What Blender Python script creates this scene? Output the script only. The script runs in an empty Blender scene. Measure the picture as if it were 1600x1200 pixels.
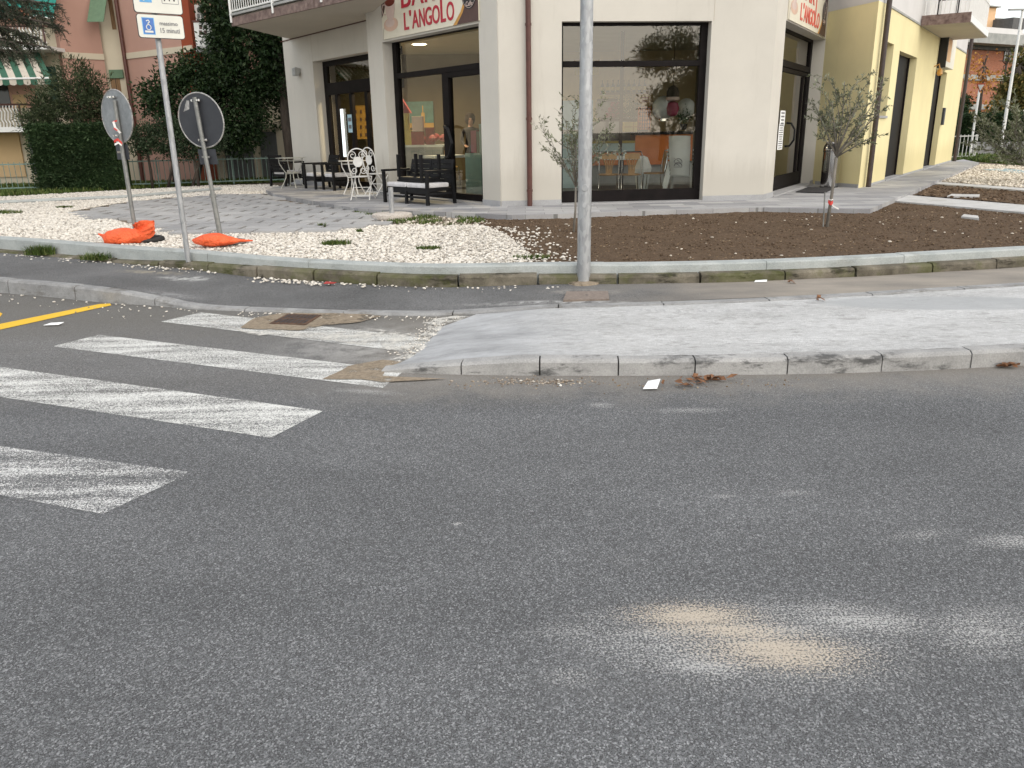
import bpy, bmesh, math, random
import numpy as np
from mathutils import Vector, Matrix, noise as mnoise
R = math.radians
rnd = random.Random(7)
nrg = np.random.default_rng(11)
scene = bpy.context.scene
COL = scene.collection

# ------------------------------------------------------------------ camera maths (pixel of the 1600x1200 photo -> ground point)
F = 1250.0; PITCH = R(17.45); ROLL = R(0.95); H = 1.6
cp, sp = math.cos(PITCH), math.sin(PITCH); cr, sr = math.cos(ROLL), math.sin(ROLL)
FW = Vector((0, cp, -sp)); R0 = Vector((1, 0, 0)); U0 = Vector((0, sp, cp))
RT = R0 * cr - U0 * sr; UP = R0 * sr + U0 * cr
CAM = Vector((0, 0, H))
def ray(x, y): return FW + RT * ((x - 800) / F) + UP * ((600 - y) / F)
def at(x, y, z=0.0):
    d = ray(x, y); t = (z - H) / d.z
    return Vector((d.x * t, d.y * t, z))
def atY(x, y, Y):
    d = ray(x, y); t = Y / d.y
    return Vector((d.x * t, Y, H + d.z * t))
def zat(p, y):
    lo, hi = -3.0, 30.0
    for _ in range(50):
        m = (lo + hi) / 2; v = Vector((p[0], p[1], m)) - CAM; c = v.dot(FW)
        if c < 0.05 or 600 - F * v.dot(UP) / c < y: hi = m
        else: lo = m
    return lo

# ------------------------------------------------------------------ objects
WL = {}
def tag(o, label=None, cat=None, group=None, kind=None):
    if label: o['label'] = label
    if cat: o['category'] = cat
    if group: o['group'] = group
    if kind: o['kind'] = kind
    return o
def thing(name, label, cat, loc=(0, 0, 0), group=None):
    o = bpy.data.objects.new(name, None); COL.objects.link(o)
    o.location = loc; o.empty_display_size = 0.2; WL[o.name] = Vector(loc)
    return tag(o, label, cat, group)
def dup(o, parent=None, loc=None, rz=None, label=None):
    c = o.copy(); COL.objects.link(c)
    if parent: c.parent = parent
    if loc is not None: c.location = loc
    if rz is not None: c.rotation_euler = (0, 0, rz)
    if label: c['label'] = label
    for ch in [k for k in bpy.data.objects if k.parent == o]: dup(ch, c)
    return c

class MB:
    def __init__(s): s.v = []; s.f = []; s.mi = []; s.cur = 0
    def add(s, vs, fs):
        b = len(s.v); s.v += [tuple(p) for p in vs]
        for f in fs: s.f.append(tuple(i + b for i in f)); s.mi.append(s.cur)
    def poly(s, pts): s.add(pts, [tuple(range(len(pts)))])
    def hexa(s, p):   # 8 points: bottom 4 ccw, top 4 ccw
        s.add(p, [(3, 2, 1, 0), (4, 5, 6, 7), (0, 1, 5, 4), (1, 2, 6, 5), (2, 3, 7, 6), (3, 0, 4, 7)])
    def box(s, c, d, M=None):
        x, y, z = d[0] / 2, d[1] / 2, d[2] / 2
        p = [Vector(q) for q in ((-x, -y, -z), (x, -y, -z), (x, y, -z), (-x, y, -z), (-x, -y, z), (x, -y, z), (x, y, z), (-x, y, z))]
        if M is not None: p = [M @ q for q in p]
        s.hexa([q + Vector(c) for q in p])
    def rbox(s, c, d, rz): s.box(c, d, Matrix.Rotation(rz, 3, 'Z'))
    def prism(s, pts, z0, z1):
        n = len(pts); s.add([(p[0], p[1], z0) for p in pts] + [(p[0], p[1], z1) for p in pts],
            [tuple(reversed(range(n))), tuple(range(n, 2 * n))] + [(i, (i + 1) % n, n + (i + 1) % n, n + i) for i in range(n)])
    def tube(s, pts, r, n=8, cap=True, closed=False):
        pts = [Vector(p) for p in pts]; m = len(pts)
        rs = r if isinstance(r, (list, tuple)) else [r] * m
        b = len(s.v); prev = None
        for i, p in enumerate(pts):
            if closed: t = pts[(i + 1) % m] - pts[i - 1]
            else: t = pts[min(i + 1, m - 1)] - pts[max(i - 1, 0)]
            t.normalize()
            a = prev if prev is not None else (Vector((0, 0, 1)) if abs(t.z) < .9 else Vector((1, 0, 0)))
            x = (a - t * a.dot(t)); x.normalize(); prev = x; y = t.cross(x)
            for k in range(n):
                an = 2 * math.pi * k / n
                s.v.append(tuple(p + (x * math.cos(an) + y * math.sin(an)) * rs[i]))
        for i in range(m if closed else m - 1):
            j = (i + 1) % m
            for k in range(n):
                l = (k + 1) % n
                s.f.append((b + i * n + k, b + i * n + l, b + j * n + l, b + j * n + k)); s.mi.append(s.cur)
        if cap and not closed:
            s.f.append(tuple(b + k for k in reversed(range(n)))); s.mi.append(s.cur)
            s.f.append(tuple(b + (m - 1) * n + k for k in range(n))); s.mi.append(s.cur)
    def lathe(s, prof, c=(0, 0, 0), n=24, M=None):
        b = len(s.v); m = len(prof)
        for r, z in prof:
            for k in range(n):
                a = 2 * math.pi * k / n; p = Vector((r * math.cos(a), r * math.sin(a), z))
                if M is not None: p = M @ p
                s.v.append(tuple(p + Vector(c)))
        for i in range(m - 1):
            for k in range(n):
                l = (k + 1) % n
                s.f.append((b + i * n + k, b + i * n + l, b + (i + 1) * n + l, b + (i + 1) * n + k)); s.mi.append(s.cur)
        s.f.append(tuple(b + k for k in reversed(range(n)))); s.mi.append(s.cur)
        s.f.append(tuple(b + (m - 1) * n + k for k in range(n))); s.mi.append(s.cur)
    def build(s, name, mats, parent=None, smooth=False, bevel=0, local=False, kind=None, weld=False, recalc=True):
        me = bpy.data.meshes.new(name); o = bpy.data.objects.new(name, me); COL.objects.link(o)
        off = Vector((0, 0, 0))
        if parent is not None:
            o.parent = parent
            WL[o.name] = WL.get(parent.name, Vector((0, 0, 0)))
            if not local: off = WL[o.name]
        me.from_pydata([(x - off.x, y - off.y, z - off.z) for x, y, z in s.v], [], s.f)
        for m in (mats if isinstance(mats, (list, tuple)) else [mats]): me.materials.append(m)
        me.polygons.foreach_set('material_index', s.mi)
        bm = bmesh.new(); bm.from_mesh(me)
        if weld: bmesh.ops.remove_doubles(bm, verts=bm.verts, dist=1e-4)
        if recalc: bmesh.ops.recalc_face_normals(bm, faces=bm.faces)
        if bevel:
            es = [e for e in bm.edges if len(e.link_faces) == 2 and e.calc_face_angle(0) > .6]
            bmesh.ops.bevel(bm, geom=es, offset=bevel, segments=2, profile=.6, affect='EDGES', clamp_overlap=True)
        bm.to_mesh(me); bm.free()
        if smooth:
            me.polygons.foreach_set('use_smooth', [True] * len(me.polygons))
            if smooth != 'all':
                try: me.set_sharp_from_angle(angle=R(40))
                except Exception: pass
        me.update()
        if kind: o['kind'] = kind
        return o
def raw_mesh(name, v, f, mats, parent=None, kind=None, smooth=False):
    """v (n,3) array, f (m,k) array of equal-size faces"""
    me = bpy.data.meshes.new(name); n, k = f.shape
    me.vertices.add(len(v)); me.vertices.foreach_set('co', np.asarray(v, np.float32).ravel())
    me.loops.add(n * k); me.loops.foreach_set('vertex_index', f.astype(np.int32).ravel())
    me.polygons.add(n); me.polygons.foreach_set('loop_start', np.arange(0, n * k, k, dtype=np.int32))
    try: me.polygons.foreach_set('loop_total', np.full(n, k, np.int32))
    except Exception: pass
    if smooth: me.polygons.foreach_set('use_smooth', np.ones(n, bool))
    me.update(calc_edges=True); me.validate()
    o = bpy.data.objects.new(name, me); COL.objects.link(o)
    me.materials.append(mats)
    if parent is not None: o.parent = parent; WL[o.name] = WL.get(parent.name, Vector((0, 0, 0)))
    if kind: o['kind'] = kind
    return o
def struct(name, mb, m, **k): return mb.build(name, m, kind='structure', **k)

# ------------------------------------------------------------------ materials
MATS = {}
class NT:
    def __init__(s, name):
        s.m = bpy.data.materials.new(name); s.m.use_nodes = True; s.t = s.m.node_tree
        s.b = s.t.nodes['Principled BSDF']; s.out = s.t.nodes['Material Output']
        s.tc = s.n('ShaderNodeTexCoord')
        MATS[name] = s.m
    def n(s, ty, **kw):
        nd = s.t.nodes.new(ty)
        for k, v in kw.items(): setattr(nd, k, v)
        return nd
    def L(s, a, b): s.t.links.new(a, b)
    def setin(s, sock, v):
        if hasattr(v, 'is_linked') or hasattr(v, 'links'): s.L(v, sock)
        elif isinstance(v, (tuple, list)) and len(v) == 3 and sock.type == 'RGBA': sock.default_value = (*v, 1)
        else: sock.default_value = v
    def co(s, scale=(1, 1, 1), rot=(0, 0, 0), loc=(0, 0, 0), src='Object'):
        mp = s.n('ShaderNodeMapping'); mp.inputs['Scale'].default_value = scale
        mp.inputs['Rotation'].default_value = rot; mp.inputs['Location'].default_value = loc
        s.L(s.tc.outputs[src], mp.inputs['Vector']); return mp.outputs[0]
    def noise(s, scale, detail=4, rough=.55, co=None, dist=0):
        nd = s.n('ShaderNodeTexNoise'); nd.inputs['Scale'].default_value = scale
        nd.inputs['Detail'].default_value = detail; nd.inputs['Roughness'].default_value = rough
        nd.inputs['Distortion'].default_value = dist
        s.L(co if co is not None else s.tc.outputs['Object'], nd.inputs['Vector']); return nd.outputs['Fac']
    def voro(s, scale, out='Color', co=None, feature='F1'):
        nd = s.n('ShaderNodeTexVoronoi', feature=feature); nd.inputs['Scale'].default_value = scale
        s.L(co if co is not None else s.tc.outputs['Object'], nd.inputs['Vector']); return nd.outputs[out]
    def ramp(s, fac, stops, interp='LINEAR'):
        nd = s.n('ShaderNodeValToRGB'); nd.color_ramp.interpolation = interp
        el = nd.color_ramp.elements
        while len(el) < len(stops): el.new(.5)
        for e, (p, c) in zip(el, stops):
            e.position = p; e.color = (*c, 1) if isinstance(c, (tuple, list)) else (c, c, c, 1)
        s.L(fac, nd.inputs[0]); return nd.outputs[0]
    def mix(s, fac, a, b, bt='MIX'):
        nd = s.n('ShaderNodeMix', data_type='RGBA', blend_type=bt)
        s.setin(nd.inputs[0], fac); s.setin(nd.inputs[6], a); s.setin(nd.inputs[7], b); return nd.outputs[2]
    def math(s, op, a, b=0.0, c=0.0, clamp=False):
        nd = s.n('ShaderNodeMath', operation=op, use_clamp=clamp)
        s.setin(nd.inputs[0], a); s.setin(nd.inputs[1], b)
        if len(nd.inputs) > 2: s.setin(nd.inputs[2], c)
        return nd.outputs[0]
    def mr(s, v, a, b, c=0., d=1., smooth=True):
        nd = s.n('ShaderNodeMapRange', interpolation_type='SMOOTHSTEP' if smooth else 'LINEAR')
        s.setin(nd.inputs[0], v)
        for i, x in enumerate((a, b, c, d)): nd.inputs[i + 1].default_value = x
        return nd.outputs[0]
    def xyz(s):
        nd = s.n('ShaderNodeSeparateXYZ'); s.L(s.tc.outputs['Object'], nd.inputs[0]); return nd.outputs
    def blob(s, cx, cy, rx, ry, rot=0, soft=.2):
        """1 inside an ellipse on the ground, 0 outside"""
        mp = s.n('ShaderNodeMapping', vector_type='TEXTURE')
        mp.inputs['Location'].default_value = (cx, cy, 0); mp.inputs['Rotation'].default_value = (0, 0, rot)
        mp.inputs['Scale'].default_value = (rx, ry, 1e3)
        s.L(s.tc.outputs['Object'], mp.inputs['Vector'])
        ln = s.n('ShaderNodeVectorMath', operation='LENGTH'); s.L(mp.outputs[0], ln.inputs[0])
        return s.mr(ln.outputs['Value'], 1.0, soft, 0, 1)
    def bump(s, h, strength=.5, dist=.01):
        nd = s.n('ShaderNodeBump'); nd.inputs['Strength'].default_value = strength; nd.inputs['Distance'].default_value = dist
        s.L(h, nd.inputs['Height']); s.L(nd.outputs[0], s.b.inputs['Normal'])
    def fin(s, col=None, rough=.8, metal=0, spec=None, alpha=None):
        if col is not None: s.setin(s.b.inputs['Base Color'], col)
        s.setin(s.b.inputs['Roughness'], rough); s.setin(s.b.inputs['Metallic'], metal)
        if spec is not None: s.b.inputs['Specular IOR Level'].default_value = spec
        if alpha is not None: s.setin(s.b.inputs['Alpha'], alpha)
        return s.m
def pm(name, c1, c2, scale=3, rough=.75, detail=5, lo=.3, hi=.7, bump=0, bscale=None, metal=0, spec=None, bdist=.005, stretch=None):
    t = NT(name); co = t.co(stretch) if stretch else None
    f = t.noise(scale, detail, .6, co)
    col = t.ramp(f, [(lo, c1), (hi, c2)])
    if bump: t.bump(t.noise(bscale or scale * 4, 4, .6), bump, bdist)
    return t.fin(col, rough, metal, spec)
def vary(c, a, b): return tuple(x * a for x in c), tuple(x * b for x in c)
def plain(name, c, rough=.6, v=.12, scale=6, **k):
    a, b = vary(c, 1 - v, 1 + v); return pm(name, a, b, scale, rough, **k)

def make_mats():
    M = {}
    # --- worn asphalt road with pale dust and a spill of sand
    t = NT('road_asphalt'); X, Y, Z = t.xyz()
    g1 = t.voro(195, 'Color'); bw = t.n('ShaderNodeRGBToBW'); t.L(g1, bw.inputs[0])
    g2 = t.noise(310, 2, .75)
    base = t.ramp(bw.outputs[0], [(.14, (.011, .012, .014)), (.44, (.070, .075, .082)), (.70, (.172, .18, .19)), (.93, (.48, .49, .50))])
    base = t.mix(.45, base, t.ramp(g2, [(.38, .01), (.64, .34)]))
    big = t.noise(.55, 5, .6, t.co((.6, 1.6, 1)))
    base = t.mix(1, base, t.ramp(big, [(.3, .80), (.7, 1.2)]), 'MULTIPLY')
    base = t.mix(t.mr(t.noise(2.1, 6, .7, t.co((.5, 1.6, 1), (0, 0, .12))), .55, .8, 0, .35), base, (.17, .17, .168))
    # grey dusty band against the new kerb, wider to the left by the crossing
    nz = t.noise(3.2, 5, .65)
    d = t.math('ADD', Y, t.math('MULTIPLY', nz, .9))
    band = t.math('MULTIPLY', t.mr(d, 4.95, 5.75, 0, 1), t.mr(X, -1.6, -.6, .25, 1))
    base = t.mix(t.math('MULTIPLY', band, .62), base, (.29, .265, .23))
    far = t.mr(t.math('ADD', Y, nz), 6.3, 7.9, 0, .5)
    base = t.mix(far, base, (.155, .145, .125))
    cor = t.math('MULTIPLY', t.blob(-1.1, 6.25, 1.1, .9, .1, .1), t.mr(t.noise(5, 6, .7), .35, .62))
    base = t.mix(t.math('MULTIPLY', cor, .75), base, (.43, .42, .40))
    # cement dust: the share of stones it covers falls off from the middle of each spill
    grain = t.mr(t.noise(120, 3, .75), .30, .70)
    def spill(lst, col, base):
        D = None
        for px, rx, ry, rot, k in lst:
            p = at(*px); bl = t.math('MULTIPLY', t.blob(p.x, p.y, rx, ry, rot, -.25), k)
            D = bl if D is None else t.math('MAXIMUM', D, bl)
        streak = t.noise(7, 5, .7, t.co((.30, 3.2, 1), (0, 0, .08)))
        D = t.math('MULTIPLY', D, t.mr(streak, .30, .66, .68, 1.18))
        w = t.mr(t.math('ADD', grain, t.math('SUBTRACT', D, 1.0)), -.22, .22)
        w = t.math('MULTIPLY', w, t.mr(D, .02, .2), clamp=True)
        return t.mix(t.math('MULTIPLY', w, .9), base, col)
    base = spill([((1160, 1000), .90, .42, -.12, .72), ((1330, 968), .48, .19, -.15, .72), ((1540, 985), .42, .26, .3, .55), ((1110, 1042), .40, .13, -.1, .66), ((1590, 845), .34, .12, 0, .6),
        ((890, 1055), .18, .09, 0, .42), ((1240, 770), .24, .07, 0, .38), ((1130, 775), .12, .05, 0, .4), ((1440, 835), .3, .1, .2, .36), ((938, 633), .16, .10, 0, .55), ((1080, 641), .5, .10, 0, .45), ((715, 818), .04, .03, 0, .8), ((575, 612), .5, .10, -.25, .5), ((900, 985), .3, .12, 0, .34)], (.52, .515, .50), base)
    base = spill([((1085, 965), .40, .17, -.08, .98), ((1215, 1016), .46, .19, -.14, .98), ((1145, 990), .46, .20, -.25, .78)], (.56, .485, .39), base)
    base = t.mix(t.mr(t.voro(34, 'Distance'), .09, .03, 0, .35), base, (.36, .36, .35))
    t.bump(t.math('ADD', bw.outputs[0], g2), .75, .006)
    M['road'] = t.fin(base, .86, spec=.25)
    # --- older sidewalk asphalt
    t = NT('sidewalk_asphalt'); X, Y, Z = t.xyz()
    g = t.noise(120, 2, .7); b = t.ramp(g, [(.33, .04), (.66, .19)])
    b = t.mix(1, b, t.ramp(t.noise(.9, 6, .65), [(.3, .75), (.7, 1.25)]), 'MULTIPLY')
    dust = t.math('MULTIPLY', t.mr(t.math('ADD', X, t.math('MULTIPLY', t.noise(1.3, 5, .6), 3.)), 1.6, 4.2), .85)
    b = t.mix(dust, b, t.ramp(t.noise(2.2, 5, .6, t.co((.5, 1.5, 1))), [(.3, (.21, .19, .165)), (.7, (.35, .31, .26))]))
    p = at(300, 425, .12)
    for q, rx, ry, k, c in (((235, 425), .6, .18, .8, (.34, .30, .23)), ((290, 432), .45, .2, .8, (.55, .55, .53)), ((270, 455), .5, .2, .35, (.4, .4, .4)), ((912, 456), .55, .2, .5, (.4, .37, .33)), ((870, 470), 1.2, .1, .7, (.5, .5, .49))):
        p = at(*q, .11); w = t.math('MULTIPLY', t.blob(p.x, p.y, rx, ry, -.2, .1), t.mr(t.noise(9, 6, .7), .38, .6))
        b = t.mix(t.math('MULTIPLY', w, k), b, c)
    b = t.mix(t.mr(t.voro(5.5, 'Distance'), .035, .012, 0, .7), b, (.55, .55, .53))
    t.bump(g, .5, .004); M['walk'] = t.fin(b, .85, spec=.25)
    # --- fresh pale concrete, brushed, with bluish cement dust
    t = NT('fresh_concrete'); X, Y, Z = t.xyz()
    n1 = t.noise(1.1, 7, .68, t.co((.6, 1.8, 1), (0, 0, -.06))); n2 = t.noise(26, 5, .7, t.co((.5, 1.5, 1)))
    b = t.ramp(n1, [(.30, (.30, .30, .292)), (.46, (.43, .43, .42)), (.58, (.53, .532, .525)), (.72, (.68, .68, .67))])
    b = t.mix(.5, b, t.ramp(n2, [(.3, .28), (.7, .70)])); b = t.mix(1, b, t.ramp(t.noise(150, 3, .7), [(.35, .72), (.65, 1.25)]), 'MULTIPLY')
    b = t.mix(t.math('MULTIPLY', t.mr(t.noise(6, 7, .78, t.co((.75, 1.5, 1), (0, 0, .08))), .52, .62), .65), b, (.29, .285, .275))
    lf = t.mr(t.math('ADD', X, t.math('MULTIPLY', t.noise(2.4, 6, .7), 1.1)), 1.35, .35)
    b = t.mix(t.math('MULTIPLY', lf, .85), b, t.ramp(t.noise(3.2, 6, .7, t.co((.5, 1.3, 1))), [(.35, (.25, .255, .26)), (.7, (.50, .51, .525))]))
    p = at(1480, 473, .12); damp = t.math('MULTIPLY', t.blob(p.x, p.y, 1.25, .34, -.08, .72), t.mr(t.noise(1.6, 5, .6), .25, .4))
    b = t.mix(t.math('MULTIPLY', damp, .8), b, (.36, .37, .375))
    p = at(1090, 484, .12); b = t.mix(t.math('MULTIPLY', t.blob(p.x, p.y, 1.4, .1, -.06, .1), t.mr(t.noise(6, 4, .7, t.co((3, .6, 1), (0, 0, .5))), .5, .6)), b, (.38, .38, .38))
    cr_ = t.noise(3.0, 3, .5, t.co((.35, 2.2, 1), (0, 0, -.1)), 1.2)
    b = t.mix(t.math('MULTIPLY', t.mr(t.math('ABSOLUTE', t.math('SUBTRACT', cr_, .5)), .006, .002), t.mr(t.noise(1.9, 3), .52, .6, 0, .45)), b, (.2, .2, .2))
    b = t.mix(t.mr(t.voro(7, 'Distance'), .05, .02, 0, .5), b, (.15, .13, .11))
    t.bump(t.math('ADD', n2, t.math('ADD', n1, t.noise(60, 4, .7))), .7, .012); M['concrete'] = t.fin(b, .9, spec=.2)
    # --- kerbs
    def kerb(name, c1, c2, stain, sfac, moss=0, sc=1):
        t = NT(name); X, Y, Z = t.xyz()
        b = t.ramp(t.noise(3.5 * sc, 6, .65), [(.3, c1), (.7, c2)])
        b = t.mix(.4, b, t.mix(1, b, t.ramp(t.noise(90, 3, .7), [(.3, .55), (.7, 1.4)]), 'MULTIPLY'))
        sn = t.noise(2.6, 6, .72, t.co((1, 1, 3)))
        b = t.mix(t.math('MULTIPLY', t.mr(sn, .52, .66), sfac), b, stain)
        if moss:
            b = t.mix(t.math('MULTIPLY', t.mr(t.noise(2.3, 5, .7), .45, .62), moss), b, (.075, .085, .02))
        t.bump(t.noise(60, 4, .7), .4, .006); M[name] = t.fin(b, .88, spec=.2)
    kerb('kerb_new_concrete', (.26, .258, .252), (.40, .395, .385), (.07, .07, .07), .9)
    kerb('kerb_grey_stone', (.30, .325, .32), (.42, .44, .43), (.20, .20, .17), .4)
    kerb('kerb_old_mossy', (.06, .053, .04), (.23, .205, .16), (.028, .025, .018), .95, .55)
    kerb('kerb_old_street', (.20, .20, .20), (.36, .36, .355), (.12, .11, .095), .6)
    kerb('path_concrete', (.42, .42, .41), (.56, .555, .545), (.3, .29, .26), .4)
    # --- gravel, soil
    t = NT('white_pebbles'); gi = t.n('ShaderNodeNewGeometry'); r = gi.outputs['Random Per Island']
    b = t.ramp(r, [(0, (.26, .235, .20)), (.1, (.52, .48, .43)), (.35, (.62, .575, .505)), (1, (.80, .76, .69))])
    M['pebble'] = t.fin(t.mix(.3, b, t.ramp(t.noise(60, 3), [(.3, .6), (.7, .95)]), 'MULTIPLY'), .75, spec=.3)
    t = NT('kerb_rubble'); gi = t.n('ShaderNodeNewGeometry'); M['rubble'] = t.fin(t.ramp(gi.outputs['Random Per Island'], [(0, (.12, .095, .07)), (.5, (.28, .23, .18)), (.9, (.42, .37, .31)), (1, (.8, .78, .72))]), .9)
    t = NT('tan_pebbles'); gi = t.n('ShaderNodeNewGeometry'); r = gi.outputs['Random Per Island']
    M['tanpebble'] = t.fin(t.ramp(r, [(0, (.22, .18, .13)), (.2, (.5, .44, .36)), (1, (.78, .72, .62))]), .8)
    M['gravelbase'] = pm('gravel_bed', (.34, .31, .27), (.56, .53, .48), 40, .9, bump=.8, bscale=60, bdist=.02)
    t = NT('turned_soil')
    n1 = t.noise(6, 8, .72); n2 = t.noise(45, 5, .7)
    b = t.ramp(n1, [(.3, (.065, .043, .028)), (.7, (.155, .106, .07))])
    b = t.mix(.5, b, t.ramp(n2, [(.3, (.05, .033, .021)), (.72, (.21, .148, .098))]))
    st = t.noise(26, 3, .6, t.co((.35, 2.6, 1), (0, 0, .15)))
    b = t.mix(t.mr(st, .64, .7, 0, .7), b, (.24, .165, .10))
    t.bump(t.math('ADD', n1, n2), .9, .03); M['soil'] = t.fin(b, .95, spec=.12)
    t = NT('soil_clods'); gi = t.n('ShaderNodeNewGeometry')
    M['clod'] = t.fin(t.ramp(gi.outputs['Random Per Island'], [(0, (.056, .037, .024)), (.6, (.115, .078, .051)), (1, (.21, .15, .10))]), .95, spec=.12)
    t = NT('straw_bits'); gi = t.n('ShaderNodeNewGeometry')
    M['straw'] = t.fin(t.ramp(gi.outputs['Random Per Island'], [(0, (.12, .08, .05)), (.6, (.28, .20, .12)), (1, (.45, .36, .25))]), .9, spec=.1)
    M['dirt'] = pm('trodden_dirt', (.085, .065, .042), (.20, .155, .11), 7, .95, 8, bump=.8, bscale=30, bdist=.02)
    M['siltpatch'] = None
    t = NT('sandy_silt'); n = t.noise(5, 7, .7)
    b = t.ramp(t.noise(30, 6, .7), [(.3, (.17, .135, .095)), (.7, (.33, .275, .21))]); t.bump(n, .5, .01)
    M['silt'] = t.fin(b, .95, spec=.1, alpha=t.mr(t.math('ADD', n, t.math('MULTIPLY', t.noise(120, 2, .7), .35)), .50, .66))
    t = NT('lawn_earth'); b = t.ramp(t.noise(5, 7, .7), [(.3, (.022, .035, .010)), (.7, (.075, .085, .03))])
    t.bump(t.noise(60, 4, .7), .8, .03); M['lawn'] = t.fin(b, .95, spec=.1)
    t = NT('grass_blades'); gi = t.n('ShaderNodeNewGeometry')
    M['grass'] = t.fin(t.ramp(gi.outputs['Random Per Island'], [(0, (.035, .06, .012)), (.6, (.075, .12, .026)), (1, (.16, .17, .06))]), .75, spec=.2)
    # --- paving slabs
    def paver(name, c1, c2, k=1):
        t = NT(name); gi = t.n('ShaderNodeNewGeometry')
        b = t.ramp(gi.outputs['Random Per Island'], [(0, c1), (1, c2)])
        b = t.mix(1, b, t.ramp(t.noise(1.6, 7, .65), [(.28, .8), (.72, 1.15)]), 'MULTIPLY')
        b = t.mix(.35, b, t.mix(1, b, t.ramp(t.noise(70, 3, .7), [(.3, .6), (.7, 1.4)]), 'MULTIPLY'))
        b = t.mix(t.mr(t.noise(4, 7, .75), .62, .74, 0, .5), b, vary(c1, .6, 1)[0])
        t.bump(t.noise(50, 4, .7), .25, .004); M[name] = t.fin(b, .7, spec=.3)
    paver('grey_slab', (.31, .31, .312), (.39, .388, .385))
    paver('stone_tile', (.25, .25, .26), (.40, .395, .39))
    paver('stone_plinth', (.27, .275, .29), (.40, .40, .40))
    t = NT('grey_stone_paving'); br = t.n('ShaderNodeTexBrick'); br.inputs['Scale'].default_value = 1; br.inputs['Brick Width'].default_value = .62; br.inputs['Row Height'].default_value = .31; br.inputs['Mortar Size'].default_value = .004
    br.inputs['Color1'].default_value = (.25, .25, .26, 1); br.inputs['Color2'].default_value = (.42, .415, .41, 1); br.inputs['Mortar'].default_value = (.17, .17, .165, 1); br.inputs['Bias'].default_value = -.1
    t.L(t.co((1, 1, 1), (0, 0, .02)), br.inputs['Vector']); b = t.mix(1, br.outputs[0], t.ramp(t.noise(2.4, 7, .65, t.co((.5, 1.5, 1))), [(.28, .8), (.72, 1.15)]), 'MULTIPLY'); b = t.mix(.3, b, t.mix(1, b, t.ramp(t.noise(70, 3, .7), [(.3, .6), (.7, 1.4)]), 'MULTIPLY')); M['paving'] = t.fin(b, .7, spec=.3)
    M['joint'] = plain('paving_joint', (.13, .125, .115), .95, .3, 20)
    # --- building
    def plaster(name, c, dirt, k=.42):
        t = NT(name); X, Y, Z = t.xyz()
        b = t.ramp(t.noise(.8, 7, .62), [(.3, vary(c, .93, 1)[0]), (.7, vary(c, 1.05, 1)[0])])
        runs = t.noise(2.2, 6, .7, t.co((3, 3, .35)))
        b = t.mix(t.mr(runs, .55, .8, 0, k), b, dirt)
        lowd = t.math('MULTIPLY', t.mr(t.math('ADD', Z, t.math('MULTIPLY', runs, -.6)), .60, .05), .6)
        b = t.mix(lowd, b, dirt)
        t.bump(t.noise(130, 3, .6), .25, .003); M[name] = t.fin(b, .9, spec=.2)
    plaster('cream_plaster', (.565, .54, .485), (.42, .395, .345))
    plaster('yellow_plaster', (.76, .68, .40), (.60, .52, .28))
    plaster('pale_grey_plaster', (.62, .61, .60), (.5, .49, .47))
    plaster('pink_plaster', (.44, .27, .215), (.36, .225, .185), .35)
    plaster('salmon_plaster', (.56, .34, .26), (.5, .3, .23))
    plaster('brick_red_paint', (.25, .06, .03), (.2, .06, .035))
    plaster('ivory_plaster', (.56, .50, .385), (.4, .36, .28))
    plaster('soffit_plaster', (.50, .455, .385), (.42, .38, .32))
    plaster('beige_render', (.60, .43, .24), (.45, .33, .2))
    M['inwall'] = plain('interior_wall', (.60, .49, .29), .85, .08, 2); M['dimbrownwall'] = plain('dimmed_brown_wall', (.075, .054, .023), .85, .12, 2)  # brown of the left wall deepened so that room reads dimmer
    M['inceil'] = plain('interior_ceiling', (.46, .42, .30), .9, .05, 2)
    M['infloor'] = pm('interior_floor', (.055, .065, .07), (.10, .11, .115), 4, .4)
    M['framedark'] = pm('dark_brown_aluminium', (.006, .005, .005), (.012, .009, .009), 5, .55, spec=.10)
    M['frameblack'] = pm('black_steel_frame', (.007, .007, .008), (.013, .013, .014), 5, .45, spec=.2)
    t = NT('window_glass'); t.t.nodes.remove(t.b)
    tr = t.n('ShaderNodeBsdfTransparent'); tr.inputs[0].default_value = (.90, .91, .87, 1)
    gl = t.n('ShaderNodeBsdfGlossy'); gl.inputs['Roughness'].default_value = .0; gl.inputs[0].default_value = (1, .97, .92, 1)
    fr = t.n('ShaderNodeFresnel'); fr.inputs[0].default_value = 1.52
    fm = t.math('ADD', fr.outputs[0], .045, clamp=True)
    mx = t.n('ShaderNodeMixShader'); t.L(fm, mx.inputs[0]); t.L(tr.outputs[0], mx.inputs[1]); t.L(gl.outputs[0], mx.inputs[2])
    t.L(mx.outputs[0], t.out.inputs[0]); M['glass'] = t.m
    M['darkglass'] = plain('dark_window_pane', (.03, .035, .035), .08, .2, 3, spec=.6)
    M['brownpipe'] = pm('brown_painted_pipe', (.060, .018, .012), (.10, .032, .022), 9, .5)
    M['darkpipe'] = pm('dark_metal_pipe', (.022, .014, .012), (.05, .03, .025), 9, .5)
    M['browntrim'] = pm('brown_stone_edge', (.085, .05, .042), (.26, .19, .165), 9, .75, bump=.3, bscale=40)
    M['whitemetal'] = plain('white_painted_metal', (.72, .72, .70), .45, .06, 8)
    # --- galvanised steel
    t = NT('galvanised_steel'); b = t.ramp(t.voro(38, 'Color', t.co((1, 1, .35))), [(.2, .27), (.8, .46)])
    b = t.mix(.5, b, t.ramp(t.noise(9, 6, .7, t.co((1, 1, .3))), [(.3, (.24, .255, .27)), (.7, (.44, .46, .48))]))
    M['galv'] = t.fin(b, t.mr(t.noise(14, 4), .3, .7, .42, .62), .55)
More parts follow.
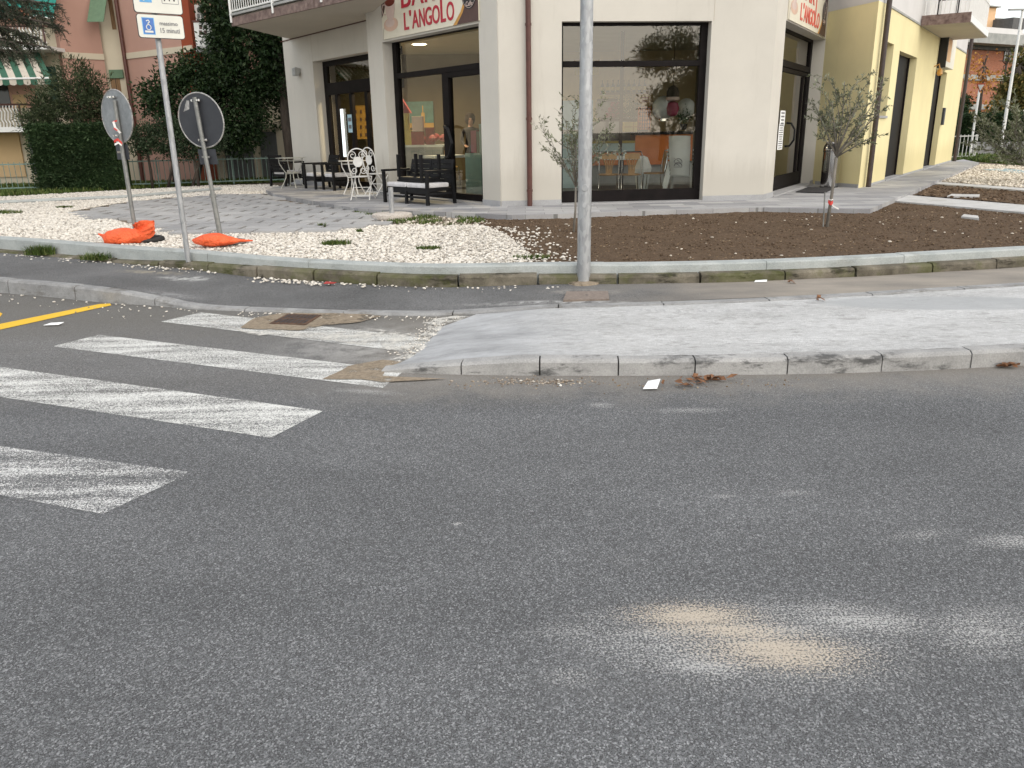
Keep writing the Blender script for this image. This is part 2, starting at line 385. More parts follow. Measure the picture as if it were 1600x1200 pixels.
    M['greypost'] = pm('grey_galvanised_post', (.17, .175, .17), (.28, .285, .27), 14, .5, metal=.5)
    t = NT('scratched_grey_plate'); n = t.noise(7, 7, .72)
    b = t.ramp(n, [(.3, (.17, .185, .195)), (.7, (.30, .315, .325))]); b = t.mix(t.mr(t.noise(16, 5, .7, t.co((1, 1, 3))), .63, .7, 0, .5), b, (.10, .11, .12))
    M['plategrey'] = t.fin(b, .5, .35)
    t = NT('dark_grey_plate'); b = t.ramp(t.noise(3, 6, .7), [(.3, (.028, .031, .038)), (.7, (.046, .05, .058))])
    M['platedark'] = t.fin(b, .5, .1)
    M['platerim'] = pm('worn_plate_rim', (.16, .16, .16), (.50, .49, .47), 22, .5, metal=.2)
    M['signwhite'] = plain('sign_white', (.64, .64, .58), .4, .04, 5)
    M['signblue'] = plain('sign_blue', (.045, .14, .42), .4, .1, 9)
    M['signlight'] = plain('sign_light_blue', (.10, .33, .62), .4, .1, 9)
    M['signblack'] = plain('sign_black', (.012, .012, .014), .5, .2, 9)
    M['signgreytext'] = plain('sign_grey_lettering', (.16, .16, .18), .5, .1, 9)
    M['orange'] = pm('orange_bag_plastic', (.72, .09, .025), (.90, .16, .055), 6, .5, spec=.35, bump=1.0, bscale=11, bdist=.07)
    M['rubber'] = pm('black_rubber', (.010, .010, .010), (.028, .027, .026), 12, .7)
    M['greyrubber'] = pm('grey_rubber', (.085, .075, .07), (.15, .135, .12), 12, .8)
    M['tapewhite'] = plain('tape_white', (.75, .73, .70), .6, .05); M['tapered'] = plain('tape_red', (.60, .05, .04), .6, .1)
    M['redpaper'] = plain('red_wrapper', (.32, .03, .025), .5, .2, 20)
    # --- bar sign
    M['signcream'] = plain('bar_sign_cream', (.70, .66, .54), .4, .05, 4)
    M['signred'] = plain('bar_sign_red', (.42, .012, .035), .4, .1, 9)
    M['signbrown'] = plain('bar_sign_brown', (.075, .035, .03), .45, .15, 9)
    M['cupwhite'] = plain('cup_white', (.60, .47, .42), .4, .1, 5); M['saucer'] = plain('saucer_pink', (.62, .42, .32), .4, .1, 5)
    M['coffee'] = plain('coffee_brown', (.13, .02, .012), .3, .1, 9); M['gold'] = plain('gold_stripe', (.50, .25, .05), .4, .1, 9)
    M['glarered'] = plain('glare_red_lettering', (.62, .10, .07), .5, .1, 9)  # sign red lightened to imitate strong light on the right-hand sign
    # --- furniture
    M['resin'] = pm('black_resin', (.007, .007, .008), (.015, .015, .016), 7, .5, spec=.14)
    M['cushion'] = pm('white_cushion_fabric', (.50, .49, .50), (.64, .63, .63), 9, .9, bump=.2, bscale=90)
    M['bistro'] = plain('white_enamel', (.68, .67, .64), .45, .08, 10)
    M['oldenamel'] = pm('weathered_enamel', (.30, .31, .28), (.46, .46, .41), 10, .55)
    M['stone'] = pm('exposed_aggregate', (.36, .31, .27), (.62, .58, .53), 34, .9, bump=.7, bscale=60, bdist=.01)
    t = NT('polished_steel'); M['steel'] = t.fin(t.ramp(t.noise(3, 3), [(.3, .52), (.7, .64)]), .10, 1.0)
    M['chrome'] = NT('chrome').fin((.7, .7, .68), .12, 1.0)
    M['blackmat'] = plain('black_doormat', (.018, .017, .018), .95, .3, 30, bump=.6, bscale=120)
    M['oak'] = pm('oak_chair_wood', (.30, .17, .06), (.46, .28, .11), 12, .5, stretch=(1, 1, .2))
    M['whiteplastic'] = plain('white_plastic', (.62, .66, .66), .4, .04, 5)
    M['orangepanel'] = pm('orange_counter_panel', (.55, .15, .025), (.70, .22, .05), 2.5, .35)
    M['blacktop'] = plain('black_counter_top', (.015, .014, .013), .25, .2, 6)
    M['paleblue'] = plain('pale_blue_glass_case', (.42, .55, .56), .25, .08, 5)
    M['mint'] = plain('mint_glass_panel', (.30, .46, .42), .25, .08, 5)
    M['teal'] = plain('painting_teal', (.035, .11, .10), .6, .25, 7); M['ochre'] = plain('painting_ochre', (.34, .19, .03), .6, .15, 7)
    M['yellow'] = plain('yellow_box_card', (.42, .33, .07), .5, .1, 8); M['pinkcard'] = plain('magenta_card', (.24, .025, .07), .5, .1, 8)
    M['redbox'] = plain('red_box_card', (.20, .016, .016), .5, .2, 12); M['paper'] = plain('white_paper', (.80, .81, .80), .7, .04, 9)
    M['bluepaper'] = plain('pale_blue_notice', (.42, .60, .68), .7, .05, 9)
    M['skin'] = plain('skin', (.42, .24, .17), .6, .05); M['hair'] = plain('dark_brown_hair', (.02, .013, .01), .8, .3, 20, spec=.1)
    M['cloth'] = plain('black_shirt', (.022, .020, .022), .9, .2, 20); M['greenplant'] = plain('plant_green', (.03, .085, .03), .6, .4, 20)
    M['orangerack'] = pm('orange_lolly_rack', (.30, .03, .01), (.75, .22, .03), 26, .5)  # mottled orange is the rack's own colour
    # --- greens and bark
    def leaf(name, c1, c2, c3, tr=.25, rough=.55):
        t = NT(name); gi = t.n('ShaderNodeNewGeometry')
        b = t.ramp(gi.outputs['Random Per Island'], [(0, c1), (.6, c2), (1, c3)])
        b = t.mix(1, b, t.ramp(t.noise(1.7, 4, .6), [(.3, .6), (.7, 1.35)]), 'MULTIPLY')
        t.fin(b, rough, spec=.16)
        tl = t.n('ShaderNodeBsdfTranslucent'); t.L(b, tl.inputs[0]); mx = t.n('ShaderNodeMixShader'); mx.inputs[0].default_value = tr
        t.L(t.b.outputs[0], mx.inputs[1]); t.L(tl.outputs[0], mx.inputs[2]); t.L(mx.outputs[0], t.out.inputs[0]); M[name] = t.m
    leaf('olive_leaf', (.08, .09, .045), (.16, .175, .105), (.34, .36, .27), .25)
    leaf('magnolia_leaf', (.010, .021, .008), (.020, .042, .014), (.06, .09, .04), .12, .4)
    leaf('bush_leaf', (.018, .033, .016), (.038, .062, .030), (.09, .12, .07), .15)
    leaf('hedge_leaf', (.013, .030, .011), (.033, .062, .024), (.07, .105, .048), .15)
    leaf('oleander_leaf', (.022, .034, .015), (.05, .07, .034), (.10, .12, .06), .15)
    leaf('cedar_needle', (.018, .026, .016), (.042, .052, .032), (.08, .09, .06), .1)
    leaf('autumn_leaf', (.28, .11, .025), (.52, .24, .055), (.70, .42, .12), .35)
    leaf('green_autumn_leaf', (.06, .07, .02), (.14, .13, .045), (.34, .24, .08), .3)
    M['bark'] = pm('grey_brown_bark', (.035, .028, .022), (.10, .08, .065), 12, .95, bump=.6, bscale=30, bdist=.02, stretch=(1, 1, .3))
    M['olivebark'] = pm('olive_bark', (.11, .10, .085), (.23, .21, .18), 26, .9, bump=.4, bscale=60, stretch=(1, 1, .3))
    M['greenpaint'] = pm('green_fence_paint', (.10, .17, .145), (.20, .28, .25), 10, .6)
    M['greypaint'] = pm('pale_fence_paint', (.42, .43, .41), (.60, .60, .57), 10, .6)
    M['shutter'] = plain('green_shutter', (.10, .17, .10), .6, .12, 9); M['darkgreen'] = plain('dark_green_panel', (.02, .06, .05), .6, .15, 9)
    M['tealcloth'] = plain('teal_awning_cloth', (.012, .20, .16), .8, .15, 4); M['awngreen'] = plain('awning_green', (.035, .11, .07), .85, .12, 9)
    M['awnwhite'] = plain('awning_white', (.50, .45, .38), .85, .1, 9); M['garage'] = plain('grey_garage_door', (.10, .105, .105), .6, .1, 7)
    M['curtain'] = pm('brown_curtain', (.10, .05, .02), (.30, .19, .10), 9, .9, stretch=(4, 4, .2)); M['terracotta'] = plain('terracotta_pot', (.40, .16, .09), .8, .15, 9)
    t = NT('red_brick_wall'); br = t.n('ShaderNodeTexBrick'); br.inputs['Scale'].default_value = 4
    br.inputs['Color1'].default_value = (.30, .085, .035, 1); br.inputs['Color2'].default_value = (.40, .13, .06, 1); br.inputs['Mortar'].default_value = (.32, .26, .22, 1)
    t.L(t.co((1, 1, 1), (R(90), 0, 0)), br.inputs['Vector']); M['brick'] = t.fin(br.outputs[0], .9)
    M['cement'] = pm('grey_cement_band', (.26, .27, .26), (.40, .40, .385), 3, .9)
    M['roofgrey'] = plain('grey_roof_edge', (.10, .10, .10), .8, .2, 5)
    M['peach'] = plain('peach_render', (.72, .47, .27), .9, .06, 3)
    M['rust'] = pm('rusty_iron', (.05, .028, .018), (.14, .075, .045), 20, .85, metal=.2)
    M['coverconc'] = pm('cover_reddish_concrete', (.15, .12, .10), (.24, .195, .165), 30, .9)
    M['deadleaf'] = pm('dead_leaf', (.09, .04, .02), (.26, .12, .05), 30, .8)
    t = NT('lamp_disc'); t.b.inputs['Emission Color'].default_value = (1, .86, .55, 1); t.b.inputs['Emission Strength'].default_value = 6
    M['lampon'] = t.fin((.9, .85, .7), .4)
    t = NT('glowing_poster'); t.b.inputs['Emission Color'].default_value = (.85, .95, 1, 1); t.b.inputs['Emission Strength'].default_value = .25  # slight emission added to a paper poster that is no lamp
    M['glowposter'] = t.fin((.8, .85, .86), .4)
    # --- worn road paint
    def paint(name, c, lo, hi):
        t = NT(name); gr = t.noise(170, 2, .75); wr = t.noise(2.6, 6, .7, t.co((.35, 2.6, 1), (0, 0, -.12)))
        g = t.voro(150, 'Color'); bw = t.n('ShaderNodeRGBToBW'); t.L(g, bw.inputs[0])
        h = t.math('ADD', t.math('MULTIPLY', gr, 1.0), t.math('ADD', t.math('MULTIPLY', bw.outputs[0], .30), t.math('MULTIPLY', wr, .85)))
        a = t.mr(h, lo, hi)
        t.fin(t.mix(t.noise(1.2, 4), vary(c, .85, 1)[0], c), .8, alpha=a); t.bump(t.math('ADD', gr, bw.outputs[0]), .6, .005); M[name] = t.m
    paint('worn_white_paint', (.72, .72, .69), .93, 1.16)
    paint('faded_white_paint', (.70, .70, .685), 1.0, 1.24)
    paint('yellow_road_paint', (.80, .50, .03), .35, .62)
    t = NT('cement_slurry'); w = t.noise(7, 7, .75)
    M['slurry'] = t.fin((.62, .60, .55), .9, alpha=t.mr(t.math('ADD', w, t.math('MULTIPLY', t.noise(90, 2, .7), .4)), .62, .80, 0, .8))
    return M
M = make_mats()
# ================================================================== SETTING: ground, road, kerbs, paving
ZP, ZT, ZG = .345, .300, .275        # building pavement, slab terrace, gravel
def lerp(a, b, t): return a + (b - a) * t
def resample(pts, step):
    out = [Vector(pts[0])]
    for a, b in zip(pts, pts[1:]):
        a, b = Vector(a), Vector(b); n = max(1, int((b - a).length / step))
        out += [a.lerp(b, i / n) for i in range(1, n + 1)]
    return out
def smooth_line(pts, it=2):
    for _ in range(it):
        q = [pts[0]]
        for a, b in zip(pts, pts[1:]): q += [a.lerp(b, .25), a.lerp(b, .75)]
        pts = q + [pts[-1]]
    return pts
def inpoly(x, y, P):
    c = False; j = len(P) - 1
    for i in range(len(P)):
        xi, yi = P[i][0], P[i][1]; xj, yj = P[j][0], P[j][1]
        if (yi > y) != (yj > y) and x < (xj - xi) * (y - yi) / (yj - yi) + xi: c = not c
        j = i
    return c
def pts_in(P, n):
    xs = [p[0] for p in P]; ys = [p[1] for p in P]
    q = nrg.random((n, 2)) * [max(xs) - min(xs), max(ys) - min(ys)] + [min(xs), min(ys)]
    k = np.zeros(n, bool); j = len(P) - 1
    for i in range(len(P)):
        xi, yi = P[i][0], P[i][1]; xj, yj = P[j][0], P[j][1]
        cnd = ((yi > q[:, 1]) != (yj > q[:, 1])) & (q[:, 0] < (xj - xi) * (q[:, 1] - yi) / ((yj - yi) or 1e-9) + xi)
        k ^= cnd; j = i
    return q[k]
def area(P): return abs(sum(P[i - 1][0] * P[i][1] - P[i][0] * P[i - 1][1] for i in range(len(P)))) / 2

mb = MB(); mb.poly([(-900, -600, -.05), (900, -600, -.05), (900, 1500, -.05), (-900, 1500, -.05)]); struct('ground', mb, M['dirt'])
mb = MB(); mb.poly([(-60, -45, 0), (60, -45, 0), (60, 24, 0), (-60, 24, 0)]); struct('road', mb, M['road'])

# ---- matched lines: old street kerb (front foot) and garden kerb (front foot)
Kpx = [(0, 438, .145), (60, 442, .145), (170, 453, .145), (230, 464, .085), (300, 480, .03), (430, 485, .022), (550, 489, .022), (675, 491.5, .022), (760, 486, .05), (850, 480, .10), (1000, 477, .112), (1250, 467, .118), (1600, 446, .12)]
Gpx = [(0, 395, .12), (70, 400, .12), (180, 411, .115), (240, 416, .11), (300, 421, .105), (400, 434, .10), (520, 442, .10), (660, 449, .10), (750, 448, .105), (850, 444, .115), (1000, 444, .12), (1250, 438, .12), (1600, 417, .12)]
K = [at(*p) for p in Kpx]; G = [at(*p) for p in Gpx]
def ext(L, n0, n1):
    a = L[0] + (L[0] - L[2]).normalized() * n0; b = L[-1] + (L[-1] - L[-2]).normalized() * n1
    a.z = L[0].z; b.z = L[-1].z; return [a] + L + [b]
K = ext(K, 9, 9); G = ext(G, 9, 9)
def grid_between(A, B, nx, ny, bump=None):
    """strip between two matched polylines"""
    mb = MB(); AA, BB = [], []
    for i in range(len(A) - 1):
        for k in range(nx): AA.append(A[i].lerp(A[i + 1], k / nx)); BB.append(B[i].lerp(B[i + 1], k / nx))
    AA.append(A[-1]); BB.append(B[-1]); m = len(AA)
    vs = [AA[i].lerp(BB[i], j / ny) for i in range(m) for j in range(ny + 1)]
    if bump: vs = [Vector((p.x, p.y, p.z + bump(p))) for p in vs]
    mb.add(vs, [(i * (ny + 1) + j, (i + 1) * (ny + 1) + j, (i + 1) * (ny + 1) + j + 1, i * (ny + 1) + j + 1) for i in range(m - 1) for j in range(ny)])
    return mb
def normal_at(L, i):
    t = (L[min(i + 1, len(L) - 1)] - L[max(i - 1, 0)]); return Vector((-t.y, t.x, 0)).normalized()
def offset_line(L, d, z=None):
    o = []
    for i, p in enumerate(L):
        q = p + normal_at(L, i) * d; q.z = p.z if z is None else z; o.append(q)
    return o
Ks, Gs = smooth_line(K), smooth_line(G)
Kin = offset_line(Ks, .13)
wob = lambda p: .006 * mnoise.noise(Vector((p.x * 1.3, p.y * 1.3, 0)))
struct('sidewalk', grid_between(Kin, Gs, 2, 6, wob), M['walk'], smooth='all')

def kerb_run(name, L, prof, seg, m, gap=.012, zbase=None, jit=.004, parent=None):
    """stones following line L; prof = [(inward offset, height above the foot or fraction)] closed section"""
    P = resample(L, .12); mb = MB(); acc = 0; cur = [P[0]]; segs = []
    for a, b in zip(P, P[1:]):
        acc += (b - a).length; cur.append(b)
        if acc >= seg: segs.append(cur); cur = [b]; acc = 0
    if len(cur) > 1: segs.append(cur)
    for sg in segs:
        sg = [Vector(p) for p in sg]
        if len(sg) < 2: continue
        d0 = (sg[1] - sg[0]).normalized() * gap / 2; d1 = (sg[-2] - sg[-1]).normalized() * gap / 2
        sg[0] = sg[0] + d0; sg[-1] = sg[-1] + d1
        jx, jz = rnd.uniform(-jit, jit), rnd.uniform(-jit, jit); vs = []
        for i, p in enumerate(sg):
            nn = normal_at(sg, i); 
            for o, z in prof(p): 
                vs.append((p.x + nn.x * (o + jx), p.y + nn.y * (o + jx), z + (jz if z > p.z - .5 else 0)))
        k = len(prof(sg[0])); 
        fs = [(i * k + j, i * k + (j + 1) % k, (i + 1) * k + (j + 1) % k, (i + 1) * k + j) for i in range(len(sg) - 1) for j in range(k)]
        fs += [tuple(range(k)), tuple(reversed(range((len(sg) - 1) * k, len(sg) * k)))]
        mb.add(vs, fs)
    return struct(name, mb, m)
# old street kerb: its height follows the line's z
def prof_old(p): 
    h = p.z
    return [(.0, -.1), (.012, h - .02), (.028, h), (.135, h + .001), (.135, -.1)]
kerb_run('street_kerb', Ks, prof_old, .95, M['kerb_old_street'])
# garden edge: low mossy stones with a newer grey kerb set on them
def mz(p): return .15 if p.x < -5 else .15 + .065 * min(1, max(0, (p.x + 5) / 2.2))
def prof_moss(p):
    h = mz(p); w = .004 * mnoise.noise(Vector((p.x * 9, p.y * 9, 0)))
    return [(.0, -.1), (.01 + w, h - .03), (.03, h - .004 + w), (.13, h), (.13, -.1)]
kerb_run('mossy_kerb', Gs, prof_moss, .78, M['kerb_old_mossy'], .022, jit=.009)
def prof_gk(p): 
    return [(.115, .10), (.12, .283), (.132, .298), (.27, .302), (.27, .10)]
kerb_run('garden_kerb', Gs, prof_gk, 1.55, M['kerb_grey_stone'], .006, jit=.002)

# ---- the new concrete island and its kerb
Fp = [(594, 580, .012), (650, 575, .042), (720, 568.5, .08), (815, 562, .115), (900, 562, .115), (1000, 562, .115), (1145, 560.5, .115), (1290, 558, .118), (1440, 553, .12), (1600, 545.5, .12)]
Bp = [(640, 563, .004), (664, 538, .006), (692, 510, .012), (745, 491, .035), (850, 482, .095), (1000, 478.5, .11), (1130, 474, .114), (1250, 468, .117), (1420, 458.5, .119), (1600, 447, .12)]
Fl = ext([at(*p) for p in Fp], 0, 9); Bl = ext([at(*p) for p in Bp], 0, 9)
Fl = Fl[1:]; Bl = Bl[1:]
def cwob(p): return min(p.z, .03) * .22 * mnoise.noise(Vector((p.x * 2.2, p.y * 3.0, 3)))
Fin = offset_line(Fl, .10)
struct('concrete_island', grid_between(Fin, Bl, 8, 14, cwob), M['concrete'], smooth='all')
def prof_new(p):
    h = p.z
    return [(.0, -.1), (.002, h * .80), (.012, h - .012 if h > .03 else h * .6), (.03, h), (.125, h + .002), (.125, -.1)]
kerb_run('island_kerb', Fl, prof_new, .52, M['kerb_new_concrete'], .010, jit=.003)

# ---- crosswalk bars and parking line (worn paint sheets on the road)
def sheet(name, pxs, z, m, world=None):
    mb = MB(); pts = [at(x, y, z) for x, y in pxs] if world is None else [Vector((*p, z)) for p in world]
    mb.poly(pts); return struct(name, mb, m)
def far_left(a, b, d):
    a, b = at(*a, .004), at(*b, .004); v = (b - a).normalized(); q = b + v * d; return (q.x, q.y)
def wp(x, y): p = at(x, y, .004); return (p.x, p.y)
sheet('crosswalk_bar', None, .004, M['worn_white_paint'], [wp(315, 488), wp(251, 502.5), wp(662, 553), wp(690, 531)])
sheet('crosswalk_bar', None, .004, M['worn_white_paint'], [wp(155, 523), wp(82, 541), wp(598, 606), wp(632, 579)])
sheet('crosswalk_bar', None, .004, M['worn_white_paint'], [far_left((505, 642), (0, 573), 1.0), far_left((423, 684), (0, 620), .5), wp(423, 684), wp(505, 642)])
sheet('crosswalk_bar', None, .004, M['faded_white_paint'], [far_left((300, 738), (0, 697), 1.6), far_left((160, 803), (0, 773), 1.1), wp(160, 803), wp(300, 738)])
sheet('parking_line', None, .004, M['yellow_road_paint'], [far_left((155, 475), (0, 506), 2.5), far_left((150, 482), (0, 515), 2.5), wp(150, 482), wp(174, 477), wp(172, 474), wp(155, 475)])
sheet('parking_line', None, .004, M['yellow_road_paint'], [wp(-60, 492), wp(-60, 500), wp(0, 495), wp(4, 490), wp(0, 488)])
def ragged(pxs, z, m, name, amp=.05, n=5):
    P = [at(x, y, z) for x, y in pxs]; Q = []
    for a, b in zip(P, P[1:] + P[:1]):
        for k in range(n):
            q = a.lerp(b, k / n); Q.append((q.x + amp * mnoise.noise(q * 3.1), q.y + amp * mnoise.noise(q * 3.7 + Vector((5, 0, 0)))))
    return sheet(name, None, z, m, Q)
ragged([(372, 511), (398, 496), (440, 489), (560, 489), (600, 494), (560, 503), (505, 508), (470, 516), (430, 516)], .010, M['silt'], 'silt_patch')
ragged([(505, 592), (548, 572), (600, 562), (640, 566), (600, 577), (594, 588), (640, 590), (700, 592), (640, 595), (600, 597), (560, 593)], .009, M['silt'], 'silt_patch', .03)
ragged([(300, 497), (380, 514), (480, 519), (600, 516), (690, 530), (662, 556), (600, 546), (500, 530), (400, 524)], .0065, M['slurry'], 'cement_stain', .12)

ragged([(640, 570), (668, 545), (690, 512), (722, 496), (752, 491), (700, 494), (668, 505), (640, 535), (612, 562)], .012, M['slurry'], 'cement_stain', .14, 8)
# ---- garden platform, gravel, soil, lawns
Gi = offset_line(Gs, .25)
front = [(p.x, p.y) for p in Gi]
mb = MB(); fl = front + [(120, front[-1][1] + 70), (160, 400), (-160, 400), (-120, front[0][1] + 60)]
mb.prism(fl, -.02, .255); struct('garden_ground', mb, M['dirt'])
def W(pxs, z): return [(at(x, y, z).x, at(x, y, z).y) for x, y in pxs]
kerb_in = [(p.x, p.y) for p in offset_line(Gs, .272)]
kx = lambda a, b: [p for p in kerb_in if a <= p[0] <= b]
GRAV = kx(-14, -.05) + W([(838, 405), (818, 386), (790, 366), (755, 351), (690, 352), (640, 351), (606, 350), (486, 360.5), (294, 362.5), (262, 356), (215, 352), (190, 347), (172, 343), (160, 337), (104, 331), (180, 318), (259, 309), (330, 306), (410, 302.5), (462, 301), (445, 292), (420, 288.5), (330, 290), (0, 308)], ZG) + [(-19, 14.5)]
mb = MB(); mb.poly([(x, y, .262) for x, y in GRAV]); struct('gravel_bed', mb, M['gravelbase'])
BACKL = W([(445, 284.5), (330, 289), (0, 307.5)], .27) + [(-40, 2 + 9.5), (-60, 60), (10, 60), (-6.4, 24)]
mb = MB(); mb.poly([(x, y, .259) for x, y in BACKL]); struct('lawn', mb, M['lawn'])

ICO_V = np.array([(0, .526, .851), (0, -.526, .851), (0, .526, -.851), (0, -.526, -.851), (.526, .851, 0), (-.526, .851, 0), (.526, -.851, 0), (-.526, -.851, 0), (.851, 0, .526), (-.851, 0, .526), (.851, 0, -.526), (-.851, 0, -.526)])
ICO_F = np.array([(0, 1, 8), (0, 8, 4), (0, 4, 5), (0, 5, 9), (0, 9, 1), (1, 6, 8), (8, 6, 10), (8, 10, 4), (4, 10, 2), (4, 2, 5), (5, 2, 11), (5, 11, 9), (9, 11, 7), (9, 7, 1), (1, 7, 6), (3, 2, 10), (3, 10, 6), (3, 6, 7), (3, 7, 11), (3, 11, 2)])
OCT_V = np.array([(1, 0, 0), (-1, 0, 0), (0, 1, 0), (0, -1, 0), (0, 0, 1), (0, 0, -1)], float)
OCT_F = np.array([(0, 2, 4), (2, 1, 4), (1, 3, 4), (3, 0, 4), (2, 0, 5), (1, 2, 5), (3, 1, 5), (0, 3, 5)])
def pebbles(name, xy, z, smin, smax, m, flat=.65, ico=True, kind='stuff', lift=.2, zs=None):
    V, Fc = (ICO_V, ICO_F) if ico else (OCT_V, OCT_F); n = len(xy)
    s = smin + (smax - smin) * nrg.random(n) ** 1.8
    v = V[None] * (1 + .35 * (nrg.random((n, len(V), 1)) - .5))
    v = v * (s[:, None, None] * np.stack([1 + .5 * nrg.random(n), .65 + .3 * nrg.random(n), flat * (.7 + .5 * nrg.random(n))], 1)[:, None, :])
    a = nrg.random(n) * 6.283; tl = (nrg.random(n) - .5) * .9
    ct, st = np.cos(tl)[:, None], np.sin(tl)[:, None]
    y, zz = v[:, :, 1] * ct - v[:, :, 2] * st, v[:, :, 1] * st + v[:, :, 2] * ct
    c, sn = np.cos(a)[:, None], np.sin(a)[:, None]
    x = v[:, :, 0] * c - y * sn; y = v[:, :, 0] * sn + y * c
    zc = (z if zs is None else zs) + s * lift
    out = np.stack([x + xy[:, 0:1], y + xy[:, 1:2], zz + np.reshape(zc, (-1, 1))], 2)
    f = (Fc[None] + (np.arange(n) * len(V))[:, None, None]).reshape(-1, 3)
    return raw_mesh(name, out.reshape(-1, 3), f, m, kind=kind)
A = area(GRAV); xy = pts_in(GRAV, int(A * 2700))
near = xy[:, 1] < 12.6; vis = (xy[:, 0] > -13.5)
pebbles('gravel', xy[near & vis], .268, .010, .027, M['pebble'])
fx = xy[~near & vis]; pebbles('gravel', fx[::1], .268, .018, .042, M['pebble'], ico=False)
# flat edging strip through the far gravel
mb = MB(); a, b, c = at(-60, 319.5, .3), at(200, 308, .3), at(345, 295.5, .3)
mb.tube([a, b, c], .05, 4); struct('gravel_edging', mb, M['kerb_grey_stone'])

# soil bed with clods
SOIL = kx(.0, 9.5) + W([(1600, 334), (1394, 315), (1358, 328), (1300, 328), (1190, 326), (960, 333), (870, 336.5), (810, 338), (745, 337), (730, 345), (760, 352), (790, 366), (818, 386), (832, 405)], ZG)
def soil_sheet(name, P, step, amp):
    xs = [p[0] for p in P]; ys = [p[1] for p in P]; x0, x1, y0, y1 = min(xs), max(xs), min(ys), max(ys)
    nx, ny = int((x1 - x0) / step) + 1, int((y1 - y0) / step) + 1; idx = {}; vs = []; fs = []
    def vid(i, j):
        if (i, j) not in idx:
            x, y = x0 + i * step, y0 + j * step
            h = mnoise.noise(Vector((x * 1.6, y * 1.6, 0))) * .5 + mnoise.noise(Vector((x * 5, y * 5, 1))) * .5 + .7 * mnoise.noise(Vector((x * 13, y * 13, 2)))
            idx[i, j] = len(vs); vs.append((x, y, .272 + amp * h))
        return idx[i, j]
    for i in range(nx):
        for j in range(ny):
            if inpoly(x0 + (i + .5) * step, y0 + (j + .5) * step, P): fs.append((vid(i, j), vid(i + 1, j), vid(i + 1, j + 1), vid(i, j + 1)))
    mb = MB(); mb.add(vs, fs); return struct(name, mb, M['soil'])
soil_sheet('soil_bed', SOIL, .045, .016)
SOIL2 = W([(1428, 304), (1462, 286.5), (1600, 299), (1760, 314), (1720, 334), (1600, 319)], ZG)
soil_sheet('soil_bed', SOIL2, .08, .016)
cl = pts_in(SOIL, int(area(SOIL) * 520)); pebbles('soil_clods', cl, .272, .003, .014, M['clod'], .8)
cl = pts_in(SOIL2, int(area(SOIL2) * 150)); pebbles('soil_clods', cl, .272, .012, .035, M['clod'], .8)
cl = pts_in(SOIL, int(area(SOIL) * 3.2)); pebbles('stone_chips', cl, .283, .006, .022, M['tanpebble'], .5)
cl = pts_in(SOIL, int(area(SOIL) * 40))
pebbles('straw_litter', cl, .282, .004, .014, M['straw'], .3)
cl = np.stack([nrg.normal(.05, .38, 900), nrg.uniform(8.35, 11.9, 900)], 1)
cl = cl[(cl[:, 0] + (cl[:, 1] - 8.3) * .12 > -.3)]; cl[:, 0] -= (cl[:, 1] - 8.3) * .13
pebbles('gravel', cl, .283, .010, .024, M['pebble'])
# white stones strayed on the sidewalk, road and kerb
def along(L, x0, x1, n, spread, d0):
    P = [p for p in resample(L, .05) if x0 < p.x < x1]; q = []
    for _ in range(n):
        i = rnd.randrange(len(P)); p = P[i]; nn = normal_at(P, i) if 0 < i < len(P) - 1 else Vector((0, 1, 0))
        o = d0 - abs(rnd.gauss(0, spread)); q.append((p.x + nn.x * o, p.y + nn.y * o))
    return np.array(q)
pebbles('stray_gravel', along(Gs, -2.9, .6, 120, .10, -.01), .103, .006, .019, M['pebble'])
pebbles('stray_gravel', along(Gs, -7, -3.2, 130, .14, -.02), .118, .007, .022, M['pebble'])
pebbles('stray_gravel', along(Gs, -2.75, -1.9, 90, .09, -.02), .103, .008, .022, M['pebble'])
pebbles('stray_gravel', along(Ks, -2.6, .6, 170, .12, -.03), .006, .004, .014, M['pebble'])
pebbles('stray_gravel', along(Ks, -6, -3, 80, .22, -.03), .006, .005, .015, M['pebble'])
q = [at(x + rnd.gauss(0, 14), y + rnd.gauss(0, 5), .01) for x, y in [(lerp(690, 640, k / 60), lerp(500, 560, k / 60)) for k in range(60)] for _ in range(6)]
pebbles('cement_crumbs', np.array([(p.x, p.y) for p in q]), .008, .003, .011, M['pebble'])
q = [at(rnd.gauss(840, 45), rnd.gauss(595, 3.0), .01) for _ in range(260)]
pebbles('kerb_rubble', np.array([(p.x, p.y) for p in q]), .002, .003, .011, M['rubble'])
q = [at(rnd.uniform(700, 1250), rnd.gauss(597, 5), .01) for _ in range(130)]
pebbles('kerb_rubble', np.array([(p.x, p.y) for p in q]), .001, .003, .008, M['straw'])

